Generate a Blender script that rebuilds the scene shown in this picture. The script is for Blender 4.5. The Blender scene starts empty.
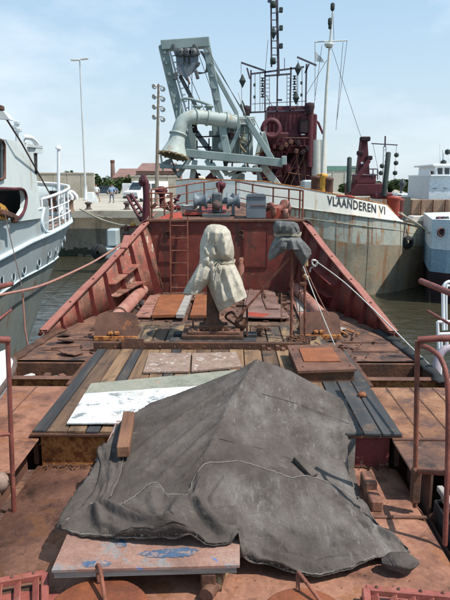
import bpy, bmesh, math, random
import numpy as np
from mathutils import Vector, Matrix, noise
R = math.radians
random.seed(7)
scene = bpy.context.scene
COL = scene.collection
# ------------------------------------------------------------------ camera
PITCH, YAW, CAMZ, F = 11.3, 0.68, 5.2, 590.0
cd = bpy.data.cameras.new('camera'); cam = bpy.data.objects.new('camera', cd); COL.objects.link(cam)
cam.location = (0, 0, CAMZ); cam.rotation_euler = (R(90 - PITCH), 0, R(YAW))
cd.sensor_fit = 'VERTICAL'; cd.sensor_height = 24; cd.lens = F / 600 * 24
cd.clip_start = 0.05; cd.clip_end = 6000
scene.camera = cam
# ------------------------------------------------------------------ light
SUN = Vector((0.49, -0.20, 0.85)).normalized()
sl = bpy.data.lights.new('sun', 'SUN'); sl.energy = 4.6; sl.angle = R(0.6); sl.color = (1, 0.95, 0.87)
so = bpy.data.objects.new('sun', sl); COL.objects.link(so); so.location = (8, -3, 20)
so.rotation_euler = SUN.to_track_quat('Z', 'Y').to_euler()
w = bpy.data.worlds.new('World'); scene.world = w; w.use_nodes = True
nt = w.node_tree; nt.nodes.clear()
wo = nt.nodes.new('ShaderNodeOutputWorld'); bg = nt.nodes.new('ShaderNodeBackground'); bg.inputs[1].default_value = 0.095
sky = nt.nodes.new('ShaderNodeTexSky'); sky.sky_type = 'NISHITA'; sky.sun_disc = False
sky.sun_elevation = math.asin(SUN.z); sky.sun_rotation = math.atan2(SUN.x, SUN.y)
sky.air_density = 1.15; sky.dust_density = 1.6; sky.ozone_density = 1.2; sky.altitude = 0
tc = nt.nodes.new('ShaderNodeTexCoord'); mp = nt.nodes.new('ShaderNodeMapping'); mp.inputs['Scale'].default_value = (1.6, 1.6, 4.0); mp.inputs['Location'].default_value = (0.35, 0.0, 0.55)
nz = nt.nodes.new('ShaderNodeTexNoise'); nz.inputs['Scale'].default_value = 2.2; nz.inputs['Detail'].default_value = 7; nz.inputs['Roughness'].default_value = 0.55
cr = nt.nodes.new('ShaderNodeValToRGB'); cr.color_ramp.elements[0].position = 0.50; cr.color_ramp.elements[1].position = 0.74
mx = nt.nodes.new('ShaderNodeMix'); mx.data_type = 'RGBA'; mx.inputs[7].default_value = (8.6, 9.4, 10.2, 1)
mu = nt.nodes.new('ShaderNodeMath'); mu.operation = 'MULTIPLY'; mu.inputs[1].default_value = 0.55
L = nt.links.new
L(tc.outputs['Generated'], mp.inputs[0]); L(mp.outputs[0], nz.inputs[0]); L(nz.outputs[0], cr.inputs[0]); L(cr.outputs[0], mu.inputs[0])
# humid summer air: the blue pales evenly towards the horizon
sx = nt.nodes.new('ShaderNodeSeparateXYZ'); L(tc.outputs['Generated'], sx.inputs[0])
hr = nt.nodes.new('ShaderNodeMapRange'); hr.inputs['From Min'].default_value = 0.0; hr.inputs['From Max'].default_value = 0.55; hr.inputs['To Min'].default_value = 0.75; hr.inputs['To Max'].default_value = 0.6; L(sx.outputs[2], hr.inputs['Value'])
hm = nt.nodes.new('ShaderNodeMix'); hm.data_type = 'RGBA'; hc = nt.nodes.new('ShaderNodeValToRGB'); hc.color_ramp.elements[0].position = 0.0; hc.color_ramp.elements[0].color = (0.74, 0.86, 0.93, 1); hc.color_ramp.elements[1].position = 0.40; hc.color_ramp.elements[1].color = (0.40, 0.68, 0.95, 1); L(sx.outputs[2], hc.inputs[0]); hs_ = nt.nodes.new('ShaderNodeVectorMath'); hs_.operation = 'SCALE'; hs_.inputs['Scale'].default_value = 9.8; L(hc.outputs[0], hs_.inputs[0]); L(hs_.outputs[0], hm.inputs[7]); L(hr.outputs[0], hm.inputs[0]); L(sky.outputs[0], hm.inputs[6])
L(mu.outputs[0], mx.inputs[0]); L(hm.outputs[2], mx.inputs[6]); L(mx.outputs[2], bg.inputs[0]); L(bg.outputs[0], wo.inputs[0])
scene.view_settings.view_transform = 'Standard'; scene.view_settings.look = 'None'
scene.view_settings.exposure = 0.28; scene.view_settings.gamma = 1.0
# ------------------------------------------------------------------ projecting photo pixels to places in the world
CM = cam.rotation_euler.to_matrix()
def ray(px, py): return CM @ Vector(((px - 225) / F, (300 - py) / F, -1.0))
def P(px, py, z):
    d = ray(px, py); t = (z - CAMZ) / d.z; return Vector((d.x * t, d.y * t, z))
def Q(px, py, y):
    d = ray(px, py); t = y / d.y; return Vector((d.x * t, y, CAMZ + d.z * t))
# ------------------------------------------------------------------ materials
MATS = {}
def lnk(nt, a, b): nt.links.new(a, b)
def mat(name, ramp, scale=3.0, detail=8, dist=0.0, spots=None, streak=None, stretch=(1, 1, 1), rough=0.75, metal=0.0, bump=0.25, bscale=None, spec=0.4, fine=0.25, spots2=None):
    """ramp: list of (pos, rgb) over noise; spots: (rgb, lo, hi, scale) patches; streak: (rgb, lo, hi, hscale) runs down the face"""
    m = bpy.data.materials.new(name); m.use_nodes = True; n = m.node_tree; ns = n.nodes; b = ns['Principled BSDF']
    t = ns.new('ShaderNodeTexCoord'); oi = ns.new('ShaderNodeObjectInfo')
    sc = ns.new('ShaderNodeVectorMath'); sc.operation = 'SCALE'; sc.inputs[0].default_value = (37, 23, 31)
    lnk(n, oi.outputs['Random'], sc.inputs['Scale'])
    ad = ns.new('ShaderNodeVectorMath'); ad.operation = 'ADD'; lnk(n, t.outputs['Object'], ad.inputs[0]); lnk(n, sc.outputs[0], ad.inputs[1])
    def nse(s, d, st=None, r=0.6, ds=0.0):
        x = ns.new('ShaderNodeTexNoise'); x.inputs['Scale'].default_value = s; x.inputs['Detail'].default_value = d; x.inputs['Roughness'].default_value = r
        x.inputs['Distortion'].default_value = ds
        if st:
            q = ns.new('ShaderNodeMapping'); q.inputs['Scale'].default_value = st; lnk(n, ad.outputs[0], q.inputs[0]); lnk(n, q.outputs[0], x.inputs[0])
        else: lnk(n, ad.outputs[0], x.inputs[0])
        return x.outputs[0]
    a = nse(scale, detail, stretch, 0.62, dist)
    c = ns.new('ShaderNodeValToRGB'); els = c.color_ramp.elements
    while len(els) < len(ramp): els.new(0.5)
    for e, (p, col) in zip(els, ramp): e.position = p; e.color = (*col, 1)
    lnk(n, a, c.inputs[0]); out = c.outputs[0]
    def over(out, col, lo, hi, fac):
        rr = ns.new('ShaderNodeMapRange'); rr.inputs['From Min'].default_value = lo; rr.inputs['From Max'].default_value = hi; lnk(n, fac, rr.inputs['Value'])
        mm = ns.new('ShaderNodeMix'); mm.data_type = 'RGBA'; lnk(n, rr.outputs[0], mm.inputs[0]); lnk(n, out, mm.inputs[6]); mm.inputs[7].default_value = (*col, 1)
        return mm.outputs[2]
    for sp in (spots, spots2):
        if sp: out = over(out, sp[0], sp[1], sp[2], nse(sp[3], 9, None, 0.7, 0.3))
    if streak: out = over(out, streak[0], streak[1], streak[2], nse(streak[3], 6, (1, 1, 0.09), 0.6, 0.15))
    if fine:
        f = nse(scale * 14, 5, None, 0.7)
        rr = ns.new('ShaderNodeMapRange'); rr.inputs['From Min'].default_value = 0.3; rr.inputs['From Max'].default_value = 0.7
        rr.inputs['To Min'].default_value = 1 - fine; rr.inputs['To Max'].default_value = 1 + fine * 0.6; lnk(n, f, rr.inputs['Value'])
        mm = ns.new('ShaderNodeVectorMath'); mm.operation = 'SCALE'; lnk(n, out, mm.inputs[0]); lnk(n, rr.outputs[0], mm.inputs['Scale']); out = mm.outputs[0]
    lnk(n, out, b.inputs['Base Color'])
    b.inputs['Metallic'].default_value = metal; b.inputs['Specular IOR Level'].default_value = spec
    if bump:
        bn = nse(bscale or scale * 5, 8, None, 0.65)
        bu = ns.new('ShaderNodeBump'); bu.inputs['Strength'].default_value = bump; bu.inputs['Distance'].default_value = 0.02; lnk(n, bn, bu.inputs['Height']); lnk(n, bu.outputs[0], b.inputs['Normal'])
        r2 = ns.new('ShaderNodeMapRange'); r2.inputs['To Min'].default_value = rough - 0.15; r2.inputs['To Max'].default_value = min(1, rough + 0.15); lnk(n, bn, r2.inputs['Value']); lnk(n, r2.outputs[0], b.inputs['Roughness'])
    else: b.inputs['Roughness'].default_value = rough
    MATS[name] = m; return m
RUST = (0.20, 0.075, 0.032); DRUST = (0.07, 0.032, 0.02); ORUST = (0.42, 0.14, 0.035); YRUST = (0.40, 0.21, 0.07)
mat('deck_red', [(0.30, (0.10, 0.044, 0.034)), (0.43, (0.205, 0.09, 0.058)), (0.56, (0.31, 0.145, 0.092)), (0.72, (0.22, 0.098, 0.062))], 2.0, spots=(DRUST, 0.53, 0.68, 3), spots2=((0.24, 0.10, 0.05), 0.565, 0.585, 2.6), rough=0.8, bump=0.35)
mat('deck_pink', [(0.3, (0.16, 0.07, 0.052)), (0.5, (0.30, 0.14, 0.105)), (0.7, (0.36, 0.20, 0.15))], 3, spots=(RUST, 0.56, 0.66, 6), rough=0.75)
mat('deck_rust', [(0.3, (0.045, 0.028, 0.024)), (0.45, (0.105, 0.055, 0.040)), (0.58, (0.18, 0.085, 0.052)), (0.72, (0.27, 0.15, 0.10))], 2.6, spots=((0.035, 0.024, 0.024), 0.53, 0.62, 3), spots2=((0.30, 0.20, 0.17), 0.62, 0.7, 7), rough=0.85, bump=0.5)
mat('deck_orange', [(0.3, (0.09, 0.045, 0.032)), (0.46, (0.21, 0.095, 0.05)), (0.6, (0.31, 0.16, 0.088)), (0.75, (0.20, 0.105, 0.07))], 3.2, spots=((0.085, 0.048, 0.045), 0.51, 0.64, 3), rough=0.85, bump=0.4)
mat('rust_dark', [(0.3, (0.035, 0.02, 0.016)), (0.5, (0.09, 0.042, 0.026)), (0.7, (0.17, 0.07, 0.035))], 4, rough=0.85, bump=0.5)
mat('rust_brown', [(0.3, (0.06, 0.032, 0.024)), (0.5, (0.13, 0.06, 0.04)), (0.72, (0.20, 0.095, 0.06))], 3, spots=(ORUST, 0.62, 0.72, 4), rough=0.8, bump=0.3)
mat('coaming_rust', [(0.36, (0.16, 0.055, 0.022)), (0.46, (0.38, 0.13, 0.035)), (0.53, (0.56, 0.25, 0.08)), (0.6, (0.36, 0.11, 0.03)), (0.72, (0.13, 0.045, 0.022))], 9, detail=10, rough=0.9, bump=0.8, fine=0.4)
mat('coaming_red', [(0.3, (0.16, 0.03, 0.03)), (0.6, (0.22, 0.045, 0.04))], 3, spots=((0.35, 0.24, 0.16), 0.54, 0.56, 3), spots2=(DRUST, 0.56, 0.6, 3.5), rough=0.7)
mat('plate_orange', [(0.3, (0.15, 0.055, 0.026)), (0.5, (0.25, 0.08, 0.030)), (0.7, (0.31, 0.115, 0.045))], 3, spots=(RUST, 0.50, 0.66, 4), spots2=(DRUST, 0.58, 0.70, 8), rough=0.7, bump=0.15, fine=0.12)
mat('plate_mauve', [(0.3, (0.12, 0.07, 0.06)), (0.55, (0.20, 0.115, 0.095)), (0.75, (0.28, 0.175, 0.14))], 3, spots=(DRUST, 0.54, 0.66, 4), rough=0.7)
mat('red_paint', [(0.3, (0.10, 0.018, 0.015)), (0.52, (0.165, 0.032, 0.022)), (0.75, (0.20, 0.055, 0.036))], 2.4, spots=((0.07, 0.028, 0.02), 0.56, 0.66, 4), spots2=((0.20, 0.09, 0.06), 0.60, 0.64, 6), streak=((0.085, 0.035, 0.025), 0.52, 0.66, 6), rough=0.6, bump=0.12)
mat('bulwark_red', [(0.3, (0.16, 0.047, 0.034)), (0.48, (0.27, 0.082, 0.058)), (0.58, (0.30, 0.145, 0.10)), (0.72, (0.19, 0.08, 0.052))], 3.0, spots=((0.11, 0.062, 0.045), 0.50, 0.60, 3.5), spots2=((0.48, 0.36, 0.30), 0.60, 0.63, 2.2), streak=((0.16, 0.075, 0.05), 0.54, 0.66, 5), rough=0.75, bump=0.3)
mat('rib_red', [(0.3, (0.10, 0.014, 0.013)), (0.6, (0.17, 0.028, 0.022))], 3, spots=(DRUST, 0.6, 0.7, 6), rough=0.7)
mat('rail_red', [(0.3, (0.25, 0.085, 0.065)), (0.55, (0.34, 0.135, 0.105)), (0.75, (0.27, 0.12, 0.09))], 4, spots=(RUST, 0.58, 0.68, 8), rough=0.7)
mat('tube_red', [(0.3, (0.12, 0.036, 0.028)), (0.55, (0.22, 0.062, 0.046)), (0.75, (0.29, 0.12, 0.09))], 5, spots=(DRUST, 0.60, 0.66, 9), rough=0.6)
mat('post_rust', [(0.3, (0.10, 0.04, 0.03)), (0.55, (0.22, 0.075, 0.045)), (0.75, (0.30, 0.12, 0.07))], 7, spots=(DRUST, 0.56, 0.68, 12), rough=0.8)
mat('vivid_red', [(0.3, (0.28, 0.04, 0.026)), (0.7, (0.40, 0.07, 0.042))], 3, spots=(RUST, 0.58, 0.7, 6), rough=0.55)
mat('grate_red', [(0.3, (0.19, 0.045, 0.036)), (0.55, (0.29, 0.085, 0.065)), (0.7, (0.34, 0.155, 0.12))], 4, spots=(RUST, 0.55, 0.66, 9), rough=0.7)
mat('pipe_pink', [(0.3, (0.24, 0.10, 0.075)), (0.5, (0.37, 0.165, 0.125)), (0.7, (0.40, 0.23, 0.18))], 3, spots=(RUST, 0.57, 0.64, 5), rough=0.7)
mat('lid_rust', [(0.3, (0.11, 0.034, 0.018)), (0.5, (0.20, 0.058, 0.024)), (0.7, (0.26, 0.085, 0.033))], 3.4, spots=((0.13, 0.05, 0.03), 0.58, 0.75, 5), rough=0.8, bump=0.25)
GR = (1, 0.10, 1)
mat('wood_tan', [(0.3, (0.10, 0.058, 0.034)), (0.5, (0.22, 0.13, 0.072)), (0.7, (0.31, 0.195, 0.11))], 9, stretch=(1, 0.07, 1), spots=((0.04, 0.03, 0.026), 0.54, 0.70, 2.0), rough=0.85, bump=0.3, fine=0.2)
mat('wood_black', [(0.3, (0.02, 0.02, 0.022)), (0.55, (0.045, 0.043, 0.045)), (0.75, (0.12, 0.085, 0.06))], 9, stretch=(1, 0.08, 1), rough=0.8, bump=0.3)
mat('wood_brown', [(0.3, (0.055, 0.034, 0.024)), (0.5, (0.12, 0.07, 0.044)), (0.7, (0.20, 0.12, 0.07))], 9, stretch=(1, 0.08, 1), spots=((0.03, 0.025, 0.025), 0.54, 0.66, 2.5), rough=0.85, bump=0.35)
mat('wood_slate', [(0.3, (0.03, 0.03, 0.032)), (0.55, (0.058, 0.057, 0.058)), (0.75, (0.10, 0.092, 0.085))], 6, stretch=(1, 0.12, 1), spots=((0.13, 0.085, 0.055), 0.57, 0.66, 3), rough=0.75, bump=0.2)
mat('wood_foredeck', [(0.3, (0.035, 0.028, 0.024)), (0.45, (0.10, 0.075, 0.056)), (0.58, (0.27, 0.17, 0.09)), (0.72, (0.18, 0.135, 0.10))], 5, stretch=(1, 0.25, 1), spots=((0.035, 0.03, 0.03), 0.54, 0.62, 3.5), rough=0.85, bump=0.4)
mat('wood_flaked', [(0.3, (0.15, 0.10, 0.078)), (0.5, (0.28, 0.19, 0.15)), (0.7, (0.20, 0.135, 0.10))], 6, spots=((0.50, 0.46, 0.42), 0.57, 0.62, 11), rough=0.85)
mat('sheet_white', [(0.3, (0.48, 0.50, 0.50)), (0.5, (0.62, 0.64, 0.64)), (0.7, (0.70, 0.71, 0.70))], 2, spots=((0.20, 0.22, 0.22), 0.565, 0.60, 4.5), spots2=((0.42, 0.38, 0.33), 0.56, 0.66, 2.6), rough=0.6, bump=0.1, fine=0.1)
mat('sheet_green', [(0.3, (0.16, 0.165, 0.13)), (0.5, (0.25, 0.25, 0.20)), (0.7, (0.31, 0.285, 0.23))], 2.5, spots=((0.36, 0.19, 0.12), 0.60, 0.66, 3), rough=0.8)
mat('board_pink', [(0.3, (0.17, 0.105, 0.085)), (0.48, (0.27, 0.145, 0.11)), (0.66, (0.34, 0.23, 0.185))], 3, spots=((0.21, 0.20, 0.20), 0.54, 0.62, 4), spots2=((0.10, 0.17, 0.36), 0.635, 0.65, 3.1), rough=0.75, bump=0.15)
mat('board_edge', [(0.3, (0.20, 0.18, 0.16)), (0.6, (0.36, 0.33, 0.30))], 8, stretch=(0.2, 1, 2), rough=0.85)
mat('blue_paint', [(0.3, (0.05, 0.085, 0.15)), (0.7, (0.08, 0.13, 0.21))], 6, spots=((0.30, 0.20, 0.16), 0.50, 0.60, 14), rough=0.6)
mat('block_wood', [(0.3, (0.09, 0.042, 0.026)), (0.5, (0.19, 0.088, 0.05)), (0.7, (0.27, 0.135, 0.075))], 7, stretch=(1, 0.15, 1), rough=0.85, bump=0.3)
mat('block_dark', [(0.3, (0.04, 0.033, 0.028)), (0.6, (0.10, 0.08, 0.065))], 7, stretch=(1, 0.15, 1), rough=0.85, bump=0.3)
mat('grey_paint', [(0.3, (0.10, 0.12, 0.14)), (0.6, (0.15, 0.18, 0.205))], 2, spots=((0.07, 0.05, 0.045), 0.64, 0.7, 6), rough=0.5, bump=0.08, fine=0.1)
mat('winch_dark', [(0.3, (0.05, 0.055, 0.06)), (0.6, (0.10, 0.115, 0.12))], 3, spots=((0.12, 0.06, 0.04), 0.58, 0.68, 8), rough=0.55)
mat('hull_blue', [(0.3, (0.33, 0.39, 0.41)), (0.5, (0.40, 0.465, 0.48)), (0.7, (0.45, 0.50, 0.50))], 0.7, spots=((0.34, 0.29, 0.22), 0.60, 0.74, 1.8), streak=((0.36, 0.31, 0.24), 0.58, 0.76, 2.2), rough=0.5, bump=0.06, fine=0.06)
mat('hull_trim', [(0.3, (0.52, 0.64, 0.70)), (0.7, (0.64, 0.74, 0.78))], 2, spots=((0.35, 0.25, 0.18), 0.70, 0.75, 4), rough=0.5, bump=0, fine=0.05)
mat('hull_keel', [(0.3, (0.16, 0.19, 0.18)), (0.5, (0.23, 0.26, 0.245)), (0.7, (0.28, 0.275, 0.23))], 0.8, spots=((0.20, 0.11, 0.06), 0.58, 0.70, 1.4), streak=((0.24, 0.25, 0.22), 0.56, 0.72, 2), rough=0.6, bump=0.1, fine=0.1)
mat('house_white', [(0.3, (0.52, 0.59, 0.58)), (0.6, (0.62, 0.67, 0.65))], 0.8, spots=((0.45, 0.38, 0.26), 0.60, 0.74, 2.5), streak=((0.38, 0.26, 0.15), 0.60, 0.76, 3), rough=0.55, bump=0.05, fine=0.05)
mat('white_tube', [(0.3, (0.74, 0.76, 0.77)), (0.6, (0.82, 0.84, 0.84))], 2, rough=0.45, bump=0, fine=0.05)
mat('white_shell', [(0.3, (0.68, 0.72, 0.72)), (0.6, (0.78, 0.82, 0.81))], 2, spots=((0.45, 0.47, 0.40), 0.66, 0.76, 3), rough=0.5, bump=0.03, fine=0.05)
mat('glass_dark', [(0.4, (0.02, 0.03, 0.035)), (0.6, (0.05, 0.06, 0.065))], 1, rough=0.1, bump=0, fine=0, spec=0.6)
mat('opening_black', [(0.4, (0.012, 0.011, 0.012)), (0.6, (0.03, 0.024, 0.022))], 3, rough=0.9)
mat('yellow_gear', [(0.3, (0.5, 0.22, 0.03)), (0.6, (0.6, 0.33, 0.06))], 4, spots=(DRUST, 0.55, 0.62, 5), rough=0.7)
mat('dredger_white', [(0.3, (0.78, 0.73, 0.62)), (0.6, (0.84, 0.80, 0.71))], 0.5, spots=((0.50, 0.30, 0.14), 0.66, 0.74, 1.5), streak=((0.58, 0.38, 0.20), 0.56, 0.74, 2.6), rough=0.6, bump=0.04, fine=0.05)
mat('dredger_grey', [(0.3, (0.28, 0.33, 0.30)), (0.5, (0.40, 0.41, 0.35)), (0.68, (0.42, 0.36, 0.25))], 0.6, spots=((0.34, 0.17, 0.06), 0.55, 0.66, 2.2), streak=((0.28, 0.12, 0.045), 0.50, 0.64, 4.5), rough=0.75, bump=0.15, fine=0.15)
mat('dredger_olive', [(0.3, (0.17, 0.155, 0.115)), (0.47, (0.27, 0.235, 0.17)), (0.58, (0.32, 0.235, 0.15)), (0.75, (0.25, 0.15, 0.085))], 0.7, spots=((0.33, 0.14, 0.055), 0.56, 0.66, 0.9), streak=((0.24, 0.12, 0.055), 0.52, 0.68, 3.5), rough=0.8, bump=0.2, fine=0.2)
mat('gantry_grey', [(0.3, (0.17, 0.225, 0.22)), (0.6, (0.25, 0.31, 0.30))], 0.9, spots=((0.30, 0.17, 0.09), 0.66, 0.74, 2.5), streak=((0.30, 0.18, 0.10), 0.68, 0.8, 3), rough=0.6, bump=0.05, fine=0.08)
mat('pipe_grey', [(0.3, (0.29, 0.35, 0.33)), (0.6, (0.40, 0.45, 0.42))], 0.9, spots=((0.30, 0.20, 0.11), 0.57, 0.66, 2.4), rough=0.6, bump=0.06, fine=0.1)
mat('bell_rust', [(0.3, (0.16, 0.11, 0.07)), (0.6, (0.34, 0.27, 0.16))], 3, rough=0.85)
mat('maroon', [(0.3, (0.05, 0.010, 0.016)), (0.55, (0.10, 0.018, 0.026)), (0.75, (0.15, 0.04, 0.045))], 1.2, spots=((0.05, 0.015, 0.02), 0.58, 0.7, 2.5), rough=0.65, bump=0.08, fine=0.15)
mat('maroon_dark', [(0.3, (0.012, 0.007, 0.009)), (0.6, (0.03, 0.012, 0.016))], 2, rough=0.8)
mat('mast_grey', [(0.3, (0.055, 0.045, 0.06)), (0.6, (0.09, 0.075, 0.095))], 2, rough=0.7, bump=0)
mat('signal_black', [(0.3, (0.02, 0.03, 0.03)), (0.6, (0.04, 0.055, 0.05))], 2, rough=0.8, bump=0)
mat('cream_mast', [(0.3, (0.50, 0.51, 0.45)), (0.6, (0.62, 0.62, 0.56))], 2, spots=((0.3, 0.2, 0.12), 0.62, 0.7, 2), rough=0.6, bump=0)
mat('concrete', [(0.3, (0.30, 0.265, 0.21)), (0.5, (0.40, 0.36, 0.29)), (0.7, (0.46, 0.42, 0.35))], 0.5, spots=((0.25, 0.22, 0.17), 0.58, 0.7, 0.8), rough=0.9, bump=0.1, fine=0.1)
mat('quay_wall', [(0.3, (0.17, 0.145, 0.11)), (0.5, (0.28, 0.24, 0.18)), (0.7, (0.33, 0.28, 0.21))], 0.7, spots=((0.12, 0.12, 0.08), 0.58, 0.7, 0.9), streak=((0.13, 0.11, 0.085), 0.52, 0.66, 1.6), rough=0.9, bump=0.2)
mat('weed', [(0.3, (0.02, 0.03, 0.015)), (0.6, (0.05, 0.055, 0.03))], 2, rough=0.8)
mat('ground_sand', [(0.3, (0.30, 0.26, 0.20)), (0.6, (0.38, 0.34, 0.27))], 0.08, rough=0.95, bump=0.1)
mat('brick_red', [(0.3, (0.20, 0.12, 0.10)), (0.6, (0.26, 0.16, 0.135))], 0.4, rough=0.9, bump=0)
mat('roof_red', [(0.3, (0.19, 0.105, 0.09)), (0.6, (0.24, 0.14, 0.12))], 0.4, rough=0.9, bump=0)
mat('shed_cream', [(0.3, (0.42, 0.40, 0.33)), (0.6, (0.48, 0.46, 0.39))], 0.2, rough=0.8, bump=0)
mat('shed_green', [(0.3, (0.12, 0.24, 0.20)), (0.6, (0.15, 0.28, 0.23))], 0.2, rough=0.7, bump=0)
mat('leaf_a', [(0.3, (0.05, 0.085, 0.025)), (0.6, (0.10, 0.15, 0.045))], 0.35, rough=0.8, bump=0)
mat('leaf_b', [(0.3, (0.035, 0.065, 0.025)), (0.6, (0.075, 0.115, 0.04))], 0.35, rough=0.8, bump=0)
mat('bark', [(0.3, (0.06, 0.045, 0.03)), (0.6, (0.12, 0.09, 0.06))], 3, rough=0.9)
mat('galv', [(0.3, (0.42, 0.45, 0.46)), (0.6, (0.52, 0.54, 0.54))], 1, rough=0.5, bump=0, fine=0.05)
mat('pole_brown', [(0.3, (0.16, 0.13, 0.10)), (0.6, (0.24, 0.20, 0.16))], 1, rough=0.8, bump=0)
mat('van_white', [(0.3, (0.60, 0.62, 0.63)), (0.6, (0.68, 0.69, 0.70))], 1, rough=0.3, bump=0, fine=0.03)
mat('car_blue', [(0.3, (0.035, 0.06, 0.085)), (0.6, (0.05, 0.08, 0.11))], 1, rough=0.25, bump=0, fine=0)
mat('rubber', [(0.3, (0.015, 0.015, 0.016)), (0.6, (0.03, 0.03, 0.03))], 3, rough=0.85, bump=0.1)
mat('rope_red', [(0.3, (0.27, 0.125, 0.095)), (0.6, (0.37, 0.19, 0.15))], 20, rough=0.9)
mat('rope_white', [(0.3, (0.38, 0.37, 0.34)), (0.6, (0.52, 0.51, 0.47))], 20, rough=0.9)
mat('fray', [(0.3, (0.16, 0.14, 0.12)), (0.6, (0.30, 0.275, 0.245))], 20, rough=0.9)
mat('rope_tan', [(0.3, (0.30, 0.26, 0.19)), (0.6, (0.42, 0.38, 0.29))], 20, rough=0.9)
mat('cable_dark', [(0.3, (0.06, 0.04, 0.035)), (0.6, (0.12, 0.08, 0.07))], 10, rough=0.8)
mat('brass_rust', [(0.3, (0.30, 0.20, 0.09)), (0.6, (0.42, 0.30, 0.15))], 6, spots=(RUST, 0.5, 0.6, 10), rough=0.6)
mat('skin', [(0.4, (0.42, 0.25, 0.18)), (0.6, (0.48, 0.29, 0.21))], 3, rough=0.6, bump=0)
mat('shirt_white', [(0.4, (0.68, 0.70, 0.70)), (0.6, (0.78, 0.79, 0.79))], 3, rough=0.9, bump=0)
mat('shirt_blue', [(0.4, (0.24, 0.36, 0.52)), (0.6, (0.30, 0.42, 0.58))], 3, rough=0.9, bump=0)
mat('trousers_blue', [(0.4, (0.06, 0.11, 0.19)), (0.6, (0.09, 0.15, 0.24))], 3, rough=0.9, bump=0)
mat('hair', [(0.4, (0.05, 0.035, 0.025)), (0.6, (0.09, 0.06, 0.04))], 9, rough=0.9, bump=0)
mat('paint_black', [(0.3, (0.025, 0.027, 0.03)), (0.6, (0.05, 0.05, 0.055))], 3, spots=((0.30, 0.28, 0.24), 0.66, 0.7, 3), rough=0.7, bump=0)
mat('ship_blue', [(0.3, (0.16, 0.25, 0.32)), (0.6, (0.22, 0.32, 0.39))], 0.8, spots=((0.25, 0.28, 0.28), 0.6, 0.75, 1.4), rough=0.6, bump=0.05)
mat('ship_pale', [(0.3, (0.52, 0.60, 0.64)), (0.6, (0.62, 0.69, 0.72))], 0.8, spots=((0.45, 0.33, 0.22), 0.68, 0.75, 2), streak=((0.48, 0.40, 0.30), 0.68, 0.8, 2), rough=0.55, bump=0.04)
mat('rust_panel', [(0.3, (0.17, 0.10, 0.07)), (0.6, (0.28, 0.19, 0.13))], 0.8, streak=((0.13, 0.07, 0.05), 0.5, 0.7, 2), rough=0.85)
mat('flag', [(0.3, (0.50, 0.52, 0.52)), (0.6, (0.62, 0.64, 0.64))], 1, rough=0.9, bump=0)
mat('purple_ring', [(0.3, (0.28, 0.22, 0.27)), (0.6, (0.40, 0.34, 0.38))], 4, rough=0.6, bump=0)
# cloths
def cloth_mat(name, ramp, scale, spots=None, wear=None, weave=220):
    m = mat(name, ramp, scale, spots=spots, spots2=wear, rough=0.92, bump=0.12, bscale=weave, spec=0.12, fine=0.14)
    return m
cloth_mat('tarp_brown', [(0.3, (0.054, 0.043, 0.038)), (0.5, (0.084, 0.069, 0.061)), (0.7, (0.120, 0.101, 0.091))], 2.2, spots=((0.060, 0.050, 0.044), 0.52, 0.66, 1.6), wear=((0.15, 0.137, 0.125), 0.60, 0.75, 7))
cloth_mat('canvas_white', [(0.3, (0.34, 0.305, 0.24)), (0.5, (0.46, 0.42, 0.345)), (0.7, (0.53, 0.49, 0.41))], 3, spots=((0.20, 0.17, 0.12), 0.58, 0.72, 5), weave=150)
cloth_mat('canvas_grey', [(0.3, (0.075, 0.078, 0.078)), (0.5, (0.12, 0.122, 0.12)), (0.7, (0.18, 0.18, 0.175))], 3, weave=150)
def ridged(m, thr0, thr1, col, scale, stretch, top=.6):   # thin chalky scratches on the tarp, biased right to paint its sunlit side lighter
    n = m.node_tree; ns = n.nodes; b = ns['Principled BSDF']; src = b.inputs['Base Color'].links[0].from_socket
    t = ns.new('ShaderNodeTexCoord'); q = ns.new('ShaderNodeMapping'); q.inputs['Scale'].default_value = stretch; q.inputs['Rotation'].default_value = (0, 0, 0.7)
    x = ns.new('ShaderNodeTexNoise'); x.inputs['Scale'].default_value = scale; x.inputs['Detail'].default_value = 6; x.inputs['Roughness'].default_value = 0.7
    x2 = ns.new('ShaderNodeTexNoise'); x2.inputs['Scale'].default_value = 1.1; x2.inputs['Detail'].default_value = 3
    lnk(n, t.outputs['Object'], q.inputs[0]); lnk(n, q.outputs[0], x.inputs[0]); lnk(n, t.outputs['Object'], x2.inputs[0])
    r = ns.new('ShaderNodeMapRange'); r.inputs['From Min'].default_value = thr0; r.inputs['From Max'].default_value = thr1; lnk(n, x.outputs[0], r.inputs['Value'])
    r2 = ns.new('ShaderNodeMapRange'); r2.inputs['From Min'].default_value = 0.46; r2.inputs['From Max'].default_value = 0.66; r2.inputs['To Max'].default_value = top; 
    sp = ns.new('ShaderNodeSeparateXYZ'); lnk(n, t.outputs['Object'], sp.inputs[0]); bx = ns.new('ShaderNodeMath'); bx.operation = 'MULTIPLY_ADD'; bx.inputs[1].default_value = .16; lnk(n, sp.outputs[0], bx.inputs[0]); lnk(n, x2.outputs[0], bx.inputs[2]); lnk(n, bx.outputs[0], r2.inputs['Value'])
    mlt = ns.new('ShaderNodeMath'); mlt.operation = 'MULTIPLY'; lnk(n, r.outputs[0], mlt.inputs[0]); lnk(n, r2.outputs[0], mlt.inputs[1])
    mm = ns.new('ShaderNodeMix'); mm.data_type = 'RGBA'; lnk(n, mlt.outputs[0], mm.inputs[0]); lnk(n, src, mm.inputs[6]); mm.inputs[7].default_value = (*col, 1); lnk(n, mm.outputs[2], b.inputs['Base Color'])
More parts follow.
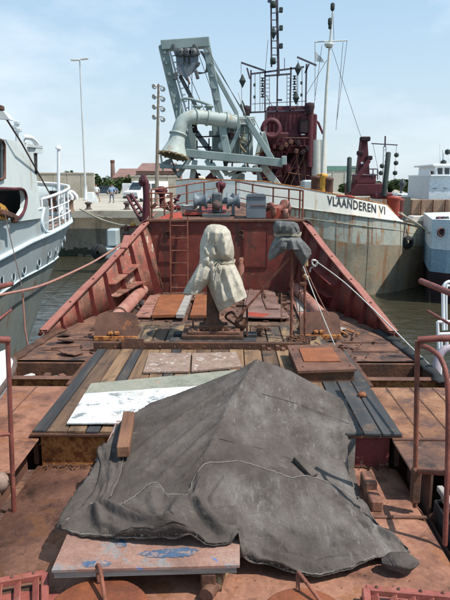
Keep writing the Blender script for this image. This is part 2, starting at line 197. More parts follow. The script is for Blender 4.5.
def crumple(m, scales, strength):   # sharp creases in the cloth
    n = m.node_tree; ns = n.nodes; b = ns['Principled BSDF']; prev = b.inputs['Normal'].links[0].from_socket
    t = ns.new('ShaderNodeTexCoord')
    for sc_, st_, stt in scales:
        q = ns.new('ShaderNodeMapping'); q.inputs['Scale'].default_value = st_; q.inputs['Rotation'].default_value = (0, 0, .5); x = ns.new('ShaderNodeTexNoise'); x.inputs['Scale'].default_value = sc_; x.inputs['Detail'].default_value = 3; x.inputs['Distortion'].default_value = .8
        lnk(n, t.outputs['Object'], q.inputs[0]); lnk(n, q.outputs[0], x.inputs[0])
        s1 = ns.new('ShaderNodeMath'); s1.operation = 'SUBTRACT'; s1.inputs[1].default_value = .5; lnk(n, x.outputs[0], s1.inputs[0])
        s2 = ns.new('ShaderNodeMath'); s2.operation = 'ABSOLUTE'; lnk(n, s1.outputs[0], s2.inputs[0])
        s3 = ns.new('ShaderNodeMath'); s3.operation = 'SQRT'; lnk(n, s2.outputs[0], s3.inputs[0])
        bu = ns.new('ShaderNodeBump'); bu.inputs['Strength'].default_value = strength * stt; bu.inputs['Distance'].default_value = .03; lnk(n, s3.outputs[0], bu.inputs['Height']); lnk(n, prev, bu.inputs['Normal']); prev = bu.outputs[0]
    lnk(n, prev, b.inputs['Normal'])
crumple(MATS['tarp_brown'], [(2.2, (1, .6, 1), 1.2), (6, (1, .6, 1), .7), (15, (1, .6, 1), .4)], .38)
crumple(MATS['canvas_white'], [(5, (1, 1, .5), 1), (14, (1, 1, .4), .5)], .55); crumple(MATS['canvas_grey'], [(8, (1, 1, .5), 1)], .4)
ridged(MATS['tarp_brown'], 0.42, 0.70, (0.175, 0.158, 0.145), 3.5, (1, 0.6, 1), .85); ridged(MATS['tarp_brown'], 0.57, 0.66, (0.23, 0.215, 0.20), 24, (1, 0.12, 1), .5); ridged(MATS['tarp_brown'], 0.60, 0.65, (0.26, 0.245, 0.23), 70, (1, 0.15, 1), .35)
# water
m = bpy.data.materials.new('water'); m.use_nodes = True; n = m.node_tree; ns = n.nodes; b = ns['Principled BSDF']; MATS['water'] = m
b.inputs['Base Color'].default_value = (0.042, 0.037, 0.023, 1); b.inputs['Roughness'].default_value = 0.06; b.inputs['IOR'].default_value = 1.33
t = ns.new('ShaderNodeTexCoord'); q = ns.new('ShaderNodeMapping'); q.inputs['Scale'].default_value = (1, 1.9, 1)
x = ns.new('ShaderNodeTexNoise'); x.inputs['Scale'].default_value = 1.1; x.inputs['Detail'].default_value = 4; x.inputs['Roughness'].default_value = 0.5; x.inputs['Distortion'].default_value = 0.6
bu = ns.new('ShaderNodeBump'); bu.inputs['Strength'].default_value = 0.55; bu.inputs['Distance'].default_value = 0.12
lnk(n, t.outputs['Object'], q.inputs[0]); lnk(n, q.outputs[0], x.inputs[0]); lnk(n, x.outputs[0], bu.inputs['Height']); lnk(n, bu.outputs[0], b.inputs['Normal'])
# ------------------------------------------------------------------ object helpers
def tag(o, label=None, cat=None, group=None, kind=None):
    if label: o['label'] = label
    if cat: o['category'] = cat
    if group: o['group'] = group
    if kind: o['kind'] = kind
    return o
def thing(name, label, cat, loc, group=None):
    o = bpy.data.objects.new(name, None); COL.objects.link(o); o.location = loc; o.empty_display_size = 0.2
    return tag(o, label, cat, group)
def wloc(o):
    v = Vector((0, 0, 0))
    while o is not None: v += Vector(o.location); o = o.parent
    return v
def V3(p): return Vector(p)
class MB:
    """collects shapes given in world coordinates and links them as one mesh object"""
    def __init__(s): s.v = []; s.f = []; s.sm = []; s.mi = []; s.cm = 0
    def add(s, vs, fs, smooth=False):
        k = len(s.v); s.v += [tuple(p) for p in vs]; s.f += [tuple(i + k for i in f) for f in fs]; s.sm += [smooth] * len(fs); s.mi += [s.cm] * len(fs); return s
    def box(s, c, size, rot=None, bev=0.0):
        hx, hy, hz = [q / 2 for q in size]; c = V3(c); M = rot or Matrix.Identity(3)
        if not bev:
            pts = [c + M @ Vector((x * hx, y * hy, z * hz)) for x in (-1, 1) for y in (-1, 1) for z in (-1, 1)]
            return s.add(pts, [(0, 1, 3, 2), (4, 6, 7, 5), (0, 4, 5, 1), (2, 3, 7, 6), (0, 2, 6, 4), (1, 5, 7, 3)])
        b = min(bev, hx * .9, hy * .9, hz * .9); pts = []; idx = {}
        for x in (-1, 1):
            for y in (-1, 1):
                for z in (-1, 1):
                    for a in range(3):
                        p = [x * hx, y * hy, z * hz]
                        for q in range(3):
                            if q != a: p[q] -= (x, y, z)[q] * b
                        idx[(x, y, z, a)] = len(pts); pts.append(c + M @ Vector(p))
        fs = []
        for a in range(3):
            o1, o2 = [q for q in range(3) if q != a]
            for sg in (-1, 1):
                quad = []
                for (u, v) in ((-1, -1), (1, -1), (1, 1), (-1, 1)):
                    t = [0, 0, 0]; t[a] = sg; t[o1] = u; t[o2] = v; quad.append(idx[(*t, a)])
                fs.append(tuple(quad))
        for a in range(3):
            o1, o2 = [q for q in range(3) if q != a]
            for u in (-1, 1):
                for v in (-1, 1):
                    t0 = [0, 0, 0]; t0[o1] = u; t0[o2] = v; t1 = list(t0); t0[a] = -1; t1[a] = 1
                    fs.append((idx[(*t0, o1)], idx[(*t1, o1)], idx[(*t1, o2)], idx[(*t0, o2)]))
        for x in (-1, 1):
            for y in (-1, 1):
                for z in (-1, 1): fs.append((idx[(x, y, z, 0)], idx[(x, y, z, 1)], idx[(x, y, z, 2)]))
        return s.add(pts, fs)
    def box2(s, a, b, bev=0.0):
        a = V3(a); b = V3(b); return s.box((a + b) / 2, [abs(q) for q in (b - a)], None, bev)
    def beam(s, a, b, w, h, up=(0, 0, 1), bev=0.0):
        a = V3(a); b = V3(b); d = (b - a); l = d.length; d.normalize(); u = V3(up)
        if abs(d.dot(u)) > 0.98: u = Vector((0, 1, 0))
        x = d.cross(u).normalized(); z = x.cross(d).normalized()
        return s.box((a + b) / 2, (w, l, h), Matrix((x, d, z)).transposed(), bev)
    def tube(s, pts, r, n=8, cap=True, smooth=True):
        pts = [V3(p) for p in pts]; rs = r if isinstance(r, (list, tuple)) else [r] * len(pts)
        vs = []; fs = []; ref = None
        for i, p in enumerate(pts):
            d = (pts[min(i + 1, len(pts) - 1)] - pts[max(i - 1, 0)]).normalized()
            if ref is None:
                ref = Vector((0, 0, 1)) if abs(d.z) < 0.9 else Vector((1, 0, 0))
            x = d.cross(ref).normalized(); y = x.cross(d).normalized(); ref = y
            for k in range(n):
                a = 2 * math.pi * k / n; vs.append(p + (x * math.cos(a) + y * math.sin(a)) * rs[i])
        for i in range(len(pts) - 1):
            for k in range(n):
                fs.append((i * n + k, i * n + (k + 1) % n, (i + 1) * n + (k + 1) % n, (i + 1) * n + k))
        s.add(vs, fs, smooth)
        if cap:
            s.add([vs[k] for k in range(n)], [tuple(range(n))]); s.add([vs[-n + k] for k in range(n)], [tuple(reversed(range(n)))])
        return s
    def lathe(s, o, ax, prof, n=20, smooth=True):
        """prof: list of (distance along axis, radius)"""
        o = V3(o); ax = V3(ax).normalized(); ref = Vector((0, 0, 1)) if abs(ax.z) < 0.9 else Vector((1, 0, 0))
        x = ax.cross(ref).normalized(); y = x.cross(ax).normalized(); vs = []; fs = []
        for (t, r) in prof:
            for k in range(n):
                a = 2 * math.pi * k / n; vs.append(o + ax * t + (x * math.cos(a) + y * math.sin(a)) * r)
        for i in range(len(prof) - 1):
            for k in range(n): fs.append((i * n + k, i * n + (k + 1) % n, (i + 1) * n + (k + 1) % n, (i + 1) * n + k))
        return s.add(vs, fs, smooth)
    def prism(s, pts, off):
        """closed outline (3D points) extruded by the vector off"""
        n = len(pts); off = V3(off); a = [V3(p) for p in pts]; b = [p + off for p in a]
        fs = [tuple(range(n)), tuple(reversed(range(n, 2 * n)))] + [(i, (i + 1) % n, n + (i + 1) % n, n + i) for i in range(n)]
        return s.add(a + b, fs)
    def grid(s, rows, smooth=True, close=False):
        nr = len(rows); nc = len(rows[0]); vs = [p for r in rows for p in r]; fs = []
        for i in range(nr - 1):
            for j in range(nc - (0 if close else 1)):
                k = (j + 1) % nc; fs.append((i * nc + j, i * nc + k, (i + 1) * nc + k, (i + 1) * nc + j))
        return s.add(vs, fs, smooth)
    def build(s, name, mats, parent=None, label=None, recalc=True, solid=0.0, loc=None):
        o0 = wloc(parent) if parent else (V3(loc) if loc is not None else Vector((0, 0, 0)))
        me = bpy.data.meshes.new(name); me.from_pydata([tuple(V3(p) - o0) for p in s.v], [], s.f)
        me.polygons.foreach_set('use_smooth', s.sm)
        mats = mats if isinstance(mats, (list, tuple)) else [mats]
        for m in mats: me.materials.append(MATS[m])
        if len(mats) > 1: me.polygons.foreach_set('material_index', s.mi)
        if recalc:
            bm = bmesh.new(); bm.from_mesh(me); bmesh.ops.remove_doubles(bm, verts=bm.verts, dist=1e-5) if recalc == 2 else None
            bmesh.ops.recalc_face_normals(bm, faces=bm.faces); bm.to_mesh(me); bm.free()
        o = bpy.data.objects.new(name, me); COL.objects.link(o)
        if parent: o.parent = parent
        elif loc is not None: o.location = loc
        if solid:
            md = o.modifiers.new('solid', 'SOLIDIFY'); md.thickness = solid; md.offset = 0
        if label: o['label'] = label
        return o
def children(o): return [c for c in bpy.data.objects if c.parent == o]
def copy_tree(o, parent=None, label=None):
    c = o.copy(); COL.objects.link(c)
    if parent: c.parent = parent
    if label: c['label'] = label
    for ch in children(o): copy_tree(ch, c)
    return c
def smoothcurve(pts, n=6):
    pts = [V3(p) for p in pts]; out = []
    for i in range(len(pts) - 1):
        p0 = pts[max(i - 1, 0)]; p1 = pts[i]; p2 = pts[i + 1]; p3 = pts[min(i + 2, len(pts) - 1)]
        for k in range(n):
            t = k / n; out.append(0.5 * ((2 * p1) + (p2 - p0) * t + (2 * p0 - 5 * p1 + 4 * p2 - p3) * t * t + (3 * p1 - p0 - 3 * p2 + p3) * t ** 3))
    out.append(pts[-1]); return out
def sag(a, b, s, n=14):
    a = V3(a); b = V3(b); return [a.lerp(b, t / n) - Vector((0, 0, s * 4 * (t / n) * (1 - t / n))) for t in range(n + 1)]
def lerp(a, b, t): return a + (b - a) * t
def interp(tab, x):
    if x <= tab[0][0]: return tab[0][1]
    for (a, va), (b, vb) in zip(tab, tab[1:]):
        if x <= b: return va + (vb - va) * (x - a) / (b - a)
    return tab[-1][1]
def rope(name, pts, r, m, label, cat='rope', group=None, n=6):
    pts = [V3(p) for p in pts]; o = MB().tube(pts, r, n).build(name, m, loc=pts[0]); return tag(o, label, cat, group)
# ================================================================== SETTING
tag(MB().add([(-700, -60, 0), (700, -60, 0), (700, 1500, 0), (-700, 1500, 0)], [(0, 1, 2, 3)]).build('water', 'water', recalc=False), kind='structure')
QZ = 3.25
tag(MB().add([(-90, 41.2, QZ), (4, 43.0, QZ), (60, 62, QZ), (900, 66, QZ), (3000, 4000, QZ), (-3000, 4000, QZ), (-900, 41, QZ)], [(0, 1, 2, 3, 4, 5, 6)]).build('ground', 'ground_sand', recalc=False), kind='structure')
# quay: paved strip on top, wall face with piers
qy = lambda x: 41.2 + (x + 90) * 1.8 / 94
qp = tag(MB().prism([(-89.5, qy(-89.5) - .12, QZ - .5), (3.6, qy(3.6) - .12, QZ - .5), (3.6, qy(3.6) + 30, QZ - .5), (-89.5, qy(-89.5) + 30, QZ - .5)], (0, 0, .504)).build('quay', 'concrete'), kind='structure')
qw = MB()
qw.box2((-89, qy(-40) + .05, -2), (3.5, qy(3.5) + 1.5, QZ - .505)).build('quay_face', 'quay_wall', qp)
for i in range(26):
    x = -28 + i * 1.22
    MB().box2((x, qy(x) - .45, -.6), (x + 1.16, qy(x) + .6, QZ - .52), .03).build('wall_panel', 'quay_wall', qp)
cop = MB().box2((-89, 41.0, QZ - .5), (3.4, 41.9, QZ + .03), .03).build('coping', 'concrete', qp)
wd = MB()
for i in range(260):
    x = random.uniform(-26, 2); wd.box((x, qy(x) - .47, random.uniform(0, .4)), (random.uniform(.2, .6), .1, random.uniform(.1, .5)), Matrix.Rotation(random.uniform(-.4, .4), 3, 'Y'))
tag(wd.build('weed_line', 'weed', qp), kind='stuff')
# grey mooring caisson at the foot of the quay
t = thing('mooring_block', 'pale grey concrete mooring block at the foot of the quay wall', 'mooring block', Q(112, 258, 38.6))
MB().box2(Q(101, 259, 38.4), Q(126, 245, 40.6) , .06).build('base', 'hull_blue', t)
MB().box2(Q(107, 246, 38.8), Q(120, 228, 40.0), .08).build('post', 'hull_blue', t)
t = tag(MB().lathe(Q(99, 252, 38.2), (0, 1, 0), [(-.25, .12), (-.2, .42), (0, .55), (.2, .42), (.25, .12)], 18).build('tyre_fender', 'rubber', loc=Q(99, 252, 38.2)), 'black rubber tyre fender hanging on the quay wall beside the grey block', 'fender')
MB().prism([(4.05, 43.2, -2), (60, 62.2, -2), (900, 66.2, -2), (900, 72, -2), (60, 68, -2), (4.05, 50, -2)], (0, 0, QZ + 1.99)).build('quay_face', 'quay_wall', qp)
# ---- concrete yard walls
def wall(pxa, pxb, y, top, label, n):
    t = thing('concrete_wall', label, 'wall', (Q(pxa, 190, y).x, y, QZ), 'concrete walls of the yard behind the quay')
    a = Q(pxa, top, y); b = Q(pxb, top, y); wdt = (b.x - a.x) / n
    for i in range(n):
        MB().box2((a.x + i * wdt + .02, y, QZ - .1), (a.x + (i + 1) * wdt - .02, y + .35, a.z), .03).build('panel', 'concrete', t)
    MB().box2((a.x, y - .06, a.z), (b.x, y + .41, a.z + .18), .03).build('cap', 'concrete', t)
wall(-30, 94, 76, 174, 'long beige concrete wall behind the bow of the pale blue ship', 9)
wall(131, 179, 72, 177, 'short beige concrete wall behind the white van', 4)
# ---- factory sheds and chimney
def shed(name, label, cat, x0, x1, y, h, wm, rm, ridge, depth=14, win=0):
    t = thing(name, label, cat, ((x0 + x1) / 2, y, QZ))
    MB().box2((x0, y, QZ), (x1, y + depth, QZ + h)).build('wall', wm, t)
    r = MB(); n = max(1, int((x1 - x0) / 16)); s = (x1 - x0) / n
    for i in range(n):
        a = x0 + i * s; e0, e1 = V3((a - .2, y - .6, QZ + h + .01)), V3((a + s - .05, y - .6, QZ + h + .01)); q0, q1 = V3((a + .8, y + depth / 2, QZ + h + ridge)), V3((a + s - 1, y + depth / 2, QZ + h + ridge)); dd = V3((0, depth + 1.2, 0))
        r.add([e0, e1, q1, q0, e0 + dd, e1 + dd], [(0, 1, 2, 3), (4, 5, 2, 3), (0, 3, 4), (1, 2, 5)])
    r.build('roof', rm, t)
    for i in range(win):
        x = x0 + (i + .5) * (x1 - x0) / win
        wn = MB().box2((x - 1, y - .08, QZ + h * .35), (x + 1, y + .02, QZ + h * .8)).build('window', 'glass_dark', t)
        f = MB(); f.box2((x - 1.1, y - .12, QZ + h * .35 - .1), (x + 1.1, y - .02, QZ + h * .35)); f.box2((x - .04, y - .13, QZ + h * .35), (x + .04, y - .085, QZ + h * .8)); f.build('frame', 'shed_cream', wn)
a = Q(101, 170, 190); b = Q(137, 170, 190)
shed('factory_hall', 'low red brick hall with red roof beside the brick chimney', 'building', Q(113, 170, 190).x, Q(137, 170, 190).x, 190, 3.3, 'brick_red', 'roof_red', 3.0, win=6)
shed('factory_hall', 'taller red brick hall behind the right yard wall', 'building', Q(136, 170, 170).x, Q(178, 170, 170).x, 170, 5.0, 'brick_red', 'roof_red', 2.4, win=8)
c = Q(113.5, 190, 196)
t = thing('factory_chimney', 'brown brick factory chimney rising over the bushes', 'chimney', (c.x, c.y, QZ))
zt = Q(113.5, 160, 196).z
MB().lathe((c.x, c.y, QZ), (0, 0, 1), [(0, .95), (zt - QZ - 1, .62)], 14).build('stack', 'brick_red', t)
MB().lathe((c.x, c.y, zt - 1), (0, 0, 1), [(0, .62), (.2, .72), (.8, .72), (1, .6), (1, .3)], 14).build('cap', 'rust_brown', t)
a = Q(322, 168, 120); b = Q(352, 168, 120)
t = thing('warehouse', 'pale warehouse with a green band behind the dredger mast', 'building', (a.x, 120, QZ))
MB().box2((a.x - 6, 120, QZ), (b.x + 2, 140, Q(330, 171, 120).z)).build('wall', 'shed_cream', t)
MB().box2((a.x - 6, 119.9, Q(330, 170.9, 120).z), (b.x + 2, 141, Q(330, 166, 120).z)).build('roof_band', 'shed_green', t)
for i in range(6):
    x = a.x - 5 + i * 2.4
    MB().box2((x, 119.86, QZ), (x + .12, 119.98, Q(330, 171.2, 120).z)).build('seam', 'galv', t)
# ---- foliage
def crown(mb, c, rad, n, leaf, seed):
    rnd = random.Random(seed); c = V3(c); blobs = []
    for i in range(9):
        d = Vector((rnd.gauss(0, 1), rnd.gauss(0, 1), rnd.gauss(0, 1))).normalized()
        blobs.append((c + Vector((d.x * rad[0], d.y * rad[1], d.z * rad[2])) * rnd.uniform(.35, .75), rnd.uniform(.3, .55)))
    for i in range(n):
        bc, br = rnd.choice(blobs); d = Vector((rnd.gauss(0, 1), rnd.gauss(0, 1), rnd.gauss(0, 1))).normalized() * (rnd.random() ** .4)
        p = bc + Vector((d.x * rad[0], d.y * rad[1], d.z * rad[2])) * br
        q = Matrix.Rotation(rnd.uniform(0, 6.28), 3, 'Z') @ Matrix.Rotation(rnd.uniform(-1.2, 1.2), 3, 'X'); s = leaf * rnd.uniform(.6, 1.3)
        mb.add([p + q @ Vector(v) for v in ((-s, 0, 0), (0, -s * .5, .1 * s), (s, 0, 0), (0, s * .5, -.1 * s))], [(0, 1, 2, 3)])
def tree(name, px, y, top, wpx, label, cat, group, m, n=900, leaf=.35, ground=QZ, bush=False, low=False):
    b = Q(px, 190, y); zt = Q(px, top, y).z; h = zt - ground; wd = wpx / F * y / 2
    t = thing(name, label, cat, (b.x, y, ground), group)
    if bush:
        st = MB()
        for k in range(4): st.tube([(b.x, y, ground - .1), (b.x + random.uniform(-.5, .5) * wd, y + random.uniform(-.5, .5), ground + h * .6)], [.06, .02], 5)
        st.build('stem', 'bark', t); c = MB(); crown(c, (b.x, y, ground + h * .45), (wd, wd * .8, h * .55), n, leaf, int(px * 7)); c.build('foliage', m, t, recalc=False)
    else:
        tr = MB(); tr.tube([(b.x, y, ground - .2), (b.x + .2, y, ground + h * .4), (b.x, y, ground + h * .8)], [h * .035, h * .025, h * .01], 7)
        for k in range(6):
            a = k * 1.1; z0 = ground + h * (.3 + .07 * k); tr.tube([(b.x + .1, y, z0), (b.x + math.cos(a) * wd * .6, y + math.sin(a) * wd * .6, z0 + h * .2)], [h * .014, h * .004], 5)
        tr.build('trunk', 'bark', t); c = MB(); crown(c, (b.x, y, ground + h * (.5 if low else .62)), (wd, wd, h * (.52 if low else .40)), n, leaf, int(px * 7)); c.build('crown', m, t, recalc=False)
for i, (px, top, wp, lb) in enumerate([(98, 172, 14, 'leafy green bush at the end of the long yard wall'), (107, 175, 14, 'round green bush behind the dark blue car'), (116, 174, 14, 'broad green bush below the brick chimney'), (125, 173, 16, 'tall green bush beside the right yard wall'), (134, 175, 12, 'darker bush partly behind the right yard wall')]):
    tree('bush', px, 97 + i, top, wp, lb, 'bush', 'bushes between the yard walls', 'leaf_a' if i % 2 else 'leaf_b', 1100, .22, bush=True)
for i, (px, top, wp, lb) in enumerate([(61, 170, 7, 'small distant tree showing over the wall left of the lamp post'), (73, 170, 8, 'distant round tree over the wall beside the lamp post'), (68, 171, 6, 'tiny distant tree between two others over the wall')]):
    tree('tree', px, 150, top, wp, lb, 'tree', 'trees far behind the long wall', 'leaf_b', 700, .3)
for i, (px, top, wp, lb) in enumerate([(347, 186, 12, 'low tree beside the maroon deck crane'), (374, 183, 14, 'small dark tree behind the crane platform'), (388, 180, 16, 'broad green tree right of the black spud'), (400, 182, 14, 'medium green tree behind the small signal mast'), (411, 185, 12, 'lower green tree left of the blue ship house'), (422, 181, 16, 'tall green tree touching the white wheelhouse'), (436, 180, 16, 'green tree behind the white wheelhouse'), (452, 181, 18, 'green tree at the right edge of the view')]):
    tree('tree', px, 105 + 3 * (i % 3), top - 5.5 + (i * 7 % 3) * 1.2, wp + 9, lb, 'tree', 'trees on the far shore at right', 'leaf_b' if i % 2 else 'leaf_a', 2600, .30, low=True)
# ---- lamp post and floodlight pole
def polepx(px, y, top): return Q(px, top, y)
b = Q(86, 199, 64); tp = Q(84, 60, 64)
t = thing('street_lamp', 'tall galvanised lamp post with a twin flat head on the quay', 'lamp post', (b.x, 64, QZ))
MB().tube([(b.x, 64, QZ), (b.x, 64, tp.z)], [.11, .06], 10).build('pole', 'galv', t)
MB().lathe((b.x, 64, QZ), (0, 0, 1), [(0, .32), (.25, .32), (.3, .18), (1.6, .17)], 12).build('base', 'galv', t)
MB().box((b.x - .45, 64, tp.z), (.95, .4, .16), None, .05).build('lamp_head', 'galv', t)
MB().box((b.x + .5, 64, tp.z + .1), (.8, .4, .16), Matrix.Rotation(-.1, 3, 'Y'), .05).build('lamp_head', 'galv', t)
b = Q(156.5, 199, 60); tp = Q(158.5, 84, 60)
t = thing('floodlight_pole', 'brown floodlight pole with stacked lamps behind the suction bell', 'floodlight pole', (b.x, 60, QZ))
MB().tube([(b.x, 60, QZ), (tp.x, 60, tp.z)], [.22, .10], 8).build('pole', 'pole_brown', t)
for k in range(4):
    z = tp.z - .2 - k * .95
    for s in (-1, 1):
        h = MB().lathe((tp.x + s * .38 - .02 * k, 60 + .05, z - .25 * (s > 0)), (s * .5, -1, -.4), [(-.15, .1), (0, .26), (.14, .26)], 8).build('lamp_head', 'galv', t)
    MB().beam((tp.x - .4, 60, z), (tp.x + .4, 60, z), .08, .08).build('bracket', 'pole_brown', t)
# ---- quay clutter: white gas bottle and bollards
for (px, lb) in ((88.5, 'squat dark bollard on the quay below the lamp post'), (127, 'dark bollard at the quay edge near the van')):
    c = Q(px, 206.5, 43); tag(MB().lathe((c.x, c.y, QZ + .004), (0, 0, 1), [(0, .26), (.06, .26), (.1, .16), (.34, .15), (.4, .25), (.5, .25), (.55, .1)], 14).build('bollard', 'cable_dark', loc=(c.x, c.y, QZ)), lb, 'bollard', 'bollards on the quay')
c = Q(90.5, 200, 58)
t = thing('white_cabinet', 'small white cabinet with a slanted panel at the foot of the lamp post', 'cabinet', (c.x, 58, QZ))
MB().box2((c.x - .25, 57.8, QZ), (c.x + .35, 58.3, QZ + 1.0), .04).build('body', 'white_shell', t)
MB().prism([(c.x + .38, 57.8, QZ), (c.x + .75, 57.8, QZ), (c.x + .5, 57.8, QZ + .95)], (0, .1, 0)).build('panel', 'white_shell', t)
# ---- people
def person(px, y, foot, top, label, shirt, lean, stride, arm, bag=False):
    c = Q(px, foot, y); z0 = QZ + .004; H = 1.74
    t = thing('person', label, 'person', (c.x, y, z0), 'people walking on the quay')
    J = {'pel': (0, 0, .92), 'wai': (0, 0, 1.08), 'che': (lean * .04, 0, 1.30), 'nec': (lean * .06, 0, 1.47), 'hd': (lean * .08, 0, 1.56), 'hd2': (lean * .1, 0, 1.70)}
    E = [('pel', 'wai'), ('wai', 'che'), ('che', 'nec'), ('nec', 'hd'), ('hd', 'hd2')]; rad = {'pel': .15, 'wai': .135, 'che': .165, 'nec': .06, 'hd': .085, 'hd2': .085}
    for s, nm in ((-1, 'l'), (1, 'r')):
        st = stride * s
        J.update({'hip' + nm: (s * .1, 0, .86), 'kn' + nm: (s * .1 + st * .5, -.03, .48), 'an' + nm: (s * .09 + st, 0, .09), 'to' + nm: (s * .09 + st - .1, -.12, .03),
                  'sh' + nm: (s * .19, 0, 1.40), 'el' + nm: (s * (.24 + arm), .03, 1.13), 'wr' + nm: (s * (.22 + arm * .6), -.12, .95), 'ha' + nm: (s * .22, -.16, .86)})
        rad.update({'hip' + nm: .10, 'kn' + nm: .065, 'an' + nm: .045, 'to' + nm: .04, 'sh' + nm: .07, 'el' + nm: .048, 'wr' + nm: .035, 'ha' + nm: .035})
        E += [('pel', 'hip' + nm), ('hip' + nm, 'kn' + nm), ('kn' + nm, 'an' + nm), ('an' + nm, 'to' + nm), ('che', 'sh' + nm), ('sh' + nm, 'el' + nm), ('el' + nm, 'wr' + nm), ('wr' + nm, 'ha' + nm)]
    keys = list(J); me = bpy.data.meshes.new('body'); me.from_pydata([J[k] for k in keys], [(keys.index(a), keys.index(b)) for a, b in E], [])
    o = bpy.data.objects.new('body_src', me); COL.objects.link(o); md = o.modifiers.new('s', 'SKIN')
    for k, sv in zip(keys, me.skin_vertices[0].data): sv.radius = (rad[k], rad[k])
    me.skin_vertices[0].data[0].use_root = True
    o.modifiers.new('u', 'SUBSURF').levels = 2
    dg = bpy.context.evaluated_depsgraph_get(); dg.update(); nm = bpy.data.meshes.new_from_object(o.evaluated_get(dg)); bpy.data.objects.remove(o)
    for q in ('skin', shirt, 'trousers_blue', 'rubber'): nm.materials.append(MATS[q])
    for p in nm.polygons:
        x, yy, z = p.center; p.use_smooth = True
        p.material_index = 3 if z < .09 else 2 if (z < 1.0 and abs(x) < .2 and yy > -.09) else 1 if (1.0 <= z < 1.45 and (z > 1.16 or abs(x) < .2)) else 0
    bo = bpy.data.objects.new('body', nm); COL.objects.link(bo); bo.parent = t
    h = MB(); o0 = V3((c.x, y, z0)); h.lathe(o0 + V3((lean * .1, .015, 1.66)), (0, 0, 1), [(-.04, .10), (.03, .108), (.08, .09), (.12, .03)], 12); h.build('hair', 'hair', t)
    return t
person(97, 60, 201, 184, 'person in a white shirt and blue trousers walking near the lamp post', 'shirt_white', -.6, .22, .05)
person(112, 56.5, 202, 184, 'person in a light blue shirt with elbows out walking on the quay', 'shirt_blue', .2, .1, .14)
# ---- vehicles
def wheel(t, x, y, z, r, w=.2):
    k = MB().lathe((x, y - w / 2, z), (0, 1, 0), [(0, r * .55), (0, r * .92), (w * .15, r), (w * .85, r), (w, r * .92), (w, r * .55)], 18).build('tyre', 'rubber', t)
    MB().lathe((x, y - w / 2 - .01, z), (0, 1, 0), [(0, .03), (.02, r * .56), (w, r * .56)], 14).build('rim', 'galv', k)
c = Q(104, 196, 90)
t = thing('parked_car', 'dark blue estate car parked in front of the bushes', 'car', (c.x, 90, QZ))
pr = [(-2.1, .3), (-2.15, .75), (-1.2, .92), (-.55, 1.38), (1.2, 1.42), (2.0, .95), (2.1, .6), (2.05, .3)]
MB().prism([(c.x + a, 89.2, QZ + z) for a, z in pr], (0, 1.65, 0)).build('body', 'car_blue', t)
for (a, b_) in (((-1.05, .95), (-.1, 1.32)), ((0, .95), (.95, 1.33))):
    MB().prism([(c.x + a[0], 89.185, QZ + a[1]), (c.x + b_[0], 89.185, QZ + a[1]), (c.x + b_[0], 89.185, QZ + b_[1]), (c.x + a[0] + .5 * (a[0] < -.5), 89.185, QZ + b_[1])], (0, .01, 0)).build('window', 'glass_dark', t)
for x in (-1.35, 1.35): wheel(t, c.x + x, 89.25, QZ + .31, .31)
for x in (-2.12, 2.06): MB().box((c.x + x, 89.4, QZ + .7), (.06, .3, .14), None, .02).build('headlight' if x < 0 else 'tail_light', 'white_shell' if x < 0 else 'vivid_red', t)
# white van seen three-quarter from its front
c = Q(146, 199, 62); VA = Matrix.Rotation(R(57), 3, 'Z')
t = thing('parked_van', 'white delivery van parked on the quay behind the maroon davit', 'van', (c.x, 62, QZ))
def VW(x, y, z): return V3((c.x, 62, QZ)) + VA @ Vector((x, y, z))
pr = [(-2.3, .35), (-2.4, .95), (-1.75, 1.15), (-1.05, 1.95), (-.7, 2.05), (2.5, 2.05), (2.55, .35)]
MB().prism([VW(a, -.95, z) for a, z in pr], VW(0, .95, 0) - VW(0, -.95, 0)).build('body', 'van_white', t)
for sy in (-.962, .962):
    for q in ([(-1.30, 1.2), (-.35, 1.2), (-.35, 1.8), (-.85, 1.8)], [(-.2, 1.2), (.7, 1.2), (.7, 1.8), (-.2, 1.8)]):
        MB().add([VW(a, sy, z) for a, z in q], [(0, 1, 2, 3)]).build('side_window', 'glass_dark', t)
up_ = VA @ Vector((-.012, 0, .012))
MB().add([VW(-1.72, -.8, 1.185) + up_, VW(-1.72, .8, 1.185) + up_, VW(-1.09, .76, 1.91) + up_, VW(-1.09, -.76, 1.91) + up_], [(0, 1, 2, 3)]).build('windscreen', 'glass_dark', t)
for y in (-.7, .7): MB().box(VW(-2.38, y, .82), (.08, .34, .2), VA, .02).build('headlight', 'galv', t)
MB().box(VW(-2.40, 0, .66), (.06, .9, .16), VA, .02).build('front_grille', 'rubber', t); MB().box(VW(-2.38, 0, .42), (.16, 1.9, .2), VA, .04).build('bumper', 'rubber', t)
for x in (-1.5, 1.6):
    for y in (-.93, .78): 
        k_ = MB().lathe(VW(x, y, .34), VW(x, y + 1, .34) - VW(x, y, .34), [(0, .2), (0, .31), (.03, .34), (.17, .34), (.2, .31), (.2, .2)], 18).build('tyre', 'rubber', t)
        MB().lathe(VW(x, y - .01, .34), VW(x, y + 1, .34) - VW(x, y, .34), [(0, .03), (.02, .2), (.2, .2)], 14).build('rim', 'galv', k_)
for y in (-1.03, 1.03): MB().box(VW(-1.15, y, 1.35), (.08, .16, .28), VA, .02).build('mirror', 'rubber', t)
c = Q(127, 196, 74)
tag(MB().box((c.x, 74, QZ + .9), (1.0, .8, 1.8), None, .05).build('white_hut', 'van_white', loc=(c.x, 74, QZ)), 'small white container standing against the right yard wall', 'container')
# ================================================================== THE RUSTY BARGE WE STAND ON
ZH, ZL, ZD = 2.90, 2.53, 2.85
barge = thing('barge', 'rusty red working barge seen from its wheelhouse towards the bow', 'ship', (-.15, 9, 0))
B = barge
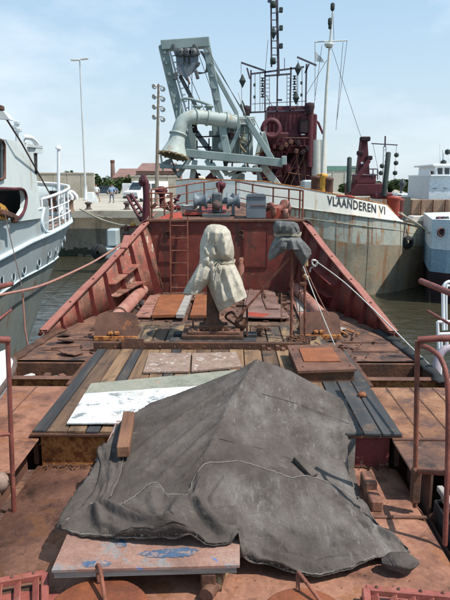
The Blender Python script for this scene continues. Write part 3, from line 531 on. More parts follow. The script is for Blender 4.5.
# outline of deck edge (x as a function of y), left and right
LE = [(1.0, -1.9), (4.5, -1.9)]
def edgeL(y): return interp([(4.5, -2.95), (8.0, -2.95), (8.9, -2.84), (10.2, -2.5), (11.5, -2.0), (12.6, -1.46), (14.2, -.9), (16, -.15)], y)
def edgeR(y): return interp([(4.5, 2.58), (7.6, 2.55), (8.9, 2.43), (10.2, 2.12), (11.5, 1.66), (12.6, 1.30), (14.2, .75), (16, -.15)], y)
def topL(y): return interp([(8.6, -2.94), (8.9, -2.90), (10.2, -2.58), (11.5, -2.18), (12.6, -1.82), (14.2, -1.25), (15.3, -.7), (16.2, -.15)], y)
def topR(y): return interp([(8.6, 2.52), (8.9, 2.48), (10.2, 2.22), (11.5, 1.86), (12.6, 1.56), (14.2, 1.0), (15.3, .45), (16.2, -.15)], y)
def topZ(y): return interp([(8.6, 2.93), (8.9, 3.0), (10.5, 3.52), (11.6, 3.96), (12.6, 4.40), (14.2, 4.52), (16.2, 4.75)], y)
# hull shell below deck
ys = [0.6, 2, 4.45, 4.5, 6, 7.6, 8.9, 10.2, 11.5, 12.6, 14.2, 16]
h = MB()
for eg, tp, s in ((edgeL, topL, -1), (edgeR, topR, 1)):
    rows = []
    for y in ys:
        e = eg(y) if y > 4.46 else (-1.86 if s < 0 else 1.62)
        top = ZD - .03 if y > 4.46 else ZL - .02
        rows.append([(e, y, top), (e * .98, y, 1.4), (e * .9, y - .2 * (y > 12), 0), (e * .8, y - .4 * (y > 12), -1)])
    h.grid(rows, False)
h.build('hull', 'rust_brown', B)
tag(MB().box2((-2.85, 3.2, 2.10), (2.45, 12.4, 2.15)).build('hold_floor', 'deck_rust', B))
# lower deck near the camera with rounded right edge
ld = MB()
prof = [(-1.86, ZL - .25), (-1.86, ZL), (0, ZL + .012), (1.50, ZL), (1.57, ZL - .02), (1.615, ZL - .07), (1.63, ZL - .3)]
ld.grid([[(x, y, z) for x, z in prof] for y in (.5, 2.0, 3.5, 5.22)], True); ld.build('lower_deck', 'deck_red', B)
MB().box2((-1.80, 5.20, 2.0), (1.5, 5.24, ZL + .0)).build('bulkhead_lower', 'rust_dark', B)
MB().box2((-1.97, 4.5, 2.15), (-1.95, 5.2, ZD - .03)).build('side_coaming', 'rust_brown', B); MB().box2((1.67, 4.57, 2.15), (1.69, 5.2, ZD - .03)).build('side_coaming', 'rust_brown', B)
MB().box2((-1.95, 3.4, ZL - .06), (-1.85, 5.2, ZL - .03)).build('ledge', 'deck_rust', B)
# hatch coaming front
MB().box2((-1.82, 5.24, ZL - .1), (-.2, 5.27, ZH - .05)).build('coaming', 'coaming_rust', B)
MB().box2((-.2, 5.24, ZL - .1), (1.50, 5.27, ZH - .05)).build('coaming', 'coaming_red', B)
MB().box2((-1.90, 5.17, ZH - .052), (1.60, 5.24, ZH - .022), .006).build('coaming_lip', 'rust_dark', B)
for (x, y0, y1) in ((-1.90, 5.25, 7.95), (1.56, 5.25, 7.95)):
    MB().box2((x, y0, ZL), (x + .04, y1, ZH - .03)).build('coaming', 'rust_dark', B)
for x in (-1.0, .2, 1.1): MB().box2((x, 5.19, ZL), (x + .02, 5.24, ZH - .06)).build('stiffener', 'rust_brown', B)
# rust scale along the foot of the coaming
d = MB()
for i in range(420):
    x = random.uniform(-1.8, 1.5); y = 5.22 - abs(random.gauss(0, .05)); s = random.uniform(.004, .016)
    d.box((x, y, ZL + .012 + s * .3), (s * 1.5, s, s * .6), Matrix.Rotation(random.uniform(0, 3), 3, 'Z'))
for i in range(500):
    x = random.uniform(-1.7, 1.5); y = random.uniform(2.8, 5.2); s = random.uniform(.002, .008)
    d.box((x, y, ZL + .013), (s * 1.8, s, s * .15), Matrix.Rotation(random.uniform(0, 3), 3, 'Z'))
tag(d.build('rust_scale', 'rust_dark', B), kind='stuff')
# hatch planks
x = -1.885; i = 0; seq = ['wood_black', 'wood_brown', 'wood_tan', 'wood_black', 'wood_tan', 'wood_tan', 'wood_black', 'wood_tan', 'wood_brown', 'wood_brown', 'wood_tan', 'wood_tan', 'wood_brown', 'wood_tan', 'wood_tan', 'wood_slate', 'wood_slate', 'wood_slate']
wds = [.13, .20, .17, .13, .24, .16, .13, .22, .2, .24, .2, .24, .2, .2, .24, .17, .17, .19]
k = 3.48 / sum(wds)
for m_, wd_ in zip(seq, wds):
    wd_ *= k
    y0 = 5.19 + random.uniform(-.01, .012) + (.0 if m_ != 'wood_slate' else -.02)
    MB().box(((x + wd_ / 2), (y0 + 7.96) / 2, ZH - .012 + random.uniform(-.004, .006)), (wd_ - .012, 7.96 - y0, .03), Matrix.Rotation(random.uniform(-.004, .004), 3, 'Y'), .006).build('plank', m_, B)
    x += wd_
# side decks with openings and girders
def side(s, xin, xout, m1, m2):
    def box(x0, x1, y0, y1, z0, z1, nm, m, bev=.01): return MB().box2((x0, y0, z0), (x1, y1, z1), bev).build(nm, m, B)
    a, b = (xout, xin) if s < 0 else (xin, xout)
    inn = -1.81 if s < 0 else 1.50
    # near plates
    if s < 0: box(a, inn, 4.50, 5.17, ZD - .03, ZD - .012, 'side_deck', m1); 
    else: box(inn, b, 4.57, 5.17, ZD - .03, ZD - .012, 'side_deck', 'deck_rust')
    box(a, b, 5.18, 6.60, ZD - .03, ZD - .010, 'side_deck', m1)
    # opening 6.6..7.55
    box(a, b, 6.60, 6.64, ZD - .28, ZD - .02, 'girder', 'rust_brown')
    box(a, b, 6.92, 6.95, ZD - .24, ZD - .03, 'girder', 'coaming_rust'); box(a, b, 6.88, 7.0, ZD - .028, ZD - .015, 'girder_flange', 'rust_brown')
    box(a, b, 7.55, 7.60, ZD - .30, ZD - .02, 'girder', 'rust_dark')
    xo = a if s < 0 else b
    box(xo - .02, xo + .06 if s < 0 else xo + .02, 4.5, 7.6, ZD - .3, ZD - .005, 'edge_strip', 'rust_brown')
    box(xin - .05 if s < 0 else xin - .01, xin + .01 if s < 0 else xin + .05, 6.60, 7.6, ZD - .02, ZD + .02, 'edge_strip', 'rust_dark')
side(-1, -1.91, -2.95, 'deck_red', 0); side(1, 1.61, 2.56, 'deck_orange', 0)
# seams on the side decks, pink floor seen through the left opening
for x in (1.80, 2.08, 2.34): MB().box2((x, 5.18, ZD - .010), (x + .012, 6.6, ZD - .005)).build('seam', 'rust_dark', B)
for x in (-2.3,): MB().box2((x, 5.18, ZD - .010), (x + .014, 6.6, ZD - .004)).build('seam', 'rust_brown', B)
for y in (5.17,): MB().box2((1.50, y - .03, ZD - .011), (2.56, y + .015, ZD + .006)).build('seam', 'rust_brown', B)
for i in range(5): MB().box((-2.75 + i * .16, 7.2, 2.66 - .04 * (i % 2)), (.08, .5, .14), Matrix.Rotation(.3 * (i - 2), 3, 'Z'), .01).build('debris', ['rope_white', 'red_paint', 'rust_brown', 'hull_blue', 'bulwark_red'][i], B)
# flat foredeck
fd = MB(); rows = []
for y in [7.6, 8.0, 8.6, 8.9, 9.5, 10.2, 10.9, 11.5, 12.1, 12.75]:
    l, r = edgeL(y) - .02, edgeR(y) + .02; rows.append([(lerp(l, r, t / 22), y, ZD + (.008 * noise.noise((t * .7, y * 2, 3)))) for t in range(23)])
fd.grid(rows, True); fd.build('foredeck', 'deck_rust', B)
for (x0, x1, y0, y1) in ((-2.5, -1.95, 8.6, 8.64), (1.65, 2.3, 8.5, 8.55), (1.7, 2.35, 8.02, 8.06), (-2.7, -1.95, 8.05, 8.09)):
    MB().box2((x0, y0, ZD + .0), (x1, y1, ZD + .018), .004).build('weld_strip', 'rust_brown', B)
tag((lambda d: [d.box((random.uniform(-2.3, 1.9), random.uniform(7.7, 12.3), ZD + .016), (random.uniform(.01, .10), random.uniform(.01, .06), random.uniform(.004, .014)), Matrix.Rotation(random.uniform(0, 3), 3, 'Z') @ Matrix.Rotation(random.uniform(-.1, .1), 3, 'X')) for i in range(520)] and d)(MB()).build('deck_dirt', 'rust_dark', B), kind='stuff')
# torn black rubber strip curling along both edges
for s, eg in ((-1, edgeL), (1, edgeR)):
    rows = []
    for i in range(26):
        y = 6.7 + i * .1; w0 = .10 + .06 * noise.noise((i * .5, s, 0)); e = eg(y)
        zz = ZD + .025 + .03 * noise.noise((i * .35, 5, s))
        rows.append([(e - s * w0, y, ZD + .012), (e - s * w0 * .5, y, zz), (e, y, zz + .02), (e + s * .05, y, ZD - .05)])
    if s > 0: MB().grid(rows).build('rubber_strip', 'rubber', B, solid=.012)
    else: MB().grid(rows[6:]).build('rubber_strip', 'rust_dark', B, solid=.012)
# foredeck planking
x = -1.62; i = 0
while x < 1.36:
    wd_ = random.uniform(.17, .25)
    y1 = 9.35 + random.uniform(-.05, .08)
    MB().box((x + wd_ / 2, (8.12 + y1) / 2, ZD + .028 + random.uniform(-.005, .007)), (wd_ - .016, y1 - 8.12, .05), Matrix.Rotation(random.uniform(-.006, .006), 3, 'Z'), .008).build('plank', 'wood_foredeck' if random.random() < .75 else 'wood_brown', B); x += wd_
MB().box2((-1.75, 9.42, ZD), (1.5, 9.62, ZD + .05), .01).build('plank', 'wood_brown', B)
# steel cross beam with bracket
xb = MB(); xb.box2((-1.95, 8.0, ZD), (1.0, 8.03, ZH + .085), .004); xb.box2((-1.95, 8.03, ZH + .07), (1.0, 8.09, ZH + .084), .003); xb.build('cross_beam', 'rust_dark', B)
br = MB(); br.box2(Q(122, 355, 7.97), Q(144, 338.5, 7.99)); br.box2(Q(122, 355, 7.97), Q(123, 338.5, 8.1)); br.box2(Q(143, 355, 7.97), Q(144, 338.5, 8.1)); br.build('bracket', 'rust_brown', B)
for px in (262, 276):
    br = MB(); br.box2(Q(px, 356, 7.9), Q(px + 3, 345, 7.97)); br.box2(Q(px + 5, 356, 7.88), Q(px + 9, 347, 7.97), .01); br.build('bracket', 'rust_brown', B)
for i in range(14):
    x = -1.85 + i * .21; MB().lathe((x, 7.99, ZH + .03), (0, -1, 0), [(0, .014), (.015, .014), (.02, .005)], 6).build('bolt', 'rust_brown', B)
# plates / lids on the foredeck
def plate(pts, z, m, nm='deck_plate', th=.02):
    q = [P(a, b, z) for a, b in pts]; return MB().prism([p + V3((0, 0, th)) for p in q], (0, 0, -th)).build(nm, m, B)
plate([(160, 297.5), (192, 296.5), (183, 317), (152, 318)], ZD + .05, 'plate_orange', 'orange_lid', .05)
plate([(196, 297), (213, 297), (212, 318), (190, 318)], ZD + .05, 'plate_orange', 'orange_lid', .05)
plate([(188, 292), (194, 292), (184, 318), (176, 318)], ZD + .07, 'board_edge', 'light_beam', .06)
plate([(246, 284), (273, 284), (281, 319), (243, 318)], ZD + .035, 'plate_mauve')
plate([(250, 287), (262, 300), (280, 305), (290, 318), (283, 319), (243, 318)], ZD + .06, 'plate_mauve')
plate([(248, 313), (270, 315), (262, 318), (249, 317)], ZD + .065, 'vivid_red')
plate([(285, 284), (300, 286), (320, 318), (300, 320)], ZD + .03, 'deck_pink')
plate([(150, 296), (160, 296), (150, 318), (135, 318)], ZD + .03, 'deck_pink')
plate([(296, 300), (305, 300), (310, 312), (298, 312)], ZD + .05, 'board_edge')
# small gridded frame and thin rods on the plate
g = MB()
for (a, b_) in (((263, 288), (263, 300)), ((263, 300), (267, 309)), ((267, 309), (279, 309)), ((262, 289), (266, 297))):
    g.beam(P(*a, ZD + .09), P(*b_, ZD + .09), .02, .02)
g.build('rod', 'rust_dark', B)
g = MB()
for i in range(6): g.box(P(284, 296 + i * 4.2, ZD + .07), (.10, .03, .04), None, .005)
g.beam(P(281.5, 293, ZD + .06), P(281.5, 320, ZD + .06), .025, .05); g.build('notched_bar', 'rust_dark', B)
# bulkhead with ledge, panel, ladder
yb = 12.6; xl, xr = -1.80, 1.54; zt = Q(225, 219, yb).z
bh = MB().prism([(-1.46, yb, ZD), (1.30, yb, ZD), (xr, yb, zt - .05), (xl, yb, zt - .05)], (0, .03, 0)).build('bulkhead', 'red_paint', B)
MB().box2((xl - .02, yb - .07, zt - .06), (xr + .02, yb + .1, zt - .0), .012).build('bulkhead_ledge', 'rust_brown', B)
a = Q(244, 266, yb); b_ = Q(267, 229, yb)
dr = MB().box2((a.x, yb - .018, a.z), (b_.x, yb - .001, b_.z), .008).build('access_panel', 'red_paint', B)
fr = MB(); w_ = .022
fr.box2((a.x - w_, yb - .028, a.z - w_), (a.x, yb - .002, b_.z + w_)); fr.box2((b_.x, yb - .028, a.z - w_), (b_.x + w_, yb - .002, b_.z + w_)); fr.box2((a.x, yb - .028, b_.z), (b_.x, yb - .002, b_.z + w_)); fr.box2((a.x, yb - .028, a.z - w_), (b_.x, yb - .002, a.z)); fr.build('panel_frame', 'rib_red', dr)
for s in (.2, .8): MB().box((a.x - .02, yb - .03, lerp(a.z, b_.z, s)), (.05, .02, .09), None, .004).build('hinge', 'rust_dark', dr)
for (px, py, r) in ((168, 234, .055), (241, 233, .05), (228, 231, .04)):
    c = Q(px, py, yb); MB().lathe((c.x, yb + .0, c.z), (0, -1, 0), [(0, r * 1.3), (.03, r * 1.3), (.035, r), (.005, r * .9), (.005, .002)], 16).build('scupper', 'rust_dark', B)
la = Q(171, 295, yb - .22); lb = Q(187.5, 219, yb - .12)
ld = MB().beam((la.x, yb - .22, ZD), (la.x, yb - .1, zt + .06), .028, .022).beam((lb.x, yb - .22, ZD), (lb.x, yb - .1, zt + .06), .028, .022).build('ladder', 'post_rust', B)
for i in range(6):
    z = ZD + .14 + i * .262; y = yb - .22 + .12 * (z - ZD) / 1.66
    MB().tube([(la.x, y, z), (lb.x, y, z)], .013, 6).build('rung', 'post_rust', ld)
for i in range(3):
    x = (-1.2, -.1, 1.0)[i]; MB().box2((x, yb - .05, ZD), (x + .02, yb, zt - .06)).build('stiffener', 'red_paint', B) if i == 9 else None
# bulwarks: plate, ribs, rail
for s, eg, tp, mt, mr in ((-1, edgeL, topL, 'bulwark_red', 'rib_red'), (1, edgeR, topR, 'red_paint', 'rib_red')):
    rows = []; yy = [8.75 + i * (16.1 - 8.75) / 40 for i in range(41)]
    for y in yy:
        rows.append([(eg(y), y, ZD - .02), (lerp(eg(y), tp(y), .5) , y, lerp(ZD, topZ(y), .5)), (tp(y), y, topZ(y))])
    n_ = next(i for i, y in enumerate(yy) if y > 12.6)
    MB().grid(rows[:n_ + 1]).build('bulwark_plate', mt, B, solid=.012)
    MB().grid(rows[n_:]).build('bow_plate', 'bulwark_red', B, solid=.012)
    rl = MB(); pts = [(tp(y) - s * .0, y, topZ(y) + .012) for y in yy[: n_ + 1]]
    rl.grid([[(x - s * .09, y, z), (x + s * .035, y, z), (x + s * .035, y, z - .03), (x - s * .09, y, z - .03), (x - s * .09, y, z)] for x, y, z in pts], False); rl.build('rail', 'rail_red', B)
    rl = MB(); pts = [(tp(y), y, topZ(y) - .06) for y in yy[:n_ + 1]]; rl.tube([V3(p) + V3((s * .03, 0, 0)) for p in pts], .03, 8).build('rubbing_strip', 'rib_red', B)
    for i, y in enumerate([9.25, 9.75, 10.25, 10.75, 11.25, 11.75, 12.25]):
        zt_ = topZ(y) - .03; hgt = zt_ - ZD; e, t_ = eg(y), tp(y); dp = min(.20, .07 + hgt * .12)
        MB().prism([(e - s * .006, y, ZD - .01), (e - s * dp * .9, y, ZD - .01), (lerp(e, t_, .45) - s * dp * .55, y, lerp(ZD, zt_, .45)), (t_ - s * .09, y, zt_), (t_ - s * .006, y, zt_)], (0, .014, 0)).build('rib', mr, B)
        if i in (3, 4):
            for f in (.32, .62):
                q = [(lerp(eg(y_), tp(y_), f) - s * o_, y_, lerp(ZD, topZ(y_), f)) for y_, o_ in ((y + .02, .0), (y + .02, .2), (y + .48, .2), (y + .48, .0))]
                MB().prism(q, (0, 0, .014)).build('shelf', 'bulwark_red' if s < 0 else 'rib_red', B)
    for i, y in enumerate([9.6, 10.4, 11.2, 12.0, 12.4]):
        MB().lathe((tp(y) - s * .04, y, topZ(y) + .012), (0, 0, 1), [(0, .02), (.015, .02), (.02, .006)], 6).build('bolt', 'rust_brown', B)
MB().box((topL(11.7), 11.7, topZ(11.7) + .03), (.14, .5, .04), Matrix.Rotation(.42, 3, 'X'), .01).build('fairlead', 'rail_red', B)
# maroon curved flange plates at the bulkhead corners
for s, px in ((1, 301), (-1, 145)):
    x0 = (xr if s > 0 else xl); rows = []
    for k in range(9):
        a = k / 8 * math.pi * .55; x = x0 + s * .17 * math.sin(a) ; z = zt - .02 - .27 * (1 - math.cos(a))
        rows.append([(x, yb - .1 - .25 * k / 8 , z), (x, yb + .28, z)])
    MB().grid(rows).build('corner_plate', 'maroon', B, solid=.015)
# long pipes lying inside the bulwarks
def pipe(a, b, r, lb):
    t = thing('steel_pipe', lb, 'pipe', a, 'long pipes lying along the bulwarks')
    a = V3(a); b = V3(b); MB().tube([a, b], r, 16).build('tube', 'pipe_pink', t)
    for f in (.12, .55, .9):
        p = a.lerp(b, f); d = (b - a).normalized(); MB().lathe(p, d, [(0, r), (0, r + .02), (.05, r + .02), (.05, r)], 16).build('clamp', 'rust_brown', t)
pipe(P(110, 325, ZD + .12), P(160, 271, ZD + .17), .12, 'long dented pink pipe lying inside the left bulwark')
pipe(P(330, 325, ZD + .12), P(290, 281, ZD + .17), .11, 'long pink pipe lying inside the right bulwark')
# chain and rag heap at the ends of the pipe
def chain(name, pts, r, lb, m='rust_dark', par=None):
    pts = smoothcurve(pts, 8); ln = sum((b - a).length for a, b in zip(pts, pts[1:])); n = int(ln / (r * 3.1)); mb = MB()
    acc = 0; j = 0; step = ln / n; seg = [(b - a).length for a, b in zip(pts, pts[1:])]
    for i in range(n):
        d_ = i * step
        while j < len(seg) - 1 and acc + seg[j] < d_: acc += seg[j]; j += 1
        p = pts[j].lerp(pts[j + 1], (d_ - acc) / max(seg[j], 1e-6)); t_ = (pts[j + 1] - pts[j]).normalized()
        up = Vector((0, 0, 1)) if i % 2 else t_.cross(Vector((0, 0, 1))).normalized() if abs(t_.z) < .9 else Vector((1, 0, 0))
        if abs(t_.dot(up)) > .9: up = Vector((0, 1, 0))
        up = (up - t_ * up.dot(t_)).normalized()
        ring = [p + t_ * math.cos(a) * r * 2.1 + up * math.sin(a) * r * 1.3 for a in [q * math.pi / 4 for q in range(9)]]
        mb.tube(ring, r * .42, 5, False)
    return tag(mb.build(name, m, loc=pts[0]), lb, 'chain')
rr = random.Random(4)
chain('chain_heap', [P(128 + 22 + rr.uniform(-9, 9), 268 + rr.uniform(-9, 5), ZD + .1 + rr.uniform(0, .12)) for i in range(16)], .022, 'tangled heap of rusty chain by the left foot of the bulkhead')
chain('chain_heap', [P(300 + rr.uniform(-14, 16), 341 + rr.uniform(-6, 6), ZD + .06 + rr.uniform(0, .05)) for i in range(16)], .02, 'black rusty chain heaped at the foot of the grey covered frame')
chain('chain_heap', [P(262 + rr.uniform(-6, 8), 331 + rr.uniform(-5, 4), ZD + .06 + rr.uniform(0, .05)) for i in range(9)], .018, 'small black chain heap beside the white covered winch foot')
for (pts, lb) in (([(133, 281), (140, 290), (143, 305)], 'upright black lath leaning in the left bulwark'), ([(128, 283), (134, 296), (138, 306)], 'shorter black lath leaning in the left bulwark')):
    q = [P(*p, ZD + .25 - .1 * i) for i, p in enumerate(pts)]; tag(MB().beam(q[0], q[-1], .05, .025, bev=.004).build('lath', 'rubber', loc=q[0]), lb, 'lath')
# rag and scrap lumps on the pink deck left
for i in range(16):
    px = rr.uniform(143, 160); py = 318 - (px - 143) * 1.9 + rr.uniform(-4, 14)
    if py > 316: py = 314
    p = P(px, py, ZD + .03)
    MB().box(p, (rr.uniform(.06, .2), rr.uniform(.06, .16), rr.uniform(.02, .07)), Matrix.Rotation(rr.uniform(0, 3), 3, 'Z') @ Matrix.Rotation(rr.uniform(-.3, .3), 3, 'X'), .01).build('scrap', rr.choice(['deck_pink', 'rust_brown', 'board_edge', 'deck_rust']), B)
# upright oval hatch covers
def cowl(px0, px1, ytop, ybot, lb, yd):
    a = Q(px0, ybot, yd); b_ = Q(px1, ybot, yd); h_ = Q(px0, ytop, yd).z - a.z; c = (a + b_) / 2; w_ = (b_.x - a.x) / 2; z0 = ZD + .03
    t = thing('hatch_cover', lb, 'hatch cover', (c.x, yd, ZD), 'brown hatch covers tilted up on the foredeck')
    out = []
    for k in range(29):
        an = math.pi * k / 28; ex = .38
        out.append((math.copysign(abs(math.cos(an)) ** ex, math.cos(an)) * w_, (math.sin(an)) ** ex * h_))
    tilt = .45
    MB().prism([(c.x + x, yd + z * tilt, z0 + z * 1.0) for x, z in out], (0, .03, -.01)).build('lid', 'rust_brown', t)
    MB().box2((c.x - w_ * .95, yd + .05, ZD + .02), (c.x + w_ * .95, yd + .45, ZD + .12), .01).build('coaming', 'rust_dark', t)
    MB().box2((c.x - w_, yd - .03, ZD + .0), (c.x + w_, yd - .0, ZD + .07), .008).build('hinge_bar', 'coaming_rust', t)
    for s in (-.25, .05): MB().box((c.x + w_ * s, yd - .0, z0 + h_ * .22), (.07, .05, .05), Matrix.Rotation(s, 3, 'Y'), .01).build('lug', 'coaming_rust', t)
cowl(94, 138, 315, 339, 'rusty brown hatch cover standing tilted near the left bulwark', 8.62)
cowl(300, 341, 314, 337, 'brown hatch cover standing tilted near the right bulwark', 8.75)
# raised square hatch with orange top
t = thing('square_hatch', 'low rusty square hatch with a bright orange lid right of the tarpaulin peak', 'hatch', P(320, 370, ZH))
q = [P(287, 345, 3.06), P(338, 345, 3.06), P(357, 369, 3.06), P(298, 371, 3.06)]
MB().prism([p for p in q], (0, 0, -.03)).build('top_plate', 'rust_brown', t)
q2 = [(p - V3((0, 0, .031))).lerp(sum(q, V3((0, 0, 0))) / 4, .06) for p in q]
for p in q2: p.z = 3.028
MB().prism(q2, (0, 0, -.13)).build('box', 'rust_dark', t)
q = [P(299, 348, 3.075), P(332, 347.5, 3.075), P(341, 361, 3.075), P(304, 361, 3.075)]
MB().prism(q, (0, 0, -.014)).build('lid', 'plate_orange', t)
for (px, py) in ((293, 350), (344, 351), (303, 367), (350, 366)): MB().lathe(P(px, py, 3.06), (0, 0, 1), [(0, .012), (.012, .012), (.015, .004)], 6).build('bolt', 'rust_dark', t)
tag(MB().lathe(P(341, 357, 2.93), (0, 0, 1), [(0, .05), (.02, .05), (.03, .03), (.12, .03), (.14, .045), (.16, .03)], 12).build('mushroom_vent', 'rust_dark', loc=P(341, 357, 2.93)), 'small dark vent stub beside the square hatch with orange lid', 'vent')
# bright orange rag on slate planks
g = MB().lathe(P(362, 395.5, ZH + .012), (0, 0, 1), [(0, .045), (.02, .05), (.035, .03), (.05, .012)], 9); g.v = [(x + .012 * noise.noise((x * 40, y * 40, z * 40)), y + .02 * noise.noise((y * 40, x * 30, 3)), z) for x, y, z in g.v]
tag(g.build('lump', 'plate_orange', loc=P(362, 395.5, ZH)), 'small orange lump lying on the slate coloured planks', 'lump')
# ---- near deck items: grilles, round lids
def grille(cx, cy, yaw, lb, n, w_, l_, tilt):
    z = ZL + .09; t = thing('vent_grille', lb, 'vent grille', (cx, cy, z)); M = Matrix.Rotation(yaw, 3, 'Z') @ Matrix.Rotation(tilt, 3, 'X')
    def W(x, y, zz): return V3((cx, cy, z)) + M @ Vector((x, y, zz))
    f = MB()
    for (a, b_) in (((-w_, -l_), (w_, -l_)), ((-w_, l_), (w_, l_)), ((-w_, -l_), (-w_, l_)), ((w_, -l_), (w_, l_))):
        f.beam(W(*a, 0), W(*b_, 0), .05, .05, bev=.008)
    f.build('frame', 'grate_red', t)
    MB().prism([W(-w_, -l_, -.07), W(w_, -l_, -.07), W(w_, l_, -.07), W(-w_, l_, -.07)], (0, 0, -.01)).build('back', 'rust_dark', t)
    for i in range(n):
        x = lerp(-w_, w_, (i + .5) / n)
        MB().box(W(x, 0, -.01), (.05, l_ * 1.9, .012), M @ Matrix.Rotation(-.6, 3, 'Y'), .003).build('slat', 'grate_red', t)
    MB().tube([W(-w_, -l_ - .07, .02), W(w_, -l_ - .07, .02)], .014, 8).build('rod', 'tube_red', t)
    for i in range(5): MB().lathe(W(lerp(-w_, w_, (i + .5) / 5), l_, .024), M @ V3((0, 0, 1)), [(0, .012), (.01, .011), (.013, .003)], 6).build('bolt', 'rust_brown', t)
grille(-1.52, 3.23, .30, 'red slatted vent grille at the lower left corner', 6, .34, .155, .12)
grille(1.18, 3.16, -.12, 'red slatted vent grille at the lower right corner', 6, .34, .155, .12)
def lid(px, py, r, lb, hp):
    c = P(px, py, ZL + .14); t = thing('round_lid', lb, 'tank lid', (c.x, c.y, ZL), 'round rusty tank lids')
    MB().lathe((c.x, c.y, ZL), (0, 0, 1), [(0, r - .03), (.10, r - .03), (.10, r)], 44).build('collar', 'rust_brown', t)
    MB().lathe((c.x, c.y, ZL), (0, 0, 1), [(.101, r), (.135, r), (.14, r - .01), (.146, r * .5), (.15, .001)], 44).build('lid', 'lid_rust', t)
    pts = [P(a, b, ZL + z) for a, b, z in hp]; MB().tube(smoothcurve(pts, 6), .013, 8).build('handle', 'post_rust', t)
lid(97, 612, .315, 'larger round rusty lid with a bent rod handle at bottom left', [(99, 582, .15), (97, 567, .24), (100, 569, .26), (106, 606, .16)])
lid(305, 617, .262, 'smaller round rusty lid with a bent rod handle at bottom centre', [(298, 590, .15), (298, 575, .22), (301, 575.5, .235), (324, 606, .16)])
# white paint splash plates near left lid
MB().box2((-1.72, 3.02, ZL + .0), (-1.0, 3.42, ZL + .035), .01).build('doubler_plate', 'grate_red', B)
MB().box2((.85, 2.9, ZL + .0), (1.6, 3.42, ZL + .03), .01).build('doubler_plate', 'grate_red', B)
# small step box by the tarp
for (x0, y0, h_) in ((1.14, 4.62, .17), (1.15, 4.44, .10)): MB().box2((x0, y0, ZL), (x0 + .10, y0 + .22, ZL + h_), .012).build('step', 'deck_red', B)
MB().box2((1.1, 4.34, ZL), (1.58, 4.37, ZL + .02), .004).build('weld_strip', 'rust_brown', B)
# pipe fitting lying in front
t = thing('pipe_fitting', 'short rusty pipe fitting with a brass thread lying before the painted board', 'pipe fitting', P(212, 588, ZL + .05))
a = P(206, 596, ZL + .06); b_ = P(217, 579, ZL + .06); c = P(224, 571, ZL + .06)
MB().tube([a, b_], .048, 16).build('sleeve', 'rust_brown', t); d_ = (b_ - a).normalized()
for k in range(6): MB().lathe(a.lerp(b_, .62 + .05 * k), d_, [(0, .049), (.004, .053), (.008, .049)], 16).build('thread', 'brass_rust', t)
MB().tube([b_, c], [.034, .034], 14).build('nipple', 'brass_rust', t)
# ---- side rails near the camera
t = thing('side_rail', 'red pipe handrail with a curved end at the right of the near deck', 'handrail', (1.5, 4.4, ZL))
MB().tube([Q(415, 507, 4.45), Q(417.5, 341, 4.45)], .020, 10).build('post', 'post_rust', t)
MB().box(Q(415.5, 485, 4.43), (.07, .07, .30), None, .01).build('socket', 'rust_dark', t)
MB().tube([Q(418, 340, 4.42), Q(436, 338.5, 4.38), Q(520, 338, 4.3)], .026, 12).build('top_rail', 'tube_red', t)
pts = smoothcurve([Q(421, 345.5, 4.42), Q(432, 350, 4.3), Q(442, 361, 4.2), Q(447.5, 385, 4.1), Q(448, 440, 4.05), Q(446.5, 500, 4.02), Q(445, 545, 3.98)], 6)
MB().tube(pts, .019, 10).build('curved_rail', 'tube_red', t)
MB().tube([Q(418, 471, 4.42), Q(447, 473, 4.03)], .022, 8).build('mid_rail', 'post_rust', t)
t = thing('side_rail', 'rusty handrail post at the left edge of the near deck', 'handrail', (-1.8, 4.4, ZL))
MB().tube([Q(14, 512, 4.42), Q(7.5, 340, 4.42)], .019, 10).build('post', 'tube_red', t)
MB().tube([Q(9, 340, 4.42), Q(-30, 338, 4.2)], .028, 10).build('top_rail', 'tube_red', t)
MB().tube([Q(11, 434, 4.42), Q(-30, 437, 4.2)], .016, 8).build('mid_rail', 'tube_red', t)
g = MB(); g.lathe(Q(1, 482, 4.38) , (1, 0, .1), [(-.1, .04), (-.06, .075), (.02, .08), (.05, .05), (.06, .01)], 12)
tag(g.build('rusty_float', 'wood_flaked', loc=Q(2, 482, 4.4)), 'pale rust stained float wedged behind the left handrail post', 'float')
# bars sticking in from the right
for (a, b_, r, lb) in (((421, 281, 6.0), (460, 297, 5.0), .030, 'thick red pipe end poking in from the right edge'), ((428, 311, 6.0), (460, 330, 5.2), .014, 'thin red rod poking in from the right edge below the pipe')):
    p, q_ = Q(*a), Q(*b_); q2_ = p.lerp(q_, 1.6); o = MB().tube([p, q2_], r, 12).build('pipe_end', 'tube_red', loc=p); tag(o, lb, 'pipe')
for (a, b_, r, lb) in (((11, 284, 7), (-15, 290, 5.5), .032, 'short red pipe end poking in from the left edge'), ((11, 310, 7), (-15, 330, 5.5), .015, 'thin red rod end poking in from the left edge')):
    p, q_ = Q(*a), Q(*b_); o = MB().tube([p, q_], r, 12).build('pipe_end', 'tube_red', loc=p); tag(o, lb, 'pipe')
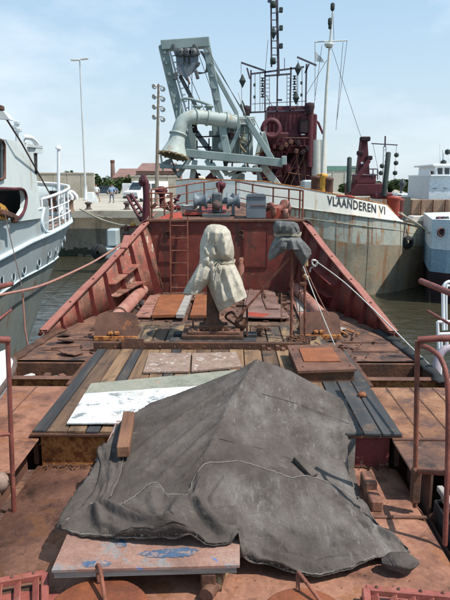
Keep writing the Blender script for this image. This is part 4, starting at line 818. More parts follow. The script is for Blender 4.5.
# loose scrap on the foredeck
rs_ = random.Random(21)
for k in range(46):
    y_ = rs_.uniform(7.75, 12.3); x_ = rs_.uniform(edgeL(y_) + .25, edgeR(y_) - .25)
    if -1.1 < x_ < .7 and 8.1 < y_ < 9.3: continue
    l_ = rs_.uniform(.08, .55); g = MB(); a_ = rs_.uniform(0, 3.1)
    if k % 3 == 0: g.beam((x_, y_, ZD + .035), (x_ + l_ * math.cos(a_), y_ + l_ * math.sin(a_), ZD + .05), .03, .02, bev=.003)
    elif k % 3 == 1: g.tube(smoothcurve([(x_, y_, ZD + .03), (x_ + .3 * l_ * math.cos(a_), y_ + .3 * l_, ZD + .05), (x_ + l_ * math.cos(a_), y_ + .2 * l_, ZD + .03)], 4), .010, 6)
    else: g.prism([(x_ + .5 * l_ * math.cos(q) * (.7 + .3 * rs_.random()), y_ + .4 * l_ * math.sin(q) * (.7 + .3 * rs_.random()), ZD + .045 + .02 * math.cos(q + a_)) for q in [i * 1.05 for i in range(6)]], (0, 0, -.012))
    g.build('scrap', rs_.choice(['rust_dark', 'rust_brown', 'deck_rust', 'rust_dark', 'board_edge', 'wood_black', 'coaming_rust']), B)
for x0 in (-1.7, .95):   # rust eaten plates lying on the deck
    for k in range(3):
        c_ = V3((x0 + rs_.uniform(-.3, .5), 8.0 + k * .55, ZD + .03)); MB().prism([c_ + V3((.30 * math.cos(q) * (.75 + .35 * rs_.random()), .20 * math.sin(q) * (.75 + .35 * rs_.random()), .006 * math.sin(3 * q))) for q in [i * .57 for i in range(11)]], (0, 0, -.01)).build('rust_plate', rs_.choice(['rust_brown', 'rust_dark', 'deck_rust']), B)
# ---- forecastle deck and its fittings
FZ = 4.42
rows = []
for y in [12.62, 13.2, 14.0, 14.8, 15.5, 16.0]:
    l, r = topL(y) + .02, topR(y) - .02; rows.append([(lerp(l, r, k / 8), y, topZ(y) - .02) for k in range(9)])
MB().grid(rows).build('forecastle_deck', 'deck_rust', B)
MB().prism([Q(184, 213, 13.4), Q(226, 212, 13.4), Q(226, 206, 14.2), Q(190, 207, 14.2)], (0, 0, -.05)).build('red_plate', 'vivid_red', B)
MB().prism([Q(158, 219, 12.9), Q(183, 218, 12.9), Q(181, 212, 13.1), Q(170, 213, 13.2)], (0, 0, -.05)).build('red_plate', 'vivid_red', B)
# forecastle rails
def railset(pts, top, mids, n_posts, lb, r=.018):
    t = thing('bow_railing', lb, 'railing', pts[0], 'rusty railings on the forecastle')
    pts = [V3(p) for p in pts]; c = smoothcurve(pts, 6)
    MB().tube([p + V3((0, 0, top)) for p in c], r, 8).build('top_rail', 'post_rust', t)
    for m_ in mids: MB().tube([p + V3((0, 0, m_)) for p in c], r * .7, 6).build('mid_rail', 'post_rust', t)
    for i in range(n_posts):
        p = c[int(i * (len(c) - 1) / (n_posts - 1))]; MB().tube([p - V3((0, 0, .04)), p + V3((0, 0, top))], r * 1.1, 8).build('post', 'post_rust', t)
railset([(1.50, 12.7, FZ), (1.35, 13.3, FZ + .02), (.75, 14.6, FZ + .08), (.1, 15.8, FZ + .2)], .60, (.2, .40), 6, 'rusty railing along the right side of the bow')
railset([(-1.72, 12.75, FZ - .0), (-1.35, 13.6, FZ + .05), (-.8, 15.0, FZ + .15), (-.3, 16.0, FZ + .22)], .62, (.22, .42), 5, 'rusty railing along the left side of the bow')
railset([(-1.75, 12.66, FZ), (-1.3, 12.68, FZ), (-1.28, 12.7, FZ)], .55, (.3,), 3, 'short rusty rail at the head of the ladder', .015)
# anchor windlass
c = Q(217, 215, 13.5); zb = c.z
t = thing('windlass', 'dark grey anchor windlass with drums standing on the bow', 'windlass', (c.x, 13.5, zb))
MB().box2((c.x - .33, 13.25, zb - .06), (c.x + .30, 13.75, zb + .04), .01).build('base', 'winch_dark', t)
MB().box2((c.x - .11, 13.36, zb + .04), (c.x + .12, 13.66, zb + .50), .04).build('gearbox', 'winch_dark', t)
for s, nm in ((-1, 'drum'), (1, 'drum')):
    MB().lathe((c.x + s * .12, 13.5, zb + .32), (s, 0, 0), [(0, .07), (.10, .07), (.10, .18), (.13, .19), (.16, .13), (.30, .11), (.36, .17), (.40, .18), (.40, .02)], 22).build(nm, 'grey_paint', t)
MB().box2((c.x + .33, 13.40, zb - .02), (c.x + .40, 13.6, zb + .5), .02).build('side_frame', 'grey_paint', t)
MB().box2((c.x - .40, 13.40, zb - .02), (c.x - .35, 13.6, zb + .4), .02).build('side_frame', 'winch_dark', t)
MB().lathe((c.x, 13.34, zb + .22), (0, -1, 0), [(0, .11), (.03, .11), (.03, .08), (.05, .08), (.05, .01)], 18).build('cover_plate', 'cable_dark', t)
for k in range(8):
    a = k * math.pi / 4; MB().lathe((c.x + .09 * math.cos(a), 13.31, zb + .22 + .09 * math.sin(a)), (0, -1, 0), [(0, .012), (.012, .008)], 6).build('bolt', 'rope_tan', t)
MB().tube([(c.x + .05, 13.7, zb + .45), (c.x + .02, 13.75, zb + .72)], .02, 8).build('lever', 'maroon', t)
MB().lathe((c.x + .08, 13.9, zb + .45), (0, 0, 1), [(0, .04), (.1, .05), (.18, .11), (.26, .12), (.3, .05)], 12).build('maroon_hub', 'maroon', t)
# grey electrical box
a = Q(246.5, 218, 12.95); b_ = Q(266, 194.5, 12.95)
t = thing('machinery_box', 'plain grey rounded machinery box on the bow beside the windlass', 'box', (a.x, 12.95, a.z))
g = MB(); pr = [(a.x, a.z), (a.x, b_.z - .06), (a.x + .05, b_.z), (b_.x - .05, b_.z), (b_.x, b_.z - .06), (b_.x, a.z)]
g.prism([(x, 12.95, z) for x, z in pr], (0, .42, 0)).build('body', 'grey_paint', t)
MB().prism([(lerp((a.x + b_.x) / 2, x, 1.05), 12.93, z if z < b_.z - .08 else z + .012) for x, z in pr if z > a.z + .01] , (0, .46, 0)).build('hood', 'grey_paint', t)
MB().box2((a.x + .09, 12.935, a.z + .26), (b_.x + .25, 12.955, a.z + .275)).build('rod', 'tube_red', t)
# orange red fairlead drums and coil
c = Q(280, 214, 13.2)
t = thing('fairlead_roller', 'orange red roller drum at the right shoulder of the bow', 'fairlead', (c.x, 13.2, c.z))
MB().lathe((c.x - .25, 13.1, c.z + .08), (1, .5, .1), [(0, .05), (.02, .17), (.08, .18), (.12, .11), (.34, .11), (.38, .2), (.45, .2), (.47, .05)], 20).build('drum', 'bulwark_red', t)
MB().prism([(c.x - .42, 13.05, c.z - .08), (c.x + .1, 13.05, c.z - .08), (c.x - .05, 13.05, c.z + .14), (c.x - .25, 13.05, c.z + .10)], (0, .04, 0)).build('bracket', 'vivid_red', t)
MB().lathe((c.x + .05, 13.0, c.z + .0), (1, .2, 0), [(0, .02), (.02, .12), (.1, .13), (.12, .02)], 16).build('sheave', 'deck_pink', t)
# coil of white rope
c = Q(192, 211, 13.8); pts = []
for i in range(90):
    a = i * .55; r_ = .12 + .05 * noise.noise((i * .3, 0, 0)); pts.append(c + V3((math.cos(a) * r_ * 1.6 + .1 * noise.noise((i * .11, 4, 0)), math.sin(a) * r_, .02 + i * .0012 + .03 * noise.noise((i * .2, 9, 1)))))
rope('rope_coil', pts, .016, 'rope_white', 'loose coil of white rope lying on the bow left of the windlass')
# maroon davit, left side
t = thing('anchor_davit', 'maroon curved davit pipe with a flanged mouth left of the bow', 'davit', Q(148, 214, 13.6))
MB().tube(smoothcurve([Q(145.5, 232, 13.6), Q(146, 214, 13.6), Q(146.5, 196, 13.6), Q(145.5, 185, 13.6), Q(142.5, 180, 13.6)], 5), [.085] * 8 + [.08] * 8 + [.10] * 5, 12).build('pipe', 'maroon', t)
MB().lathe(Q(142.8, 180.5, 13.6), (-.7, -.6, .3), [(-.03, .10), (0, .14), (.03, .13), (.03, .03)], 14).build('flange', 'maroon', t)
fr = MB()
for a, b_ in (((127, 196), (141, 221)), ((131, 194), (146, 217))): fr.beam(Q(*a, 14.2), Q(*b_, 13.7), .05, .05)
fr.build('side_beam', 'maroon', t)
for k in range(6):
    a = Q(127, 196, 14.2).lerp(Q(141, 221, 13.7), (k + .5) / 6); b_ = Q(131, 194, 14.2).lerp(Q(146, 217, 13.7), (k + .5) / 6); MB().beam(a, b_, .02, .035).build('rung', 'maroon', t)
g = MB(); g.beam(Q(122, 228, 14), Q(150, 226, 13.4), .08, .06); g.beam(Q(124, 234, 14), Q(146, 236, 13.5), .08, .05); g.build('platform_beam', 'maroon', t)
for (px, py, m_, lb) in ((126, 229, 'rust_brown', 'rusty lump on the maroon outrigger beam'), (133, 226.5, 'yellow_gear', 'yellowish lump on the maroon outrigger beam')):
    tag(MB().lathe(Q(px, py, 13.85), (0, .2, 1), [(-.04, .04), (.02, .08), (.07, .06), (.1, .01)], 10).build('buoy_float', m_, loc=Q(px, py, 13.85)), lb, 'float')
for i, (px, py, w_) in enumerate(((160, 206, .18), (166, 209, .15), (174, 207, .2), (172, 200, .12))):
    g = MB(); c = Q(px, py, 13.3 + .1 * i)
    for k in range(3): g.tube([c + V3((rr.uniform(-.1, .1), rr.uniform(-.1, .1), rr.uniform(-.1, .1))), c + V3((rr.uniform(-.2, .2), .1, rr.uniform(-.05, .12)))], w_ * .25, 7)
    g.build('fitting', ['deck_pink', 'rust_brown', 'rib_red', 'maroon'][i], B)
MB().lathe(Q(161.5, 195, 13.9), (0, 0, 1), [(-.3, .05), (0, .06), (.05, .14), (.12, .15), (.2, .05)], 12).build('vent_head', 'maroon', B)
# ================================================================== covered winch (white canvas)
bz = ZD + .055; wy = 8.55; wc = Q(213, 340, wy)
t = thing('deck_winch', 'hand winch on a dark timber base wrapped in a white canvas cover', 'winch', (wc.x, wy, bz))
for (x0, x1, y0, y1, z0, z1, m_) in ((-.62, .64, -.34, -.16, 0, .06, 'wood_black'), (-.60, .66, .02, .2, 0, .06, 'wood_black'), (-.45, .45, -.30, .16, .061, .12, 'rust_dark'), (-.36, .40, -.24, .10, .121, .165, 'rust_brown'), (-.2, .22, -.2, .06, .166, .24, 'rust_dark')):
    MB().box2((wc.x + x0, wy + y0, bz + z0), (wc.x + x1, wy + y1, bz + z1), .01).build('base_timber' if 'wood' in m_ else 'base_plate', m_, t)
MB().lathe((wc.x, wy + .02, bz + .24), (0, 0, 1), [(0, .15), (.05, .10), (.9, .08), (1.0, .10), (1.28, .08)], 14).build('pedestal', 'rust_dark', t)
for (a, b_) in (((193, 337), (193, 318)), ((193, 319), (204, 319)), ((204, 337), (204, 319)), ((247, 336), (247, 306)), ((236, 306), (247, 306))):
    MB().beam(Q(*a, wy), Q(*b_, wy), .03, .03, bev=.004).build('frame_bar', 'rust_brown', t)
MB().tube(smoothcurve([Q(246, 308, wy - .1), Q(238, 318, wy - .1), Q(232, 312, wy - .15), Q(226, 318, wy), Q(244, 330, wy)], 6), .017, 7).build('hook', 'rust_dark', t)
MB().lathe(Q(241, 323, wy), (0, -1, .1), [(0, .03), (.01, .10), (.03, .10), (.04, .03)], 14).build('wheel', 'rust_dark', t)
MB().lathe(Q(241, 280, wy + .2), (0, 0, 1), [(0, .04), (.2, .05), (.25, .03), (.32, .04), (.34, .01)], 10).build('grip', 'pipe_pink', t)
for i in range(8):
    MB().lathe((wc.x - .3 + .09 * i, wy - .2, bz + .166), (0, 0, 1), [(0, .02), (.03, .018), (.035, .005)], 6).build('bolt', 'rust_brown', t)
def drape(name, m, prof, y0, depth, folds, amp, seed, parent, n=150, hem=None, twist=0.0, thick=.006):
    """prof: list of (py, px_left, px_right, depth factor) outline of the cloth seen from the wheelhouse; ring cross sections with folds"""
    rows = []; pr = []
    for i in range(len(prof) - 1):
        for k in range(8):
            tt = k / 8; pr.append([lerp(a, b, tt) for a, b in zip(prof[i], prof[i + 1])])
    pr.append(list(prof[-1])); N = len(pr)
    for i, (py, xl_, xr_, df) in enumerate(pr):
        a = Q(xl_, py, y0); b_ = Q(xr_, py, y0); c = (a + b_) / 2; rx = (b_.x - a.x) / 2; row = []
        for k in range(n):
            an = 2 * math.pi * k / n; fo = 0
            g_ = i / N
            for (fr_, ph, am) in folds: fo += am * (1 - 2.2 * abs(math.sin(fr_ * .5 * an + ph + 1.0 * noise.noise((g_ * 2.5, fr_, seed))))) * (.45 + .75 * min(1, abs(g_ * 1.6)))
            nn_ = .7 * noise.noise((math.cos(an) * 2.2, math.sin(an) * 2.2 + seed, g_ * 3)) + .5 * (abs(noise.noise((math.cos(an) * 3.5 + g_ * 4, math.sin(an) * 3.5 + seed, g_ * 6))) * 2 - .5)
            sharp = abs(noise.noise((math.cos(an) * 3 + g_ * 5, math.sin(an) * 3 + seed, g_ * 3)))
            sc = 1 + amp * df * (fo + nn_ * .8 - sharp * .9)
            x = c.x + math.cos(an) * rx * sc; y = y0 + math.sin(an) * min(rx, depth) * df * sc; z = c.z
            if hem: z += hem(an) * max(0, (g_ - .55) / .45)
            row.append((x, y, z))
        rows.append(row)
    mb = MB(); mb.grid(rows, True, True); o = mb.build(name, m, parent, recalc=True, solid=thick); return o
cov = thing('canvas_cover', 'dirty white canvas cover tied round the deck winch', 'cover', (wc.x, wy, 3.3))
def relief(name, m, rows, y0, depth, folds, parent, n=90, nv=110, pinch=None, seed=1.0, back=True):
    """cloth seen from the wheelhouse: rows = [(py_left, py_right, px_left, px_right)]; bulges towards the viewer, folds = [(px0,py0,px1,py1,height,width)]"""
    def sl(u, v):
        t_ = v * (len(rows) - 1); a = min(int(t_), len(rows) - 2); f = t_ - a; f = f if len(rows) < 3 else f; q_ = [lerp(c_, d_, f) for c_, d_ in zip(rows[a], rows[a + 1])]
        return lerp(q_[2], q_[3], u), lerp(q_[0], q_[1], u)
    g_ = []
    for j in range(nv + 1):
        v = j / nv; row = []
        for k in range(n + 1):
            u = k / n; uu_ = .5 - .5 * math.cos(math.pi * u); px, py = sl(uu_, v); px += .5 * noise.noise((py * .12, 3 * round(u), seed)); r_ = math.sqrt(max(0, 1 - (2 * uu_ - 1) ** 2))
            h_ = depth(py) * r_ ; e_ = 0
            for (a0, b0, a1, b1, hh_, w_) in folds:
                dx, dy = a1 - a0, b1 - b0; tt = ((px - a0) * dx + (py - b0) * dy) / (dx * dx + dy * dy); t2 = min(1, max(0, tt)); d_ = math.hypot(px - a0 - t2 * dx, py - b0 - t2 * dy); sd = 1 if (px - a0) * dy - (py - b0) * dx > 0 else 1.9
                e_ += 1.5 * hh_ * math.exp(-(d_ / (w_ * sd)) ** 1.4) * (min(1, max(0, min(tt, 1 - tt) * 5 + .25)))
            e_ += .012 * noise.noise((px * .16, py * .10, seed)) + .016 * (abs(noise.noise((px * .22 + py * .08, py * .11, seed + 4))) - .2) + .003 * noise.noise((px * .9, py * .9, seed))
            row.append(Q(px, py, y0 - h_ - e_ * min(1, r_ * 1.6 + .15)))
        g_.append(row)
    mb = MB(); mb.grid(g_)
    if back:
        bk = [[V3((p.x, 2 * y0 - p.y if p.y < y0 else p.y, p.z)) for p in r_] for r_ in g_]; mb.grid(bk)
    return mb.build(name, m, parent, recalc=2, solid=.004)
dep = lambda py: .20 * min(1, max(.0, (py - 224.2) / 9)) ** .5 * (1 - .30 * math.exp(-((py - 262) / 4.5) ** 2)) + (.10 * max(0, (py - 262) / 50))
FH = [(216, 226, 213, 260, .035, 2.2), (222, 227, 227, 260, .045, 3.0), (208, 231, 206, 259, .028, 1.8), (230, 236, 222, 261, .03, 1.8), (212, 240, 221, 261, -.03, 1.6), (226, 229, 214, 258, .02, 2.5), (203, 246, 212, 262, .03, 1.8),
      (200, 266, 232, 260, -.025, 1.2), (212, 263, 214, 295, .04, 2.2), (218, 263, 224, 308, .05, 3.0), (224, 263, 235, 303, .045, 2.6), (229, 263, 243, 295, .035, 2.2), (216, 266, 230, 296, -.03, 2.0), (233, 262, 245, 292, .025, 1.5), (222, 266, 219, 300, -.025, 2.0), (204, 262, 226, 267, .018, 1.5)]
relief('body', 'canvas_white', [(224.5, 224.8, 211, 220), (226, 227, 207.5, 226), (231, 232, 204.2, 230), (238, 239, 201.5, 232), (246, 246, 199.8, 233.6), (254, 254, 200, 234), (260, 260, 201.5, 233.3), (263.5, 262.5, 202.5, 233), (270, 267, 203.5, 236), (277, 272, 204.5, 238.5), (285, 278, 207.5, 241), (294, 284.5, 211, 243), (303, 291, 215, 245.3), (312, 297.5, 219, 247)], wy - .04, dep, FH, cov, seed=2.3)
dep2 = lambda py: .10 + .05 * max(0, (py - 250) / 40)
relief('sleeve', 'canvas_white', [(249, 254, 201, 212), (257, 259, 200, 217), (264, 264, 199, 218), (270, 271, 195.5, 216), (277, 277, 191.5, 213.5), (284, 281, 187.5, 210.5), (290, 284.5, 184.3, 207.5), (294, 289, 182.8, 203.5), (295.5, 293.5, 187, 200)], wy - .13, dep2, [(203, 252, 193, 288, .035, 2.0), (209, 256, 199, 286, .04, 2.4), (214, 260, 205, 283, .03, 1.8), (198, 264, 188, 287, .02, 1.5), (203, 264, 214, 270, -.02, 2)], cov, seed=6.1)
c0 = Q(218, 262, wy); pts = []
for i in range(49):
    a = 2 * math.pi * i / 24; pts.append((c0.x + math.cos(a) * (.238 + .004 * (i // 24)), wy - .04 + math.sin(a) * .205, c0.z + .012 * math.sin(3 * a) + .02 * (i // 24)))
MB().tube(pts, .011, 6).build('cord', 'rope_tan', cov)
MB().tube(smoothcurve([Q(217, 262, 8.28), Q(213, 266, 8.24), Q(214, 272, 8.2), Q(218, 264, 8.25), Q(221, 270, 8.2), Q(219, 278, 8.18)], 5), .009, 6).build('cord_end', 'rope_tan', cov)
# ================================================================== grey covered frame
gy = 8.5; ga, gb = Q(291, 348, gy), Q(305.5, 350, gy)
t = thing('hose_stand', 'rusty two legged stand with rungs under a grey canvas cover', 'stand', (ga.x, gy, ZD))
MB().tube([(ga.x, gy, ZD), Q(292.5, 245, gy)], .022, 8).build('leg', 'post_rust', t)
MB().tube([(gb.x, gy + .1, ZD), Q(304.5, 245, gy + .1)], .018, 8).build('leg', 'post_rust', t)
MB().tube([Q(241, 314, gy - .1), Q(262, 290, gy - .05), Q(291, 256, gy)], .017, 8).build('brace', 'post_rust', t)
for k in range(4):
    f = MB(); f.box(Q(303 + (k % 2) * 3, 284 - k * 7, gy + .05), (.10, .05, .06), Matrix.Rotation(.5 * k, 3, 'Y'), .01); f.build('bracket', 'brass_rust' if k % 2 else 'rust_dark', t)
MB().tube([Q(299, 262, gy + .1), Q(300, 348, gy + .1)], .008, 6).build('rod', 'rust_brown', t)
gc = thing('canvas_cover', 'grey canvas cover bundled with cord over the rusty stand', 'cover', (Q(290, 240, gy).x, gy, 3.8))
dg_ = lambda py: .17 * min(1, max(0, (py - 219.3) / 7)) ** .5 * (1 - .32 * math.exp(-((py - 236) / 3.5) ** 2)) + .04 * max(0, (py - 238) / 20)
FG = [(280, 221, 279, 234, .035, 1.8), (287, 221, 285, 234, .03, 2.0), (293, 222, 292, 235, .035, 1.8), (277, 222, 276, 234, .02, 1.5), (285, 237, 276, 256, .045, 2.2), (288, 238, 283, 254, .03, 1.6), (291, 237, 296, 258, .045, 2.2), (296, 237, 306, 258, .04, 2.2), (283, 237, 270, 252, .03, 1.6), (299, 236, 310, 250, .025, 1.5), (287, 240, 290, 252, -.03, 1.8), (292, 224, 297, 233, -.02, 1.2)]
relief('hood', 'canvas_grey', [(220.5, 222, 277, 294), (221.5, 223.5, 275, 297.5), (227, 228, 273.8, 299.5), (232, 233, 274.2, 300.2), (236, 236, 275.5, 299.6), (239, 238.5, 274.5, 301), (243, 242, 272.5, 304), (247, 246, 271, 307), (249.5, 249.5, 277, 305)], gy, dg_, FG, gc, seed=3.7)
relief('left_lobe', 'canvas_grey', [(243, 243, 272.5, 289), (247, 248, 270.5, 287), (252, 252, 269, 283.5), (257, 255, 268.2, 279), (261, 258, 268.4, 275)], gy - .02, lambda py: .12, FG, gc, seed=5.2, n=40, nv=40)
relief('right_lobe', 'canvas_grey', [(243, 242, 288, 304.5), (249, 246, 291, 308), (255, 250, 295, 311), (261, 254, 299.5, 311.5), (266, 258.5, 303, 309)], gy - .02, lambda py: .12, FG, gc, seed=8.2, n=40, nv=40)
c0 = Q(287.5, 235, gy); pts = []
for i in range(49):
    a = 2 * math.pi * i / 24; pts.append((c0.x + math.cos(a) * (.185 + .004 * (i // 24)), gy + math.sin(a) * .15, c0.z + .01 * math.sin(3 * a) + .02 * (i // 24)))
MB().tube(pts, .009, 6).build('cord', 'rope_tan', gc)
rope('guy_rope', sag(Q(303, 266, 8.4), P(336, 348, ZD + .1), .02), .008, 'rope_white', 'pale guy rope from the grey cover down to the square hatch')
rope('guy_rope', sag(Q(303, 262, 8.4), P(329, 316, ZD + .4), .03), .007, 'rope_red', 'thin reddish guy rope from the grey cover to the tilted hatch cover')
# ================================================================== sheet, painted board, timber blocks
ws = MB()
a, b_, c, d = P(67, 423.5, 2.935), P(91, 383.5, 2.935), P(236, 370, 2.935), Q(205, 410, 5.36); d = V3((.25, 5.30, 2.935))
def mix4(u, v): return a.lerp(b_, v).lerp(d.lerp(c, v), u)
t = thing('plywood_sheet', 'weathered sheet with a flaking white front strip lying on the hatch planks', 'sheet', a)
f_ = MB(); f_.grid([[mix4(k / 12, v) + V3((0, .02 * noise.noise((k * .7, 1, 1)), .0)) for k in range(13)] for v in (0, .2, .45, .7)], False)
f_.build('white_strip', 'sheet_white', t, solid=.014)
f_ = MB(); f_.grid([[mix4(k / 12, v) + V3((0, .03 * noise.noise((k * .7, 1, 1)) if v < .75 else 0, -.004)) for k in range(13)] for v in (.7, .8, .9, 1.0)], False)
f_.build('bare_strip', 'sheet_green', t, solid=.014)
for (q0, lb) in (([(143, 372), (149, 353), (191, 353), (189, 371)], 'left one of two flaked boards lying behind the white sheet'), ([(191.5, 371), (192.5, 353), (236, 352), (242, 366)], 'right one of two flaked boards lying behind the white sheet')):
    q = [P(*p, 2.935) for p in q0]; tag(MB().prism(q, (0, 0, -.022)).build('flaked_board', 'wood_flaked', loc=q[0]), lb, 'board', 'flaked boards on the hatch planks')
# painted board under the tarp: tilts up onto the hatch edge
fl, frr, bl, brr = V3((-1.145, 3.335, 2.775)), V3((.055, 3.40, 2.775)), V3((-1.11, 5.34, 2.945)), V3((.08, 5.40, 2.945))
t = thing('painted_board', 'large pink board with blue paint stains under the left part of the tarpaulin', 'board', fl)
rows = [[fl.lerp(bl, v).lerp(frr.lerp(brr, v), u / 10) for u in range(11)] for v in [k / 10 for k in range(11)]]
def slab(rows, dz):
    m_ = MB(); m_.grid(rows, False); m_.grid([[p + V3((0, 0, dz)) for p in r] for r in rows], False)
    edge = [r[0] for r in rows] + rows[-1][1:] + [r[-1] for r in reversed(rows[:-1])] + list(reversed(rows[0][1:-1])) + [rows[0][0]]
    m_.grid([edge, [p + V3((0, 0, dz)) for p in edge]], False); return m_
slab(rows, -.018).build('top_sheet', 'board_pink', t)
e = [fl + V3((.012, .012, -.019)), frr + V3((-.02, .012, -.019)), brr + V3((-.02, -.01, -.019)), bl + V3((.012, -.01, -.019))]
MB().prism(e, (0, 0, -.045)).build('frame', 'board_edge', t)
def bpt(px, py, dz=.003):
    p = P(px, py, 2.79); p.z = lerp(2.775, 2.945, (p.y - 3.36) / 2.0) + dz; return p
for pts in ([(115, 544), (121, 541), (127, 543), (126, 547), (119, 548)], [(82, 561), (107, 560), (112, 562), (108, 565), (84, 565)], [(137, 554), (146, 551), (170, 549), (188, 548), (199, 550), (193, 555), (174, 557), (150, 557)], [(96, 470), (103, 466), (105, 472), (99, 476)], [(92, 478), (98, 474), (98, 480)]):
    q = [bpt(*p) for p in pts]; q = [a_.lerp(b2, k_ / 9) + V3((.010 * noise.noise((i_ * 3.1 + k_ * .9, k_, 1)) + .006 * random.uniform(-1, 1), .012 * noise.noise((i_ * 2.3 + k_ * .8, k_, 7)) + .005 * random.uniform(-1, 1), 0)) for i_, (a_, b2) in enumerate(zip(q, q[1:] + q[:1])) for k_ in range(9)]; MB().add(q, [tuple(range(len(q)))]).build('paint_splash', 'blue_paint', t, recalc=False)
# support frame below board and tarp: old skylight
t = thing('skylight', 'low skylight casing hidden beneath the tarpaulin', 'skylight', (0, 4.3, ZL))
MB().box2((-.95, 3.80, ZL), (.84, 5.12, 2.62), .02).build('coaming', 'deck_pink', t)
for x in (-.9, -.2): MB().box2((x, 3.40, ZL), (x + .1, 3.5, 2.705), .01).build('bearer', 'rust_dark', t)
t1 = tag(MB().box2((-.22, 4.45, 2.70), (-.12, 4.55, 3.05)).build('prop', 'block_dark', t)) 
# ================================================================== THE TARPAULIN (draped by a small cloth solver)
rid = [(3.40, -.34, 2.80), (3.60, -.34, 2.87), (3.85, -.30, 2.935), (4.1, -.25, 3.00), (4.35, -.20, 3.055), (4.6, -.14, 3.125), (5.25, .0, 3.20), (5.7, .16, 3.30), (6.1, .29, 3.385), (6.3, .3, 3.39)]
ry = np.array([r[0] for r in rid]); rx_ = np.array([r[1] for r in rid]); rz_ = np.array([r[2] for r in rid])
def Hs(x, y):
    xr_ = np.interp(y, ry, rx_); zr_ = np.interp(y, ry, rz_)
    xl_ = np.interp(y, [3.4, 5.0, 6.0], [-1.0, -1.0, -.86]); zl_ = np.interp(y, [3.3, 5.19, 5.2, 6.2], [2.79, 2.94, 2.94, 2.94])
    xe = np.interp(y, [3.5, 4.4, 6.2], [1.12, 1.02, 1.16]); ze = np.interp(y, [3.4, 5.0, 5.2, 6.2], [2.62, 2.66, 2.90, 2.915])
    L_ = zr_ + (zl_ - zr_) * np.clip((xr_ - x) / (xr_ - xl_), 0, 1) ** .72
    R_ = zr_ + (ze - zr_) * np.clip((x - xr_) / (xe - xr_), 0, 1) ** .80
    h_ = np.where(x < xr_, L_, R_)
    base = np.where(y > 5.17, 2.918, np.where((x < .06), 2.785 + .085 * np.clip(y - 3.36, 0, 2), 2.545))
    base = np.where((x < -1.34) & (y < 5.17), 2.545, base); base = np.where((y < 3.34), 2.545, base)
    base = np.where((y >= 5.17) & (x < .1), 2.948, base)
    front = np.interp(y, [3.36, 3.62], [0, 1]); fr2 = np.interp(y, [3.42, 4.15], [0, 1]) ** .8; h_ = np.where(x > .06, lerp(2.565, h_, fr2), np.maximum(h_ * 1, base) if False else lerp(2.79, h_, np.clip(front * 1.2, 0, 1)))
    inside = (x > xl_) & (x < xe) & (y > 3.36)
    return np.where(inside, np.maximum(h_, base), base)
# outline of the cloth in plan, from the photo
OL = [(57, 531, 2.80), (61, 516, 2.82), (74, 497, 2.83), (88, 478, 2.86), (97, 463, 2.88), (97, 450, 2.91), (108, 441, 2.93), (122, 421, 2.95), (150, 403, 2.96), (178, 392, 3.05), (215, 375, 3.2), (258, 357, 3.385),
      (290, 368, 3.2), (318, 383, 3.05), (346, 398, 2.93), (350, 425, 2.80), (356, 455, 2.72), (360, 487, 2.66), (372, 512, 2.62), (390, 532, 2.60), (411, 550, 2.57),
      (398, 559, 2.57), (375, 563, 2.57), (350, 574, 2.57), (318, 581, 2.57), (290, 578, 2.57), (268, 569, 2.60), (245, 556, 2.70), (215, 547, 2.80), (170, 546, 2.80), (120, 543, 2.80), (82, 539, 2.80)]
olp = [P(*o) for o in OL]
# map a rectangle of cloth onto that outline: four sides (left, back, right, front)
sides = {'L': olp[0:9], 'Bk': olp[8:15], 'Rt': olp[14:21], 'F': olp[20:] + olp[:1]}
def resamp(pts, n):
    a_ = np.array([(p.x, p.y) for p in pts]); s_ = np.r_[0, np.cumsum(np.hypot(*np.diff(a_, axis=0).T))]; q_ = np.linspace(0, s_[-1], n); return np.c_[np.interp(q_, s_, a_[:, 0]), np.interp(q_, s_, a_[:, 1])]
NX, NY = 120, 132
cl = resamp(sides['L'], NY); cb = resamp(sides['Bk'], NX); crr = resamp(sides['Rt'], NY)[::-1]; cf = resamp(sides['F'], NX)[::-1]
U, W_ = np.meshgrid(np.linspace(0, 1, NX), np.linspace(0, 1, NY)); U = U[..., None]; W_ = W_[..., None]
XY = (1 - U) * cl[:, None] + U * crr[:, None] + (1 - W_) * cf[None] + W_ * cb[None] - ((1 - U) * (1 - W_) * cf[0] + U * (1 - W_) * cf[-1] + (1 - U) * W_ * cb[0] + U * W_ * cb[-1])
rng = np.random.RandomState(5)
def fold(x, y, pts, h_, w_):
    """height of a fold running along pts given as photo pixels + z"""
    q_ = [P(*p) for p in pts]; out = np.zeros_like(x)
    best = np.full_like(x, 9.); along = np.zeros_like(x)
    for i, (a_, b2) in enumerate(zip(q_, q_[1:])):
        dx, dy = b2.x - a_.x, b2.y - a_.y; l2 = dx * dx + dy * dy; tt = np.clip(((x - a_.x) * dx + (y - a_.y) * dy) / l2, 0, 1)
        d_ = np.hypot(x - a_.x - tt * dx, y - a_.y - tt * dy); upd = d_ < best; best = np.where(upd, d_, best); along = np.where(upd, (i + tt) / (len(q_) - 1), along)
    env = np.clip(np.sin(np.pi * np.clip(along * .9 + .05, 0, 1)) * 1.5, 0, 1)
    return h_ * env * np.exp(-(best / w_) ** 2)
